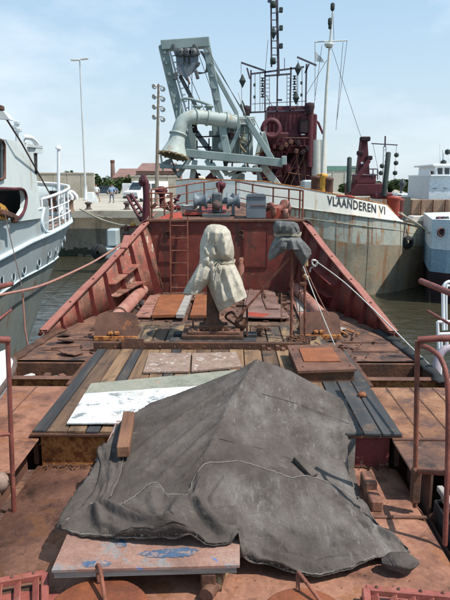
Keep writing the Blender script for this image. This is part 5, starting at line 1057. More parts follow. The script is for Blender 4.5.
FOLDS = [([(196, 492, 2.95), (203, 510, 2.93), (222, 532, 2.85), (245, 552, 2.75), (272, 568, 2.65)], .055, .030),
         ([(186, 500, 2.93), (178, 520, 2.9), (165, 536, 2.85), (140, 538, 2.83)], .05, .04),
         ([(112, 505, 2.88), (135, 512, 2.88), (160, 524, 2.88), (190, 538, 2.86), (208, 545, 2.84)], .060, .035),
         ([(100, 508, 2.88), (96, 522, 2.86), (104, 534, 2.83), (140, 542, 2.8)], .050, .035),
         ([(60, 532, 2.8), (80, 515, 2.85), (100, 505, 2.88)], .035, .05),
         ([(235, 465, 3.0), (262, 468, 2.97), (285, 476, 2.92), (330, 484, 2.8), (360, 505, 2.7)], .022, .025),
         ([(240, 515, 2.85), (275, 525, 2.8), (310, 543, 2.72), (350, 548, 2.65), (395, 552, 2.6)], .040, .035),
         ([(262, 520, 2.82), (290, 548, 2.7), (330, 563, 2.62), (375, 558, 2.6)], .045, .028),
         ([(336, 505, 2.72), (355, 520, 2.66), (380, 535, 2.62), (405, 550, 2.58)], .05, .03),
         ([(215, 448, 3.05), (195, 470, 3.0), (180, 482, 2.95)], .03, .022),
         ([(210, 452, 3.1), (200, 475, 3.0), (196, 492, 2.95)], .02, .02),
         ([(170, 465, 2.98), (205, 470, 3.0)], .012, .04), ([(118, 480, 2.9), (128, 465, 2.92), (140, 450, 2.95)], .02, .02),
         ([(124, 464, 2.92), (160, 462, 2.96), (200, 462, 3.02)], .014, .03)]
x_, y_ = XY[..., 0], XY[..., 1]
hh = Hs(x_, y_)
hf = sum(fold(x_, y_, *f) for f in FOLDS)
def nz2(x, y, s, sd): return np.array([[noise.noise((float(a_) * s, float(b2) * s, sd)) for a_, b2 in zip(r1, r2)] for r1, r2 in zip(x, y)])
wr = nz2(x_, y_, 2.2, 3.) * .010 + nz2(x_, y_, 6., 9.) * .005
pos = np.dstack([x_, y_, hh + hf + wr + .012])
tgt = pos.copy()
# rest lengths: taken on the folded target, with some slack, then relax under gravity over the supports
def ln_(a_, b2): return np.linalg.norm(a_ - b2, axis=-1, keepdims=True)
C = [((slice(None), slice(0, -1)), (slice(None), slice(1, None))), ((slice(0, -1), slice(None)), (slice(1, None), slice(None))),
     ((slice(0, -1), slice(0, -1)), (slice(1, None), slice(1, None))), ((slice(0, -1), slice(1, None)), (slice(1, None), slice(0, -1))),
     ((slice(None), slice(0, -3)), (slice(None), slice(3, None))), ((slice(0, -3), slice(None)), (slice(3, None), slice(None)))]
slack = 1.006 + .045 * np.clip((4.7 - y_) / 1.0, 0, 1)
rest = []
for i, (a_, b2) in enumerate(C):
    rest.append(ln_(tgt[a_], tgt[b2]) * (slack[a_] if i < 4 else np.ones_like(slack[a_]))[..., None])
prev = pos.copy(); cnt = np.zeros(pos.shape[:2] + (1,))
for a_, b2 in C: cnt[a_] += 1; cnt[b2] += 1
ks = [1, 1, .7, .7, .08, .08]
for it in range(90):
    vel = (pos - prev) * .9; prev = pos.copy(); pos = pos + vel; pos[..., 2] -= .0007
    for sub in range(5):
        acc = np.zeros_like(pos)
        for (a_, b2), r_, k_ in zip(C, rest, ks):
            d_ = pos[b2] - pos[a_]; l_ = np.linalg.norm(d_, axis=-1, keepdims=True); f2 = d_ * (k_ * .5 * (l_ - r_) / np.maximum(l_, 1e-6)); acc[a_] += f2; acc[b2] -= f2
        pos += acc / cnt * 2.2
        g_ = Hs(pos[..., 0], pos[..., 1]) + .006; lowr = pos[..., 2] < g_; pos[..., 2] = np.where(lowr, g_, pos[..., 2])
    for sl_ in ((0, slice(None)), (-1, slice(None)), (slice(None), 0), (slice(None), -1)): pos[sl_][..., :2] = tgt[sl_][..., :2]
    pos = pos * .975 + tgt * .025
# frayed edge
ed = MB()
for k in range(NX):
    for j in (0, NY - 1): pos[j, k, 1] += .012 * noise.noise((k * .45, j, 2)) + .006 * noise.noise((k * 1.7, j, 5))
for j in range(NY):
    for k in (0, NX - 1): pos[j, k, 0] += .014 * noise.noise((j * .4, k, 7)) + .006 * noise.noise((j * 1.5, k, 3))
tp_ = MB()   # filled in below, once the wrinkles are added
to = thing('tarpaulin', 'worn grey brown tarpaulin draped like a tent over the near deck', 'tarpaulin', (0, 4.4, 2.9))
CMT = np.array(CM.transposed()); flat = pos.reshape(-1, 3); cc = (flat - np.array([0, 0, CAMZ])) @ CMT.T
UV = np.c_[225 + F * cc[:, 0] / -cc[:, 2], 300 - F * cc[:, 1] / -cc[:, 2]]
def oncs(pp):   # points of the cloth seen under photo pixels (distance weighted between its nearest vertices)
    pp = np.atleast_2d(np.array(pp, float)); out = np.zeros((len(pp), 3))
    for a_ in range(0, len(pp), 400):
        d2 = ((pp[a_:a_ + 400, None, :] - UV[None]) ** 2).sum(-1); ix = np.argpartition(d2, 8, axis=1)[:, :8]; w8 = 1 / (np.take_along_axis(d2, ix, 1) + .3) ** 1.5; w8 /= w8.sum(1, keepdims=True); out[a_:a_ + 400] = (flat[ix] * w8[..., None]).sum(1)
    return out
def onc(px, py, dz):
    return V3(oncs([(px, py)])[0]) + V3((0, 0, dz))
# second layer folded back over the front, with a frayed upper edge and rolled folds
def zat(x, y):
    i_ = np.argmin((pos[..., 0] - x) ** 2 + (pos[..., 1] - y) ** 2); return pos.reshape(-1, 3)[i_, 2]
top_e = [(58, 532), (80, 514), (97, 505), (112, 509), (122, 506), (131, 502), (139, 496), (147, 491), (156, 488), (162, 491), (167, 497), (178, 497), (187, 498), (191, 489), (195, 478), (203, 470), (214, 466), (226, 463.5), (240, 463), (252, 466), (264, 470), (276, 476), (292, 481), (308, 480), (318, 480), (333, 487), (349, 497), (360, 505), (374, 518), (391, 533), (409, 549)]
bot_e = [(57, 535), (72, 539), (86, 541), (110, 544), (135, 546), (160, 547), (185, 547), (205, 548), (222, 550), (236, 553), (250, 560), (266, 569), (280, 575), (295, 579), (312, 582), (330, 580), (346, 576), (362, 569), (377, 563), (390, 561), (402, 557), (411, 551)]
def res_px(pts, n):
    a_ = np.array(pts, float); s_ = np.r_[0, np.cumsum(np.hypot(*np.diff(a_, axis=0).T))]; q_ = np.linspace(0, s_[-1], n); return np.c_[np.interp(q_, s_, a_[:, 0]), np.interp(q_, s_, a_[:, 1])]
M1, M2 = 230, 46
# match the two edges by their horizontal position in the photograph
te = res_px(top_e, M1); be = np.array([(px, interp(bot_e, px)) for px in np.interp(np.linspace(0, 1, M1), np.linspace(0, 1, M1), te[:, 0])])
F2 = [([(70, 522), (92, 516), (120, 528), (150, 538), (185, 543)], .055, .045), ([(97, 505), (108, 512), (124, 522), (148, 533), (176, 541), (206, 547)], .085, .022), ([(93, 512), (100, 526), (120, 537), (155, 543)], .05, .020), ([(187, 499), (196, 507), (208, 521), (222, 536), (240, 551), (262, 566)], .070, .020),
      ([(180, 500), (172, 512), (168, 524), (172, 534)], .045, .022), ([(152, 492), (150, 505), (158, 520), (170, 532)], .03, .025), ([(213, 515), (235, 514), (262, 521), (300, 536), (345, 547), (395, 553)], .055, .020),
      ([(228, 528), (250, 548), (282, 562), (318, 570), (366, 562)], .055, .020), ([(238, 552), (262, 568), (300, 576)], .035, .014), ([(335, 500), (352, 516), (376, 532), (404, 548)], .06, .022), ([(290, 486), (320, 498), (350, 520), (372, 542)], .03, .022),
      ([(236, 470), (222, 486), (212, 500), (214, 516)], .03, .018), ([(262, 474), (282, 495), (318, 512), (352, 532)], .02, .03), ([(205, 475), (198, 487), (193, 499)], .035, .014)]
XYZ2 = np.array([oncs(np.c_[te[:, 0], te[:, 1] + (be[:, 1] - te[:, 1]) * (j / (M2 - 1)) ** .9]) for j in range(M2)])
X2, Y2, Z2 = XYZ2[..., 0].copy(), XYZ2[..., 1].copy(), XYZ2[..., 2].copy()
def blur(A, n):
    for _ in range(n):
        B_ = np.pad(A, 1, mode='edge'); A = (B_[1:-1, :-2] + B_[1:-1, 2:] + B_[:-2, 1:-1] + B_[2:, 1:-1] + 2 * A) / 6
    return A
Z2 = np.maximum(blur(Z2, 6), Z2 - .01); X2[1:-1, 1:-1] = blur(X2, 2)[1:-1, 1:-1]; Y2[1:-1, 1:-1] = blur(Y2, 2)[1:-1, 1:-1]
Z2 = blur(Z2, 2)
def crest(x, y, pts, h_, w_):
    q_ = [onc(p[0], p[1], 0) for p in pts]; best = np.full_like(x, 9.); along = np.zeros_like(x); side_ = np.zeros_like(x)
    for i, (a_, b2) in enumerate(zip(q_, q_[1:])):
        dx, dy = b2.x - a_.x, b2.y - a_.y; l2 = dx * dx + dy * dy; tt = np.clip(((x - a_.x) * dx + (y - a_.y) * dy) / l2, 0, 1)
        ex, ey = x - a_.x - tt * dx, y - a_.y - tt * dy; d_ = np.hypot(ex, ey); upd = d_ < best; best = np.where(upd, d_, best); along = np.where(upd, (i + tt) / (len(q_) - 1), along); side_ = np.where(upd, np.sign(ex * dy - ey * dx), side_)
    env = np.clip(np.minimum(along, 1 - along) * 4.5, 0, 1) ** .7
    ww = np.where(side_ > 0, w_ * .75, w_ * 1.5)            # one steep flank, one soft flank
    return h_ * env * (1 / (1 + (best / ww) ** 2) ** 1.3 - .22 * np.exp(-((best - 2.2 * ww) / ww) ** 2))
K2 = blur(sum(crest(X2, Y2, *f) for f in F2), 4) * 1.12
vv = np.linspace(0, 1, M2)[:, None]; uu = np.linspace(0, 1, M1)[None]
lip = np.exp(-(vv / .06) ** 2) * (.008 + .020 * np.clip(np.sin(uu * 31) + .6 * np.sin(uu * 73 + 1), 0, 2))
edge = np.clip(vv / .05, 0, 1) * np.clip((1 - vv) / .04, 0, 1)
WN = nz2(X2, Y2, 4., 3.) * .014 + (np.abs(nz2(X2, Y2, 7., 8.)) - .2) * .020 + nz2(X2, Y2, 18., 4.) * .004
Zf = Z2 + .012 + lip + np.maximum(K2, -.006) * np.clip(edge + .15, 0, 1) + np.maximum(WN, -.008) * edge
for i in range(M1):
    jit = .010 * noise.noise((i * .35, 2, 2)) + .006 * noise.noise((i * 1.3, 7, 2)); Y2[0, i] += jit; Y2[-1, i] += jit
mb = MB(); mb.grid([[(X2[j, i], Y2[j, i], Zf[j, i]) for i in range(M1)] for j in range(M2)], True)
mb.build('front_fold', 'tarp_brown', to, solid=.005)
fr_ = MB()
for (jr, rr0) in ((0, .0030), (M2 - 1, .0028)):
    fr_.tube([(X2[jr, i], Y2[jr, i] + .003, Zf[jr, i] + .002) for i in range(6, M1 - 6)], rr0, 4)
rn2 = random.Random(3)
for k in range(260):
    i = rn2.randrange(6, M1 - 6); jr = rn2.choice((0, M2 - 1)); p = V3((X2[jr, i], Y2[jr, i], Zf[jr, i] + .002)); fr_.tube([p, p + V3((rn2.uniform(-.012, .012), rn2.uniform(.0, .018) * (1 if jr == 0 else -1), rn2.uniform(-.002, .006)))], .0009, 3)
fr_.build('frayed_hem', 'fray', to)
F1 = [([(252, 372), (212, 396), (160, 432), (128, 458)], .022, .022), ([(243, 392), (205, 420), (165, 452), (135, 480)], .018, .02), ([(228, 420), (196, 444), (170, 470), (150, 486)], .024, .018), ([(216, 442), (200, 452), (180, 460), (150, 462), (124, 463)], .020, .015), ([(236, 395), (200, 412), (168, 418), (140, 416)], .014, .02),
      ([(262, 372), (290, 398), (322, 425), (350, 452)], .014, .02), ([(236, 412), (270, 432), (310, 452), (352, 470)], .016, .022), ([(222, 432), (240, 446), (262, 452), (290, 458)], .022, .014), ([(256, 362), (246, 384), (232, 408), (217, 438), (206, 458)], .016, .010), ([(300, 380), (318, 410), (334, 440), (352, 488)], .012, .02), ([(128, 470), (160, 474), (190, 470)], .018, .02), ([(345, 402), (340, 430), (348, 460), (356, 490)], .015, .015)]
E1 = np.ones(pos.shape[:2]); E1[0] = E1[-1] = 0; E1[:, 0] = E1[:, -1] = 0
pos[..., 2] += blur(sum(crest(pos[..., 0], pos[..., 1], *f) for f in F1), 1) * E1 + (np.maximum(np.abs(nz2(pos[..., 0], pos[..., 1], 5., 2.)) - .15, 0)) * .018 * E1
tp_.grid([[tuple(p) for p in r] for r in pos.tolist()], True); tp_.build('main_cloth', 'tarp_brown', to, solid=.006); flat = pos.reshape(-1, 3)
# seams sewn across the main cloth
for pts in ([(232, 384), (262, 394), (300, 406), (349, 424)], [(206, 446), (218, 440), (232, 443), (262, 450), (292, 460)]):
    q_ = smoothcurve([onc(a_, b2, .004) for a_, b2 in pts], 12); MB().tube(q_, .0028, 5).build('seam', 'block_dark', to)
# torn corner flap at the left edge
cf_ = [[(97, 449), (104, 447), (112, 449), (120, 452)], [(98, 458), (106, 459), (115, 458), (124, 459)], [(101, 466), (109, 470), (116, 470), (122, 468)], [(98, 482), (107, 482), (114, 482), (120, 476)], [(92, 496), (100, 498), (108, 497), (116, 488)], [(82, 509), (92, 510), (101, 507), (111, 498)]]
rows = []
for j in range(31):
    t_ = j / 30 * 5; a_ = min(int(t_), 4); f = t_ - a_; row = []
    for i in range(22):
        s_ = i / 21 * 3; b2 = min(int(s_), 2); g_ = s_ - b2
        px = lerp(lerp(cf_[a_][b2][0], cf_[a_ + 1][b2][0], f), lerp(cf_[a_][b2 + 1][0], cf_[a_ + 1][b2 + 1][0], f), g_); py = lerp(lerp(cf_[a_][b2][1], cf_[a_ + 1][b2][1], f), lerp(cf_[a_][b2 + 1][1], cf_[a_ + 1][b2 + 1][1], f), g_)
        p = onc(px, py, .012); row.append(p + V3((0, 0, .030 * abs(noise.noise((i * .2, j * .13, 3))) + .022 * math.exp(-((i / 21 - .35 - .01 * j) / .12) ** 2))))
    rows.append(row)
MB().grid(rows).build('torn_flap', 'tarp_brown', to, solid=.004)
MB().tube([r[-1] + V3((0, 0, .003)) for r in rows], .0018, 4).build('frayed_hem', 'fray', to)
# blocks on the tarp
def block(pa, pb, za, zb_, w_, h_, m_, lb):
    a_, b2 = P(*pa, za), P(*pb, zb_); t_ = MB().beam(a_, b2, w_, h_, bev=.008).build('timber_block', m_, loc=(a_ + b2) / 2); return tag(t_, lb, 'timber block')
block((123, 452), (129, 416), 3.02, 3.03, .105, .10, 'block_wood', 'reddish brown timber block weighing down the left edge of the tarpaulin')
a_ = onc(296, 463, .02); b2 = onc(314, 479, .02)
tag(MB().beam(a_ + V3((0, 0, .03)), b2 + V3((.0, 0, .0)), .085, .05, bev=.006).build('timber_block', 'block_dark', loc=a_), 'dark timber offcut on the right slope of the tarpaulin', 'timber block')
tag(MB().beam(P(352, 444, 2.7) , P(372, 436, 2.75), .07, .03, bev=.006).build('lath', 'block_dark', loc=P(352, 444, 2.7)), 'dark lath lying between the tarpaulin and the hatch coaming', 'lath')
# bundled corner at lower right
g = MB(); c = P(398, 560, 2.62); pts = []
rows = []
for i in range(15):
    a_ = i / 14; row = []
    for k in range(26):
        an = 2 * math.pi * k / 26; r_ = .075 * math.sin(math.pi * min(.98, max(.05, a_))) ** .6 * (1 + .25 * noise.noise((math.cos(an) * 2, math.sin(an) * 2, a_ * 4))); row.append((c.x - .12 + .26 * a_, c.y - .02 + r_ * math.cos(an), c.z + r_ * .8 * math.sin(an)))
    rows.append(row)
g.grid(rows, True, True); tag(g.build('rag_bundle', 'tarp_brown', loc=c), 'rolled brown rag bundle under the lower right corner of the tarpaulin', 'rag')
# ================================================================== mooring ropes
rope('mooring_rope', smoothcurve([Q(-60, 308, 7.5), Q(0, 295, 8.0), Q(40, 286, 9.0), Q(75, 271, 10.2), Q(100, 258, 11.2), Q(128, 239, 12.4), Q(157, 212, 13.3)], 8), .021, 'rope_red', 'thick faded red mooring rope running from the left edge up to the bow')
rope('mooring_rope', smoothcurve([Q(80, 209, 22), Q(100, 219, 20), Q(120, 225, 17), Q(136, 226, 14.5)], 8), .03, 'rope_tan', 'tan mooring rope sagging from the pale blue bow to the barge')
rope('mooring_rope', smoothcurve([Q(84, 210, 22), Q(98, 216, 30), Q(112, 218, 38)], 6), .03, 'rope_tan', 'tan mooring rope from the pale blue bow to the quay')
rope('mooring_rope', smoothcurve([Q(317, 262, 11.2), Q(345, 283, 10.2), Q(380, 316, 9.0), Q(420, 356, 8.0), Q(450, 384, 7.4)], 8), .011, 'rope_white', 'thin white rope stretched over the water at right')
rope('rope_knot', smoothcurve([Q(317 + 3.2 * math.cos(k * 1.9) + (k % 3) * .6 - 3, 263 + 3.4 * math.sin(k * 1.9), 11.15 + .05 * (k % 4)) for k in range(15)] + [Q(311, 268, 11.2), Q(310, 272, 11.2)], 6), .014, 'rope_white', 'white rope lashing tied on the right bulwark rail')
rope('hanging_line', sag(Q(5, 214, 11.5), Q(23, 291, 8.65), .02), .008, 'cable_dark', 'thin dark line hanging across the pale blue hull')
rope('hanging_line', [Q(22.5, 291, 8.6), Q(25, 330, 8.6), Q(28, 345, 8.6)], .014, 'rope_red', 'short reddish line hanging from the thick mooring rope')
rope('wire', smoothcurve([Q(151, 214, 13.0), Q(140, 228, 12.9), Q(128, 243, 12.6), Q(112, 262, 11.2)], 5), .010, 'rope_tan', 'thin wire along the left bulwark rail')
# ================================================================== PALE BLUE SHIP AT LEFT
ls = thing('moored_ship', 'pale blue steel ship with portholes and white wheelhouse moored at left', 'ship', (-8, 14, 0))
def lx(y, inset):   # starboard side (plan curve) with inset for lower levels
    base = interp([(2, -4.05), (6, -4.3), (12, -4.86), (15, -5.12), (17, -5.14), (18.6, -5.22), (19.8, -5.34), (20.8, -5.62), (21.6, -6.3), (22.0, -7.2), (22.1, -8.4)], y); return base - inset
lev = [  # z at y=12, extra rise at bow, inset at 12, inset at bow, pull back of the bow
    ('top', 4.36, .45, .0, -.05, 0.0), ('strip', 3.58, .45, .03, .0, .25), ('knuckle', 2.80, .0, .10, .42, .9), ('lower', 2.2, -.1, .2, .65, 1.4), ('wl', 0, 0, .6, 1.35, 2.4), ('keel', -1.0, 0, 1.2, 1.8, 3)]
def lpt(k, s):   # s in 0..1 along the hull
    nm, z, rise, i0, i1, pull = lev[k]
    y = 3 + (22.1 - 3) * (1 - (1 - s) ** 1.6); g_ = max(0, (y - 10) / 12); yy_ = y - pull * g_ ** 1.5
    return V3((lx(y, i0 + (i1 - i0) * g_), yy_, z + rise * g_ ** 1.5))
NS = 70
def strip(k0, k1, nm, m, f0=0, f1=1, sub=4):
    rows = []
    for j in range(sub + 1):
        f = lerp(f0, f1, j / sub); rows.append([lpt(k0, i / NS).lerp(lpt(k1, i / NS), f) for i in range(NS + 1)])
    return MB().grid(rows).build(nm, m, ls)
# opening cut in the bulwark towards the bow: leave out a part of the top strip
def topstrip():
    rows = []; mb = MB(); sub = 8
    pts = [[lpt(0, i / NS).lerp(lpt(1, i / NS), j / sub) for i in range(NS + 1)] for j in range(sub + 1)]
    for j in range(sub):
        for i in range(NS):
            p = (pts[j][i] + pts[j + 1][i + 1]) / 2
            if 16.6 < p.y < 23 and j < sub - 1.5: continue
            mb.add([pts[j][i], pts[j][i + 1], pts[j + 1][i + 1], pts[j + 1][i]], [(0, 1, 2, 3)], True)
    return mb.build('bulwark', 'hull_blue', ls, recalc=2)
topstrip(); strip(1, 2, 'hull_side', 'hull_blue'); strip(2, 3, 'hull_boot', 'hull_keel'); strip(3, 4, 'hull_bottom', 'hull_keel'); strip(4, 5, 'keel', 'hull_keel')
def alongl(k, f, r, m, nm, s0=0, s1=1, off=.02):
    pts = [lpt(k, lerp(s0, s1, i / 60)).lerp(lpt(min(k + 1, 5), lerp(s0, s1, i / 60)), f) + V3((off, -off * .3, 0)) for i in range(61)]; return MB().tube(pts, r, 8).build(nm, m, ls)
alongl(1, 0, .06, 'hull_trim', 'rubbing_strake'); alongl(0, 0, .045, 'hull_trim', 'bulwark_cap', 0, .50); alongl(2, 0, .025, 'hull_trim', 'paint_line'); alongl(3, 0, .02, 'paint_black', 'paint_line')
alongl(0, .98, .03, 'hull_trim', 'deck_edge', .5, 1)
# ring portholes
for (px, py) in ((1, 281), (13, 276.5), (24, 269.5), (39, 261.5), (50, 254), (57, 249), (64, 244), (69, 240.5)):
    # find the place on the side strip
    best = None
    for i in range(400):
        s = i / 400; 
        for f in (.35, .45, .55, .65, .75):
            p = lpt(1, s).lerp(lpt(2, s), f); c_ = CM.transposed() @ (p - V3((0, 0, CAMZ))); u = 225 + F * c_.x / -c_.z; v = 300 - F * c_.y / -c_.z; e_ = (u - px) ** 2 + (v - py) ** 2
            if best is None or e_ < best[0]: best = (e_, p, s)
    p, s = best[1], best[2]; tg = (lpt(1, min(1, s + .01)) - lpt(1, s)).normalized(); nr = V3((tg.y, -tg.x, 0)).normalized()
    if nr.x < 0: nr = -nr
    ph = MB().lathe(p, nr, [(-.01, .15), (.02, .15), (.02, .125), (.0, .12)], 20).build('porthole', 'hull_trim', ls)
    MB().lathe(p, nr, [(.012, .12), (.014, .002)], 20).build('glass', 'glass_dark', ph)
# deck and railing at the bow, with posts
rows = []
for i in range(31):
    p = lpt(1, i / 30); rows.append([p + V3((0, 0, .03)), V3((-8.4, p.y, p.z + .03)), V3((-12.5, p.y, p.z + .03))])
MB().grid(rows).build('deck', 'wood_flaked', ls)
ra = MB(); pts = [lpt(1, lerp(.52, 1, i / 30)) for i in range(31)]
def up(p, h_): return p + V3((0, 0, h_))
topl = [up(p, 1.0 + .18 * (i / 30)) for i, p in enumerate(pts)]
MB().tube(topl + [V3((-9.4, 22.0, topl[-1].z)), V3((-10.6, 21.2, topl[-1].z)), V3((-11.6, 19.5, topl[-1].z)), V3((-12.0, 17.5, topl[-1].z - .1))], .045, 8).build('top_rail', 'white_tube', ls)
for i in range(0, 31, 3):
    p = pts[i]; MB().tube([p, topl[i]], .028, 6).build('rail_post', 'white_tube', ls)
for h_ in (.35, .68): MB().tube([up(p, h_) for p in pts[:22]], .022, 6).build('mid_rail', 'white_tube', ls)
MB().grid([[p for p in pts[20:]] + [V3((-9.4, 22.0, pts[-1].z))], [p - V3((0, 0, .06)) for p in topl[20:]] + [V3((-9.4, 22.0, topl[-1].z - .06))]]).build('bow_bulwark', 'house_white', ls, solid=.03)
# far side solid bulwark, white inside
rows = [[V3((x, y, z)), V3((x, y, z + .95))] for x, y, z in ((-8.4, 22.0, 4.05), (-9.4, 21.9, 4.05), (-10.6, 21.1, 4.0), (-11.6, 19.4, 3.95), (-12.0, 17, 3.9), (-12.2, 12, 3.7))]
MB().grid(rows).build('far_bulwark', 'house_white', ls, solid=.04)
# rim of the opening
a_, b2 = lpt(0, .50), lpt(1, .505)
rim = smoothcurve([lpt(0, .515), lpt(0, .505).lerp(lpt(1, .505), .5), lpt(0, .52).lerp(lpt(1, .52), .8), lpt(1, .55) + V3((0, 0, .05)), lpt(1, .62) + V3((0, 0, .03))], 6)
MB().tube([p + V3((.02, 0, 0)) for p in rim], .035, 8).build('opening_rim', 'hull_trim', ls)
# deck gear seen through the rails
for (px, py, y, r_, m_) in ((52, 205, 19, .18, 'rust_brown'), (55, 200, 19.5, .16, 'rubber'), (60, 207, 19.0, .12, 'white_shell'), (66, 203, 20, .12, 'white_shell'), (71, 206, 20, .14, 'rust_panel')):
    c = Q(px, py, y); MB().lathe((c.x, y, c.z - .2), (0, 0, 1), [(0, r_), (.1, r_ * .6), (.35, r_ * .6), (.42, r_ * 1.1), (.5, r_)], 12).build('deck_gear', m_, ls)
for (px, y) in ((63, 19.6), (68, 20.2)):
    c = Q(px, 196, y); MB().tube(smoothcurve([(c.x - .05, y, 4.0), (c.x - .05, y, c.z), (c.x + .12, y, c.z + .14), (c.x + .28, y, c.z), (c.x + .28, y, c.z - .12)], 5), .06, 10).build('goose_neck_vent', 'white_tube', ls)
MB().tube([Q(58.5, 205, 19), Q(58.5, 149, 19)], .05, 8).build('jack_staff', 'white_tube', ls)
MB().lathe(Q(58.5, 149, 19), (0, 0, 1), [(0, .09), (.08, .09), (.1, .03)], 10).build('staff_cap', 'white_tube', ls)
# wheelhouse: white side wall flush with the bulwark, with openings
WY0, WY1 = 10.0, 14.6
def wq(px, py):   # point on the side wall plane (slightly raked like the hull)
    d_ = ray(px, py); x0, y0 = -4.74, 12.0; sl = -.088; t_ = (x0 - sl * y0) / (d_.x - sl * d_.y); return V3((0, 0, CAMZ)) + d_ * t_
hz = MB(); 
def wpoly(pts, nm, m, off=(0, 0, 0), th=(-.12, 0, 0), par=ls): return MB().prism([wq(*p) + V3(off) for p in pts], th).build(nm, m, par)
# wall pieces round the window (0..4, 140..180) and the dark opening (0..26, 188..218)
wpoly([(-60, 116), (0, 138.8), (-0.0, 140), (-60, 122)], 'wall', 'house_white')
wpoly([(0.01, 138.8), (33.5, 143.5), (34.5, 154), (35, 190), (24, 190), (4, 190), (4, 144), (1.5, 141), (.01, 140)], 'wall', 'house_white')
wpoly([(34.8, 172), (36, 172), (42, 218), (22, 221), (14, 222), (20, 216), (25, 208), (25.5, 197), (24, 190), (35, 190)], 'wall', 'house_white')
wpoly([(-60, 176), (0, 180), (4, 180), (4, 190), (-60, 188)], 'wall', 'house_white')
wpoly([(-60, 120), (4, 143), (4, 181), (-60, 178)], 'window', 'glass_dark', (-.06, 0, 0), (-.02, 0, 0))
MB().tube([wq(-2, 139.5) + V3((.03, 0, 0)), wq(1.5, 141) + V3((.03, 0, 0)), wq(3.2, 145) + V3((.03, 0, 0)), wq(3.2, 178) + V3((.03, 0, 0)), wq(-2, 180) + V3((.03, 0, 0))], .03, 8).build('window_frame', 'rust_brown', ls)
wpoly([(-60, 186), (26, 189), (26, 222), (-60, 228)], 'inner_dark', 'opening_black', (-.75, 0, 0), (-.05, 0, 0)); MB().box2((-8.9, 10.3, 3.62), (-5.42, 15.7, 5.0)).build('shade_box', 'opening_black', ls)  # black sheet and solid black box, painted as the shade inside the opening
a_ = smoothcurve([wq(-3, 188.5), wq(12, 189), wq(22, 189.5), wq(25.5, 197), wq(24.5, 208), wq(20, 216), wq(13, 220.5)], 5)
MB().tube([p + V3((.02, 0, 0)) for p in a_], .035, 8).build('opening_rim', 'maroon', ls)
# top overhang with bridge wing and end wall
wpoly([(34, 148), (41, 148), (41, 153.5), (34, 153)], 'wing_edge', 'house_white', (.05, 0, 0), (-.4, 0, 0))
wpoly([(33.5, 153), (37, 153), (37, 174), (35, 174)], 'dark_door', 'opening_black', (.01, 0, 0), (-.02, 0, 0))
wpoly([(37.2, 175), (41.5, 176), (44.5, 211), (40, 214)], 'stained_wall', 'coaming_rust' if False else 'cream_mast', (-.15, 0, 0), (-.05, 0, 0))
wpoly([(27, 144), (40.5, 146), (40.5, 148.5), (27, 147)], 'roof_edge', 'galv', (.06, 0, 0), (-2.5, 0, 0))
MB().tube(smoothcurve([wq(22.5, 137), wq(29, 137.5), wq(33, 139.5), wq(37, 144)], 5), .06, 8).build('roof_rail', 'white_tube', ls)
MB().tube([wq(25, 137), wq(25, 143)], .04, 8).build('roof_rail', 'white_tube', ls)
MB().box2((-9.0, 10.2, 3.6), (-6.1, 14.3, 5.80), .03).build('house_block', 'house_white', ls); MB().box2((-9.0, 10.0, 5.82), (-4.95, 14.2, 5.9), .02).build('house_roof', 'house_white', ls)
# mast pieces and floodlight above
MB().prism([Q(-6, 107, 12.4), Q(4, 112, 12.4), Q(9.5, 119.5, 12.4), Q(-6, 118, 12.4)], (0, .3, 0)).build('floodlight', 'galv', ls)
MB().box(Q(-1, 108, 12.2), (.16, .2, .1), None, .02).build('bracket', 'rust_brown', ls)
MB().tube([Q(17, 143, 15), Q(17, 122, 15)], .04, 6).build('aerial', 'galv', ls)
for (px, py) in ((15, 127), (19, 130), (17, 123)): MB().box(Q(px, py, 15), (.12, .1, .1), None, .02).build('aerial_lamp', 'galv', ls)
rope('stay_wire', [Q(7, 120, 12.6), Q(21, 142, 13.5), Q(60, 212, 19.5)], .022, 'cable_dark', 'dark stay wire slanting down over the white wheelhouse', 'wire')
# orange gear in the opening
t = thing('orange_crane_gear', 'yellow orange machinery with rusty arm in the opening of the pale blue ship', 'machinery', wq(3, 214))
MB().prism([wq(-4, 202) + V3((.05, 0, 0)), wq(3, 206) + V3((.05, 0, 0)), wq(7, 212) + V3((.05, 0, 0)), wq(6, 220) + V3((.05, 0, 0)), wq(-4, 219) + V3((.05, 0, 0))], (-.25, 0, 0)).build('body', 'yellow_gear', t)
MB().beam(wq(-3, 212) + V3((.1, 0, 0)), wq(10, 217) + V3((.1, 0, 0)), .1, .12, bev=.02).build('arm', 'rust_brown', t)
MB().box(wq(9, 219) + V3((.12, 0, 0)), (.12, .18, .16), None, .02).build('hook_block', 'rust_dark', t)
# white dinghy bow at the left edge
t = thing('dinghy', 'white fibreglass dinghy bow with a grey gunwale line at the left edge', 'dinghy', (-3.0, 6.0, 3.1))
rows = []; rows2 = []
for i in range(15):
    s = i / 14; y = 2.9 + 3.15 * s; hw = .36 * (1 - s ** 3.2) ** .5; zt_ = 3.27 + .08 * s
    rows.append([(-2.42 + hw * math.sin(a_) , y, zt_ - .06 - .34 * (1 - .25 * s) * (math.cos(a_)) ** .7) for a_ in [k / 10 * math.pi - math.pi / 2 for k in range(11)] if math.cos(a_) >= -1e-6] if False else
                [(-2.42 + hw * math.sin(a_) * (1.0 if True else 1), y, zt_ - .26 * (1 - .35 * s) * max(0, math.cos(a_)) ** .6) for a_ in [k / 12 * math.pi - math.pi / 2 for k in range(13)]])
    rows2.append([(-2.42 + hw * math.sin(a_), y, zt_ + .02 + .17 * (1 - s * .55) * max(0, math.cos(a_)) ** .6) for a_ in [k / 12 * math.pi - math.pi / 2 for k in range(13)]])
MB().grid(rows).build('hull', 'white_shell', t); MB().grid(rows2).build('cover', 'white_shell', t)
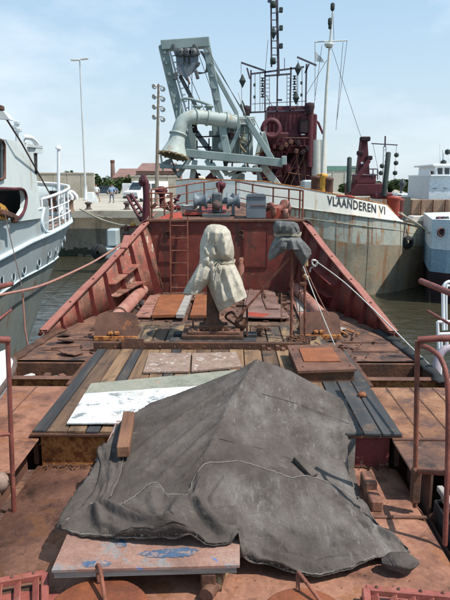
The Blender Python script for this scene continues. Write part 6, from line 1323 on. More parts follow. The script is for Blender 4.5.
pts = [(-2.42 + (.36 * (1 - (i / 30) ** 3.2) ** .5 + .01), 2.9 + 3.15 * i / 30, 3.28 + .08 * i / 30) for i in range(31)]; pts += [(-4.84 - x, y, z) for x, y, z in reversed(pts[:-1])]
MB().tube(pts, .028, 8).build('gunwale', 'cable_dark', t)
# ================================================================== DREDGER ACROSS THE BOW
dr = thing('dredger', 'large rust streaked dredger with a white name band lying across the bow', 'ship', (4, 30, 0))
DY = [(176, 34.0), (182, 31.4), (195, 29.6), (215, 28.7), (240, 28.2), (270, 27.8), (300, 27.5), (330, 27.25), (352, 27.2), (375, 27.4), (395, 28.0), (412, 28.9), (428, 30.2), (445, 32), (470, 36)]
TOPP = [(176, 181), (190, 179.5), (230, 180.5), (265, 182), (300, 188), (353, 198), (387, 205), (401, 220.5), (470, 236)]
BOT = [(176, 206), (300, 208.3), (350, 215), (400, 221.5), (470, 238)]
MID = [(176, 222), (300, 234.5), (350, 243), (385, 245), (430, 246), (470, 247)]
def dpt(px, py, inset=0): return Q(px, py, interp(DY, px) + inset)
ND = 110; pxs = [lerp(176, 470, i / ND) for i in range(ND + 1)]
def drow(tab, f=None): return [dpt(p, interp(tab, p)) for p in pxs]
rt, rb, rm = drow(TOPP), drow(BOT), drow(MID)
rt = [p + V3((0, .12, 0)) for p in rt]
def wlrow(z, ins): return [V3((dpt(p, 250).x + (4 - dpt(p, 250).x) * .02, interp(DY, p) + ins, z)) for p in pxs]
rw, rk = wlrow(0, .0), wlrow(-1, .4)
lim = next(i for i, p in enumerate(pxs) if p > 402)
MB().grid([[a_.lerp(b2, f) for a_, b2 in zip(rt[:lim + 1], rb[:lim + 1])] for f in (0, .5, 1)], False).build('name_band', 'dredger_white', dr, solid=.04)
MB().grid([[a_.lerp(b2, f) for a_, b2 in zip(rb, rm)] for f in (0, .3, .6, 1)]).build('hull_upper', 'dredger_grey', dr)
MB().grid([[a_.lerp(b2, f) for a_, b2 in zip(rm, rw)] for f in (0, .25, .5, .75, 1)]).build('hull_lower', 'dredger_olive', dr)
MB().grid([rw, rk]).build('hull_keel', 'rust_dark', dr)
MB().tube([p + V3((0, -.03, 0)) for p in rb], .035, 6).build('knuckle', 'dredger_grey', dr)
MB().tube([p + V3((0, 0, .02)) for p in rt[:lim - 2]], .035, 6).build('band_cap', 'coaming_rust', dr)
MB().tube([p + V3((0, -.02, -.42)) for p in rb], .018, 5).build('weld_seam', 'dredger_grey', dr)
for i in (20, 34, 48, 60, 72, 84, 94):
    MB().tube([rb[i] + V3((0, -.012, 0)), rm[i] + V3((0, -.012, 0)), rw[i] + V3((0, -.012, 0))], .012, 4).build('weld_seam', 'dredger_olive', dr)
MB().grid([[p + V3((0, .05, -.02)) for p in rb], [V3((p.x, 39.5, p.z + .05)) for p in rb]]).build('deck', 'rust_panel', dr)
MB().box2((-2.0, 37, 1), (11, 39.8, 4.3)).build('far_side', 'dredger_grey', dr)
# tyre fender and hawse hole
c = dpt(407, 242) ; MB().lathe((c.x, c.y - .12, c.z), (.25, -1, 0), [(-.1, .14), (-.08, .26), (0, .32), (.08, .26), (.1, .14)], 18).build('tyre_fender', 'rubber', dr)
MB().tube([(c.x, c.y - .1, c.z + .2), (c.x - .1, c.y, c.z + .85)], .02, 5).build('fender_rope', 'rubber', dr)
c = dpt(413, 250); MB().lathe((c.x, c.y + .02, c.z), (.3, -1, 0), [(0, .10), (.05, .10), (.06, .05)], 14).build('hull_eye', 'dredger_olive', dr)
# name lettering, bent along the band
cu = bpy.data.curves.new('lettering', 'FONT'); cu.body = 'VLAANDEREN VI'; cu.size = 1.0; cu.space_character = 1.10; cu.resolution_u = 3; cu.offset = .02
to_ = bpy.data.objects.new('lettering', cu); COL.objects.link(to_)
me = bpy.data.meshes.new_from_object(to_.evaluated_get(bpy.context.evaluated_depsgraph_get())); bpy.data.objects.remove(to_)
bm = bmesh.new(); bm.from_mesh(me); bmesh.ops.triangulate(bm, faces=bm.faces); bmesh.ops.subdivide_edges(bm, edges=[e for e in bm.edges if e.calc_length() > .3], cuts=3, use_grid_fill=False)
xs = [v.co.x for v in bm.verts]; x0, x1 = min(xs), max(xs); ysv = [v.co.y for v in bm.verts]; y0_, y1_ = min(ysv), max(ysv)
TT = [(327, 195.3), (355, 200.3), (385, 206.6)]; TB = [(327, 204.8), (355, 209.6), (385, 214.6)]
def band_at(px, py):
    y = interp(DY, px); i = min(range(len(pxs)), key=lambda k: abs(pxs[k] - px)); a_, b2 = rt[i], rb[i]
    z = Q(px, py, y).z; f = (a_.z - z) / (a_.z - b2.z); return Q(px, py, y + .12 * (1 - f) - .034)
for v in bm.verts:
    u = (v.co.x - x0) / (x1 - x0); px = 327.2 + 58 * (u ** .97); s = (v.co.y - y0_) / (y1_ - y0_)
    v.co = band_at(px, lerp(interp(TB, px), interp(TT, px), s)) - V3((4, 30, 0))
bm.to_mesh(me); bm.free(); me.materials.clear(); me.materials.append(MATS['paint_black'])
lo = bpy.data.objects.new('lettering', me); COL.objects.link(lo); lo.parent = dr; lo['label'] = 'black name VLAANDEREN VI painted on the white band'
# red bits along the band top
for (px, w_) in ((345, 1.2), (352, .5)): MB().box(dpt(px, interp(TOPP, px) - .5) + V3((0, .1, 0)), (w_ * .6, .08, .08), None, .02).build('red_trim', 'vivid_red', dr)
for (px, py, r_, m_) in ((320, 186, .25, 'rust_brown'), (326, 184, .22, 'yellow_gear'), (333, 188, .2, 'rust_brown'), (400, 207, .32, 'vivid_red'), (405, 209, .26, 'red_paint')):
    c = dpt(px, py) + V3((0, 1.2, 0)); MB().lathe((c.x, c.y, c.z - .5), (0, 0, 1), [(0, r_), (.8, r_), (.85, r_ * 1.15), (.95, r_ * 1.1), (1, .02)], 14).build('bollard', m_, dr)
for k in range(2):
    rope('mooring_rope', smoothcurve([dpt(401 + k * 3, 213) + V3((0, .5, 0)), dpt(411, 221 + k * 2) - V3((0, .6, 0)), dpt(418 + k, 229 - k) - V3((0, 1.5, 0)), Q(426, 232.5, 26.4), Q(437, 232, 26.2)], 6), .035, 'rope_tan', ['upper tan mooring rope from the dredger shoulder to the blue ship', 'lower tan mooring rope from the dredger shoulder to the blue ship'][k])
# beige corner casing at the left end and deck clutter
MB().box2(Q(178, 206, 33.0), Q(193, 182, 34.2), .08).build('end_casing', 'cream_mast', dr)
MB().box2(Q(196, 186, 32), Q(206, 176, 33), .08).build('locker', 'dredger_white', dr)
MB().box2(Q(303, 190, 29.5), Q(316, 180, 30.4), .08).build('locker', 'hull_blue', dr)
# ---- gantry frame and suction pipe
GY = 32.0
ga_ = thing('suction_gantry', 'grey green leaning gantry frame with pulley block over the suction bell', 'gantry', Q(200, 170, GY))
def bm_(a, b, w_, h_, nm, m='gantry_grey', y=GY, y2=None, par=ga_): return MB().beam(Q(*a, y), Q(*b, y2 or y), w_, h_, bev=.03).build(nm, m, par)
bm_((162.5, 45), (190, 161), .40, .42, 'leg', y=GY, y2=GY + .3); bm_((205.5, 40), (228, 158), .40, .49, 'leg')
bm_((161.5, 46), (209.5, 42.5), .55, .48, 'cross_beam')
bm_((169, 48), (188, 118), .1, .1, 'side_pipe', 'galv', GY - .1); 
for k in range(13): bm_((171.5 + k * 1.7, 56 + k * 6.5), (175.5 + k * 1.7, 55.5 + k * 6.5), .06, .06, 'rung', 'galv', GY - .15)
bm_((209, 62), (236, 112), .20, .22, 'stay'); bm_((236, 111), (239, 130), .22, .22, 'stay'); bm_((239, 130), (228, 155), .22, .22, 'stay')
# pulley block, hanging plates
pb = MB().prism([Q(175.5, 52, GY - .3), Q(198.5, 50.5, GY - .3), Q(198, 66, GY - .3), Q(193, 72, GY - .3), Q(188, 76, GY - .3), Q(187, 81, GY - .3), Q(183, 76, GY - .3), Q(177, 72, GY - .3)], (0, .22, 0)).build('pulley_block', 'grey_paint', ga_)
for (px, py) in ((180, 52), (187, 52), (193, 52)): MB().lathe(Q(px, py, GY - .42), (0, 1, 0), [(0, .04), (0, .2), (.06, .22), (.3, .22), (.34, .05)], 16).build('sheave', 'winch_dark', pb)
for (px) in (183.5, 188): MB().box2(Q(px, 64, GY - .34), Q(px + 2, 54, GY - .31)).build('slot', 'signal_black', pb)
for a, b in (((173, 44), (177, 56)), ((194, 44), (199, 55)), ((176.5, 72), (174.5, 80)), ((195.5, 70), (198, 79)), ((199, 62), (197, 66))): bm_(a, b, .18, .18, 'hanger', 'winch_dark', GY - .3)
bm_((187.5, 78), (189.5, 84), .3, .1, 'hook', 'rust_brown', GY - .3)
for k in range(3):
    MB().tube(smoothcurve([Q(200 + k, 51, GY - .2), Q(206 + k, 62, GY - .2), Q(205 + k, 72, GY - .2), Q(196, 74 - k, GY - .2)], 5), .028, 5).build('hose', 'winch_dark', ga_)
bm_((180, 76), (198, 110), .22, .2, 'arm', 'winch_dark', GY); MB().tube([Q(188.5, 84, GY - .2), Q(189, 118, GY - .2)], .03, 5).build('wire', 'winch_dark', ga_)
# loop pipe over the elbow
MB().tube(smoothcurve([Q(180, 122, GY - .4), Q(180.5, 104, GY - .4), Q(184, 98.5, GY - .4), Q(198, 101, GY - .4), Q(212, 106, GY - .4)], 6), .07, 10).build('loop_pipe', 'gantry_grey', ga_)
for (px) in (197.5, 209):
    MB().lathe(Q(px, 113, GY - .3), (0, 0, 1), [(-.1, .16), (.1, .19), (.12, .15), (.25, .15), (.27, .24), (.35, .24), (.4, .08)], 16).build('valve', 'gantry_grey', ga_)
# suction pipe with elbow and bell mouth
sp = thing('suction_pipe', 'pale grey suction pipe bending down into a rust rimmed bell mouth', 'pipe', Q(188, 125, GY - .6))
el = smoothcurve([Q(236, 122, GY), Q(215, 119, GY - .2), Q(201, 117, GY - .4), Q(191, 117.5, GY - .6), Q(183, 122, GY - .7), Q(179, 131, GY - .8), Q(177.5, 138, GY - .8)], 6)
MB().tube(el, .36, 24).build('elbow', 'pipe_grey', sp)
a_ = Q(178, 135, GY - .8); b2 = Q(173.5, 156, GY - 1.0); ax = b2 - a_; l_ = ax.length
MB().lathe(a_, ax, [(0, .38), (l_ * .35, .43), (l_ * .6, .53), (l_ * .85, .65), (l_ * .98, .70)], 30).build('bell', 'pipe_grey', sp)
MB().lathe(a_, ax, [(l_ * .93, .69), (l_ * .95, .76), (l_ * 1.02, .76), (l_ * 1.02, .66), (l_ * .9, .6), (l_ * .3, .3)], 30).build('bell_rim', 'bell_rust', sp)
MB().lathe(a_ - ax.normalized() * .1, ax, [(0, .39), (.02, .46), (.10, .46), (.12, .39)], 28).build('flange', 'pipe_grey', sp)
for k in range(14):
    an = k * 2 * math.pi / 14; n1 = ax.normalized(); e1 = n1.cross(V3((0, 1, 0))).normalized(); e2 = n1.cross(e1)
    MB().lathe(a_ + ax * .985 + (e1 * math.cos(an) + e2 * math.sin(an)) * .76, n1, [(-.05, .05), (.08, .05)], 6).build('bolt', 'bell_rust', sp)
for k in (3, 9, 15):
    p = el[k]; d_ = el[k + 1] - el[k - 1]; MB().lathe(p - d_.normalized() * .05, d_, [(0, .36), (.01, .42), (.08, .42), (.09, .36)], 24).build('flange', 'pipe_grey', sp)
for a, b in (((175, 50), (172, 46)), ((184, 62), (205, 112)), ((192, 74), (192, 112)), ((198, 52), (222, 120)), ((206, 46), (246, 118)), ((170, 60), (186, 120)), ((212, 60), (250, 122))): MB().tube([Q(*a, GY - .35), Q(*b, GY - .35)], .018, 5).build('wire', 'winch_dark', ga_)
for k in range(9): MB().box(Q(164.5 + k * 2.35, 52 + k * 11, GY - .22), (.16, .04, .16), None, .01).build('leg_fitting', 'gantry_grey', ga_)
for k in range(8): MB().box(Q(208 + k * 2.2, 52 + k * 12, GY - .27), (.22, .04, .10), None, .01).build('leg_fitting', 'gantry_grey', ga_)
# platform under the gantry
pf = thing('gantry_platform', 'grey platform of braced beams carrying the gantry and pipe', 'platform', Q(220, 165, GY))
bm_((186, 153), (283, 163), .5, .42, 'beam', y=GY - .5, y2=GY - .9, par=pf); bm_((284, 156), (284, 165), .26, .26, 'end_post', y=GY - 1.1, par=pf)
bm_((160, 166), (262, 170), .3, .22, 'beam', 'gantry_grey', GY - .9, par=pf); bm_((160, 166), (172, 160), .25, .22, 'beam', y=GY - .6, par=pf)
for a, b in (((222, 168), (228, 175)), ((228, 175), (250, 168)), ((212, 163), (222, 180)), ((245, 166), (232, 180)), ((195, 160), (192, 180)), ((190, 158), (178, 176)), ((206, 160), (216, 176))): bm_(a, b, .28, .24, 'brace', y=GY - .6, par=pf)
bm_((262, 165), (278, 186), .38, .38, 'strut', 'pipe_grey', GY - .4, par=pf); bm_((255, 165), (263, 186), .2, .2, 'strut', y=GY - .3, par=pf)
bm_((192, 165), (198, 182), .25, .25, 'strut', 'maroon_dark', GY, par=pf); bm_((166, 160), (180, 178), .12, .12, 'strut', 'winch_dark', GY, par=pf)
bm_((170, 156), (178, 176), .06, .08, 'strut', 'winch_dark', GY - 1.2, par=pf); bm_((160, 150), (163, 171), .10, .12, 'hanging_pipe', 'cream_mast', GY - .9, par=pf)
for k, (px, py) in enumerate(((196, 178), (205, 182), (214, 181), (186, 185), (240, 180))):
    MB().box(Q(px, py, GY + .4), (.5 + .2 * (k % 3), .5, .5), Matrix.Rotation(.4 * k, 3, 'Y'), .06).build('machinery', ['maroon_dark', 'winch_dark', 'maroon', 'maroon', 'gantry_grey'][k], pf)
for a, b in (((196, 137), (222, 136)), ((197, 147), (212, 147)), ((197, 140), (197, 157)), ((209, 138), (209, 157))): bm_(a, b, .07, .07, 'handrail', 'maroon_dark', GY + .6, par=pf)
# machinery house
mh = thing('machinery_house', 'grey ribbed machinery house behind the leaning gantry', 'deckhouse', Q(238, 160, 33))
MB().box2(Q(226, 162, 32.8), Q(252, 124, 34.8), .05).build('wall', 'gantry_grey', mh)
MB().box2(Q(224, 125, 32.6), Q(254, 120.5, 35), .05).build('roof', 'pipe_grey', mh)
for k in range(5): MB().box2(Q(229 + k * 5, 160, 32.7), Q(230 + k * 5, 126, 32.8)).build('rib', 'galv', mh)
MB().box2(Q(241, 160, 32.68), Q(248, 134, 32.78)).build('door', 'gantry_grey', mh)
MB().box2(Q(188, 158, 33.4), Q(197, 126, 34.2), .05).build('column', 'gantry_grey', mh); MB().box2(Q(212, 160, 33.4), Q(224, 126, 34.2), .05).build('column', 'gantry_grey', mh)
bm_((246, 118), (275, 164), .22, .3, 'strut', y=GY - .2, par=mh); bm_((262, 132), (270, 160), .35, .3, 'strut', y=GY + .6, par=mh); bm_((262, 132), (256, 160), .2, .2, 'strut', 'pipe_grey', GY + .5, par=mh)
bm_((196, 132), (212, 154), .3, .3, 'strut', 'grey_paint', GY + .8, par=mh); bm_((238, 92), (247, 120), .05, .05, 'hose', 'galv', GY, par=mh)
MB().tube(smoothcurve([Q(222, 118, GY), Q(224, 113, GY), Q(229, 113, GY), Q(231, 120, GY)], 5), .07, 8).build('vent', 'galv', mh)
rg = random.Random(11)
for k in range(26):
    px, py = rg.uniform(190, 262), rg.uniform(128, 160); q_ = rg.random()
    if q_ < .45: MB().tube(smoothcurve([Q(px, py, GY + .3 * q_), Q(px + rg.uniform(-3, 3), py + rg.uniform(6, 12), GY + .2), Q(px + rg.uniform(-9, 9), py + rg.uniform(12, 18), GY + .3)], 4), rg.uniform(.03, .07), 7).build('pipe_run', rg.choice(['gantry_grey', 'winch_dark', 'pipe_grey', 'bell_rust']), mh)
    elif q_ < .8: MB().box(Q(px, py, GY + .5), (rg.uniform(.2, .5), .3, rg.uniform(.2, .5)), Matrix.Rotation(rg.uniform(-.2, .2), 3, 'Y'), .03).build('machinery', rg.choice(['gantry_grey', 'grey_paint', 'winch_dark', 'maroon_dark']), mh)
    else: MB().lathe(Q(px, py, GY + .1), (0, -1, 0), [(0, .1), (0, .22), (.08, .24), (.1, .05)], 12).build('valve_wheel', rg.choice(['winch_dark', 'galv', 'maroon']), mh)
for (x0, y0, x1, y1) in ((226, 124, 254, 124), (226, 118, 254, 119), (254, 118, 262, 134)): MB().tube([Q(x0, y0, GY + .4), Q(x1, y1, GY + .4)], .03, 6).build('handrail', 'galv', mh)
for k in range(7): MB().tube([Q(227 + k * 4.4, 124, GY + .4), Q(227 + k * 4.4, 118, GY + .4)], .022, 5).build('rail_post', 'galv', mh)
# ---- maroon engine tower
TY = 34.5
tw = thing('engine_tower', 'maroon engine tower with lattice legs on the dredger deck', 'tower', Q(290, 180, TY))
MB().box2(Q(267, 138, TY), Q(300, 112, TY + 3), .08).build('casing', 'maroon', tw); MB().box2(Q(300, 148, TY - .3), Q(312, 118, TY + 2), .08).build('casing', 'maroon', tw)
MB().box2(Q(262, 150, TY - .2), Q(300, 136, TY + 2.6), .08).build('platform', 'maroon', tw)
for k in range(8): MB().box2(Q(269 + k * 4, 137, TY - .06), Q(270 + k * 4, 113, TY - .0)).build('rib', 'maroon', tw)
MB().lathe(Q(270, 130, TY - .6), (.1, -1, .1), [(0, .55), (.5, .58), (.55, .35), (.3, .3)], 22).build('turbo_duct', 'maroon', tw)
MB().box2(Q(258, 186, TY + 1), Q(312, 150, TY + 2.6)).build('inner_core', 'maroon_dark', tw)
for px in (262, 280, 297, 309): bm_((px, 186), (px, 148), .26, .26, 'leg', 'maroon', TY, par=tw)
for a, b in (((262, 184), (280, 150)), ((280, 150), (297, 184)), ((280, 184), (297, 152)), ((297, 184), (309, 150)), ((262, 168), (309, 168)), ((262, 152), (309, 152)), ((270, 186), (294, 140)), ((302, 186), (311, 160))): bm_(a, b, .11, .11, 'brace', 'maroon', TY - .15, par=tw)
for a, b in (((283, 186), (300, 152)), ((290, 186), (306, 152)), ((266, 186), (275, 152)), ((284, 172), (310, 176)), ((262, 178), (282, 176)), ((296, 150), (300, 186)), ((306, 186), (303, 150)), ((273, 150), (270, 186))): bm_(a, b, .055, .055, 'pipe_run', 'rust_brown', TY - .35, par=tw)
for k in range(9): MB().tube([Q(264 + k * 5.5, 150, TY - .2), Q(266 + k * 5, 140 + (k % 3) * 4, TY - .3)], .07 + .03 * (k % 2), 8).build('pipe_run', 'maroon' if k % 2 else 'maroon_dark', tw)
for k in range(12): MB().box(Q(264 + (k * 17) % 46, 141 + (k * 7) % 12, TY - .45), (.2 + .05 * (k % 3), .2, .24), Matrix.Rotation(.5 * k, 3, 'Y'), .03).build('fitting', ['maroon', 'rust_brown', 'maroon_dark'][k % 3], tw)
bm_((280, 146), (312, 146), .16, .1, 'handrail', 'maroon', TY - .4, par=tw); bm_((262, 138), (312, 138), .06, .06, 'handrail', 'rust_brown', TY - .5, par=tw)
for k in range(11): bm_((263 + k * 4.6, 146), (263 + k * 4.6, 138), .05, .05, 'rail_post', 'maroon', TY - .5, par=tw)
for (px, py, r_) in ((309.5, 107, .26), (246.5, 110, .22)):
    MB().lathe(Q(px, py + 60, TY - .4) if px > 300 else Q(px, 125, TY - .4), (0, 0, 1), [(0, r_ * .6), ((Q(px, py, TY).z - (Q(px, py + 60, TY).z if px > 300 else Q(px, 125, TY).z)), r_ * .6)], 12).build('exhaust', 'maroon', tw)
    MB().lathe(Q(px, py + 2, TY - .4), (0, 0, 1), [(-.3, r_ * .7), (.1, r_ * 1.1), (.3, r_), (.35, .02)], 12).build('exhaust_cap', 'maroon_dark', tw)
for k, (px, py, s_) in enumerate(((304, 127, .6), (290, 146, .45), (276, 155, .35), (287, 168, .4), (302, 160, .35), (270, 178, .45), (315, 165, .35), (256, 170, .4), (296, 180, .4), (283, 158, .3))):
    MB().box(Q(px, py, TY - .2 + .1 * (k % 3)), (s_, s_, s_ * 1.3), Matrix.Rotation(.2 * k, 3, 'Z'), .08).build('machinery', 'maroon' if k % 2 else 'maroon_dark', tw)
MB().box2(Q(301, 135, TY - .42), Q(305, 122, TY - .38)).build('notice', 'white_tube', tw)
bm_((305, 120), (318, 122), .2, .12, 'arm', 'maroon', TY, par=tw); bm_((318, 122), (323, 134), .14, .12, 'arm', 'maroon', TY, par=tw)
for (px, w_) in ((317, .32), (321.5, .3)): MB().tube([Q(px, 184, TY - .2), Q(px, 140, TY - .2)], w_, 14).build('tank', 'cream_mast', tw)
MB().box2(Q(302, 190, TY - 2), Q(314, 181, TY - 1), .05).build('tank_base', 'hull_blue', tw)
# signal frame above the tower
sf = thing('signal_lattice', 'dark lattice signal frame with hanging diamond shapes and lattice mast', 'signal mast', Q(278, 112, TY))
def sb(a, b, w_=.11, nm='bar', y=TY, m='mast_grey'): return MB().beam(Q(*a, y), Q(*b, y), w_ * .66, w_ * .66).build(nm, m, sf)
for a, b in (((250, 112.5), (308, 110)), ((251, 70), (250.5, 113)), ((306.5, 64), (305.5, 111)), ((265, 70), (265, 112)), ((291, 67), (290, 111)), ((251, 74), (304, 67)), ((265, 76), (290, 74)), ((241, 62.5), (264, 70.5)), ((297, 57), (316.5, 65.5)), ((250, 79), (247, 68)), ((305, 73), (309, 64)), ((277, 112), (277.5, 68)), ((277, 100), (282, 100))): sb(a, b, .13)
for a, b in (((252, 104), (307, 101)), ((255, 73), (255, 112)), ((260, 73), (260, 112)), ((297, 67), (297, 110)), ((302, 66), (302, 110)), ((266, 95), (275, 111)), ((287, 74), (287, 110))): sb(a, b, .045, 'thin_bar')
for k in range(8): sb((266, 80 + k * 4), (269.5, 80 + k * 4), .04, 'rung'); sb((287, 78 + k * 4), (290, 78 + k * 4), .04, 'rung')
sb((269.5, 76), (269.5, 112), .045, 'thin_bar')
sb((271, -12), (271.5, 67), .13); sb((276.5, -12), (278.5, 76), .20)
for k in range(11): sb((271, -8 + k * 7), (277.5, -8 + k * 7), .06, 'rung')
for (px, py) in ((273, 4.5), (273, 61)): MB().lathe(Q(px, py, TY - .2), (0, 0, 1), [(-.17, .08), (-.15, .16), (.15, .16), (.17, .08)], 10).build('lamp', 'signal_black', sf)
for (py) in (10, 28, 46): MB().box(Q(281, py, TY - .2), (.2, .2, .26), None, .03).build('lamp', 'signal_black', sf); sb((278, py + 2), (282, py + 2), .06, 'lamp_arm')
for (px, py, s_) in ((242.5, 81, 1), (242.5, 106, .85), (298, 69, 1), (296, 98, 1), (273.5, 33, .95)):
    MB().lathe(Q(px, py, TY - .3), (0, 0, 1), [(-.36 * s_, .01), (0, .19 * s_), (.36 * s_, .01)], 8, False).build('diamond_shape', 'signal_black', sf)
for (px, p0) in ((262.5, 78), (294.5, 76)):
    for k in range(4):
        py = p0 + k * 5.3; g = MB()
        g.box(Q(px, py, TY - .2), (.20, .04, .05)); g.box(Q(px, py + 3, TY - .2), (.20, .04, .07)); g.box(Q(px, py + 1.5, TY - .2), (.09, .04, .16)); g.build('signal_panel', 'signal_black', sf)
for (px, py) in ((254.5, 85), (254.5, 97), (301.5, 83), (301.5, 95)): MB().box(Q(px, py, TY - .2), (.12, .04, .16)).build('signal_panel', 'signal_black', sf)
MB().tube([Q(241, 64, TY), Q(242, 110, TY)], .012, 4).build('halyard', 'cable_dark', sf)
MB().tube([Q(298, 60, TY), Q(298, 110, TY)], .012, 4).build('halyard', 'cable_dark', sf)
MB().tube([Q(268, 40, TY), Q(262, 110, TY)], .012, 4).build('halyard', 'cable_dark', sf)
MB().tube([Q(284.5, 70, TY), Q(284.5, 58, TY)], .02, 5).build('aerial', 'mast_grey', sf)
MB().prism([Q(267.5, -1, TY), Q(271, -1, TY), Q(270.5, 3, TY), Q(267.5, 2.5, TY)], (0, .02, 0)).build('blue_flag', 'blue_paint', sf)
# ---- cream mast with yard
MY = 33.0
ms = thing('ship_mast', 'slender cream mast with yard and black lanterns on the dredger', 'mast', Q(322, 182, MY))
MB().tube([Q(322, 184, MY), Q(326.5, 90, MY), Q(330, 42, MY), Q(333, 8, MY)], [.10, .08, .06, .035], 10).build('pole', 'cream_mast', ms)
MB().tube([Q(314.5, 42, MY), Q(347.5, 40.5, MY)], .035, 6).build('yard', 'cream_mast', ms)
MB().lathe(Q(329, 45, MY), (0, 0, 1), [(-.12, .16), (0, .25), (.06, .25), (.08, .05)], 12).build('platform', 'cream_mast', ms)
for (px, py, s_) in ((332.6, 7, 1), (330, 22, 1), (330, 26, .8)): MB().lathe(Q(px, py, MY - .15), (0, 0, 1), [(-.18 * s_, .07), (-.1, .11 * s_), (.15, .11 * s_), (.2, .05)], 10).build('lantern', 'signal_black', ms)
MB().prism([Q(315, 51, MY), Q(315.5, 61, MY), Q(325.5, 63, MY), Q(321, 57, MY)], (0, .02, 0)).build('flag', 'flag', ms)
for a, b in (((315, 43), (315, 100)), ((322, 45), (312, 120)), ((347, 41), (337, 120)), ((343, 42), (336, 130)), ((331, 46), (362, 140)), ((327, 60), (306, 95)), ((334, 42), (333, 9))): MB().tube([Q(*a, MY), Q(*b, MY)], .012, 4).build('stay', 'cable_dark', ms)
bm_((331, 175), (319, 178), .1, .1, 'cleat', 'cream_mast', MY, par=ms)
# ---- maroon deck crane, black spuds, small signal mast
CY = 30.5
dc = thing('deck_crane', 'maroon deck crane with folded tapering jib on the dredger', 'crane', Q(362, 195, CY))
MB().box2(Q(350, 196, CY), Q(377, 183, CY + 1.6), .06).build('base', 'maroon', dc)
MB().box2(Q(356, 184, CY), Q(371, 174, CY + 1.2), .06).build('turntable', 'maroon', dc)
MB().prism([Q(357, 178, CY + .2), Q(370, 178, CY + .2), Q(367.5, 140, CY + .2), Q(364.5, 137.5, CY + .2), Q(362, 140, CY + .2)], (0, .6, 0)).build('jib', 'maroon', dc)
bm_((355.5, 181), (369, 160), .2, .22, 'ram', 'maroon', CY, par=dc)
for (px, py) in ((363, 139), (367, 139), (360, 153), (369, 158)): MB().box(Q(px, py, CY + .1), (.28, .4, .22), None, .04).build('sheave_box', 'maroon_dark', dc)
MB().box2(Q(361, 164, CY + .15), Q(363.5, 162, CY + .19)).build('notice', 'white_tube', dc)
for a, b in (((351, 168), (357, 168)), ((351, 168), (351, 174)), ((369, 169), (377.5, 169)), ((377.5, 169), (377.5, 180)), ((373, 169), (373, 178)), ((351, 175), (378, 175))): bm_(a, b, .06, .06, 'handrail', 'mast_grey', CY, par=dc)
MB().box2(Q(374, 199, CY - 1), Q(388, 192, CY), .08).build('winch_box', 'maroon', dc)
for (p0, p1, lb, r_) in (((348.5, 192), (349.5, 158), 'shorter black spud pole left of the maroon crane', .12), ((384, 196), (388.5, 153), 'taller black spud pole right of the maroon crane', .13)):
    a_, b2 = Q(*p0, CY - 1), Q(*p1, CY - 1); tag(MB().tube([a_, b2, b2 + V3((0, 0, .05))], [r_, r_ * .95, r_ * .5], 12).build('spud_pole', 'signal_black', loc=a_), lb, 'pole', 'black spud poles on the dredger')
sm = thing('signal_mast', 'small white lattice signal mast with black balls behind the taller spud pole', 'signal mast', Q(385, 190, 38))
for px in (382.5, 387.0): MB().tube([Q(px, 198, 38), Q(385 + (px - 385) * .5, 146, 38)], .04, 6).build('leg', 'galv', sm)
for k in range(8): MB().tube([Q(383, 190 - k * 5.5, 38), Q(387, 187 - k * 5.5, 38)], .025, 5).build('lattice', 'galv', sm)
MB().tube([Q(371.5, 143.5, 38), Q(397.5, 145, 38)], .04, 6).build('yard', 'mast_grey', sm); MB().tube([Q(385, 147, 38), Q(385.3, 136, 38)], .05, 6).build('topmast', 'mast_grey', sm)
MB().tube([Q(396.5, 145, 38), Q(393, 196, 38)], .012, 4).build('halyard', 'cable_dark', sm); MB().tube([Q(373, 144, 38), Q(380, 180, 38)], .012, 4).build('halyard', 'cable_dark', sm)
for (px, py) in ((396.5, 155), (396, 163), (395, 173), (382, 166), (381, 173)): MB().lathe(Q(px, py, 37.9), (0, 0, 1), [(-.15, .02), (-.08, .14), (.08, .14), (.15, .02)], 10).build('ball', 'signal_black', sm)
# ================================================================== BLUE SHIP AT RIGHT
bs = thing('moored_ship', 'blue and pale grey ship with white wheelhouse cut by the right edge', 'ship', (11, 27, 0))
def hullrow(tab): return [Q(px, py, y) for px, py, y in tab]
r0 = hullrow([(432.5, 219, 25.8), (450, 216, 25.2), (500, 206, 24.6), (640, 170, 24)]); r0 = [V3((p.x, p.y, 3.62 + .02 * i)) for i, p in enumerate(r0)]
def lvl(z, dx): return [V3((p.x + dx, p.y + .05, z)) for p in r0]
MB().grid([r0, lvl(2.35, .0)], False).build('hull_upper', 'ship_pale', bs); MB().grid([lvl(2.345, -.02), lvl(1.35, .02)], False).build('hull_band', 'ship_blue', bs); MB().grid([lvl(1.35, .02), lvl(.0, .2), lvl(-1, .5)], False).build('hull_lower', 'maroon_dark', bs)
e0 = r0[0]
for z0, z1, m_, dx in ((3.62, 2.35, 'ship_pale', 0), (2.35, 1.35, 'ship_blue', 0), (1.35, -1, 'maroon_dark', .1)): MB().add([(e0.x + dx, e0.y, z0), (e0.x + dx, e0.y, z1), (e0.x + dx + 1.5, e0.y + 6, z1), (e0.x + dx + 1.5, e0.y + 6, z0)], [(0, 1, 2, 3)]).build('hull_end', m_, bs)
MB().add([r0[0], r0[1], r0[2], r0[3], (r0[3].x, 33, 3.7), (e0.x + 1.5, 31.8, 3.6)], [(0, 1, 2, 3, 4, 5)]).build('deck', 'ship_pale', bs)
c = Q(440, 232, 25.4); MB().lathe((c.x, c.y, c.z), (.3, -1, 0), [(-.02, .14), (.06, .20), (.1, .18), (.08, .12), (.02, .11)], 16).build('hawse_hole', 'rust_brown', bs); MB().lathe((c.x, c.y - .03, c.z), (.3, -1, 0), [(.0, .12), (.01, .01)], 16).build('hawse_dark', 'opening_black', bs)
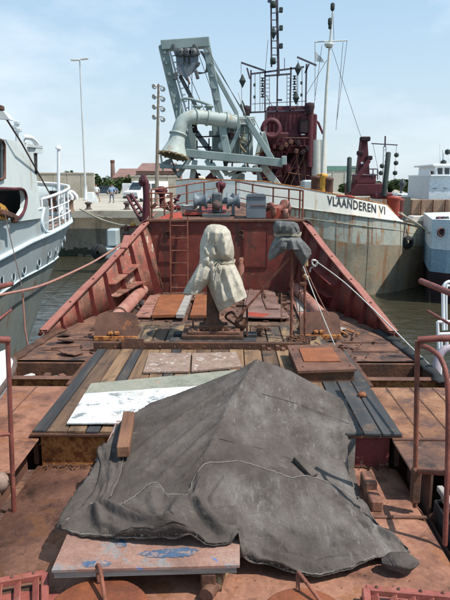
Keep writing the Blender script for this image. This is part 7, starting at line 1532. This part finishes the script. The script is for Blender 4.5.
for k in range(3): MB().lathe(Q(438 + k * 4, 219.5, 26), (1, 0, .1), [(-.1, .04), (-.06, .13), (.1, .13), (.14, .05)], 12).build('deck_gear', ['maroon', 'maroon_dark', 'signal_black'][k], bs)
def bxb(a, b, y, d, nm, m, bev=.03): return MB().box2(Q(*a, y), Q(*b, y) + V3((0, d, 0)), bev).build(nm, m, bs)
bxb((411, 217, ), (470, 199.5), 32.5, .3, 'bulwark_panel', 'rust_panel')
for px in (421, 433, 445): bxb((px, 216), (px + .8, 200), 32.3, .18, 'stiffener', 'rust_brown', 0)
MB().prism([Q(411, 221, 31.5), Q(470, 221, 31.5), Q(470, 216.5, 31.5), Q(414, 216.5, 31.5)], (0, 1.0, 0)).build('side_deck', 'dredger_white', bs)
bxb((411, 229), (434, 221), 31.4, 1.2, 'hatch_edge', 'dredger_grey')
bxb((428, 200), (480, 176), 33.6, 4, 'deckhouse', 'ship_pale'); bxb((431, 176), (480, 174.5), 33.4, 4.4, 'house_edge', 'white_tube', 0)
bxb((434.5, 177), (480, 165.5), 34.2, 3, 'wheelhouse', 'white_tube'); bxb((433, 166), (480, 163.8), 33.9, 3.6, 'wheelhouse_roof', 'white_tube')
for px in (437.5, 444.5): bxb((px, 174), (px + 5.2, 168), 34.15, .05, 'window', 'glass_dark', 0)
bxb((431, 174.5), (434, 171), 33.9, .3, 'side_lamp_box', 'maroon_dark'); 
for (px, w_) in ((433, 4), (444, 3)): bxb((px, 188.6), (px + w_, 188), 33.55, .03, 'marking', 'winch_dark', 0)
MB().tube([Q(443, 165, 35), Q(443, 150, 35)], .05, 6).build('mast', 'white_tube', bs); MB().tube([Q(440, 164, 35), Q(440, 144, 35)], .02, 5).build('aerial', 'white_tube', bs)
for (px, py, r_) in ((443.5, 163, .18), (447.5, 152, .16)): MB().lathe(Q(px, py, 34.8), (0, 0, 1), [(-r_, .03), (-r_ * .6, r_ * .9), (r_ * .6, r_ * .9), (r_, .03)], 12).build('black_ball', 'signal_black', bs)
for k in range(5): MB().tube([Q(430 + k * 7, 176, 33.6), Q(430 + k * 7, 171.5, 33.6)], .025, 5).build('rail_post', 'white_tube', bs)
# small boats / gear behind between dredger and trees
t = thing('harbour_tug', 'grey harbour boat with mast seen between dredger and trees', 'boat', Q(402, 200, 44))
MB().box2(Q(393, 206, 44), Q(409, 199, 47), .2).build('hull', 'grey_paint', t); MB().box2(Q(397, 199, 44.5), Q(405, 193, 46.5), .1).build('cabin', 'galv', t); MB().box2(Q(398, 197, 44.4), Q(401, 194.5, 44.48)).build('window', 'glass_dark', t)
MB().tube([Q(401, 194, 45), Q(402, 181, 45)], .08, 6).build('mast', 'winch_dark', t); MB().lathe(Q(402.3, 184, 45), (0, 0, 1), [(-.4, .05), (0, .3), (.4, .05)], 8).build('radar', 'winch_dark', t)
MB().tube([Q(406, 199, 45), Q(411, 188, 45)], .06, 6).build('boom', 'galv', t)
# ================================================================== right edge: gangway rails and pontoon
t = thing('white_gangway', 'white tubular gangway rail with hoops at the right edge', 'gangway', Q(445, 380, 7.5))
MB().tube(smoothcurve([Q(443.5, 330, 7.6), Q(443, 300, 7.6), Q(443.5, 287, 7.6), Q(448, 282, 7.6), Q(454, 283, 7.6), Q(457, 292, 7.6), Q(458, 330, 7.6)], 6), .022, 10).build('hoop', 'white_tube', t)
MB().tube(smoothcurve([Q(446.5, 330, 7.9), Q(446.5, 290, 7.9), Q(450, 286, 7.9), Q(456, 288, 7.9)], 6), .016, 8).build('hoop', 'white_tube', t)
for a, b in (((437.5, 322), (462, 321)), ((439.5, 334), (462, 333)), ((437.5, 322), (440, 384)), ((441.5, 334), (440, 384)), ((447, 333), (447, 352))): MB().tube([Q(*a, 7.5), Q(*b, 7.5)], .02, 8).build('tube', 'white_tube', t)
MB().beam(Q(439, 385, 7.5), Q(470, 386, 7.5), .4, .06).build('tread', 'galv', t)
g0 = Q(439, 385, 7.5)
for dx in (.1, .75): MB().tube([(g0.x + dx, 7.6, g0.z), (g0.x + dx, 7.6, .35)], .04, 8).build('support_leg', 'galv', t)
MB().box2((g0.x - .1, 7.0, -.3), (g0.x + 1.6, 9.4, .35), .05).build('float', 'rust_dark', t)
MB().beam((g0.x + .1, 7.6, 1.4), (g0.x + .75, 7.6, 2.3), .05, .05).build('brace', 'galv', t)
c = Q(449, 369, 7.2); pts = [(c.x + .16 * math.cos(a_), c.y + .05 * math.sin(a_), c.z + .26 * math.sin(a_)) for a_ in [k * math.pi / 12 for k in range(25)]]
tag(MB().tube(pts, .05, 10).build('lifebuoy', 'purple_ring', loc=c), 'pale mauve ring hanging on the white gangway rail', 'lifebuoy')
t = thing('pontoon', 'weathered plank pontoon beside the near deck at lower right', 'pontoon', (2.3, 4.2, 2.1))
PZ = .48
for i in range(5): MB().box2((1.74 + i * .21, 2.6, 2.12 + PZ), (1.93 + i * .21, 4.52, 2.17 + PZ), .008).build('plank', ['wood_flaked', 'wood_brown', 'board_edge', 'wood_flaked', 'wood_brown'][i], t)
MB().box2((1.70, 2.6, 1.9 + PZ), (1.78, 4.55, 2.11 + PZ), .01).build('beam', 'wood_black', t); MB().box2((1.7, 4.4, 1.9 + PZ), (2.9, 4.5, 2.11 + PZ), .01).build('beam', 'rust_dark', t)
MB().beam((1.76, 3.2, 2.22 + PZ), (1.72, 4.5, 2.24 + PZ), .05, .05, bev=.006).build('gunwale', 'board_edge', t)
MB().box2((1.66, 2.6, 0), (2.9, 4.4, 1.89 + PZ)).build('float', 'rust_dark', t)
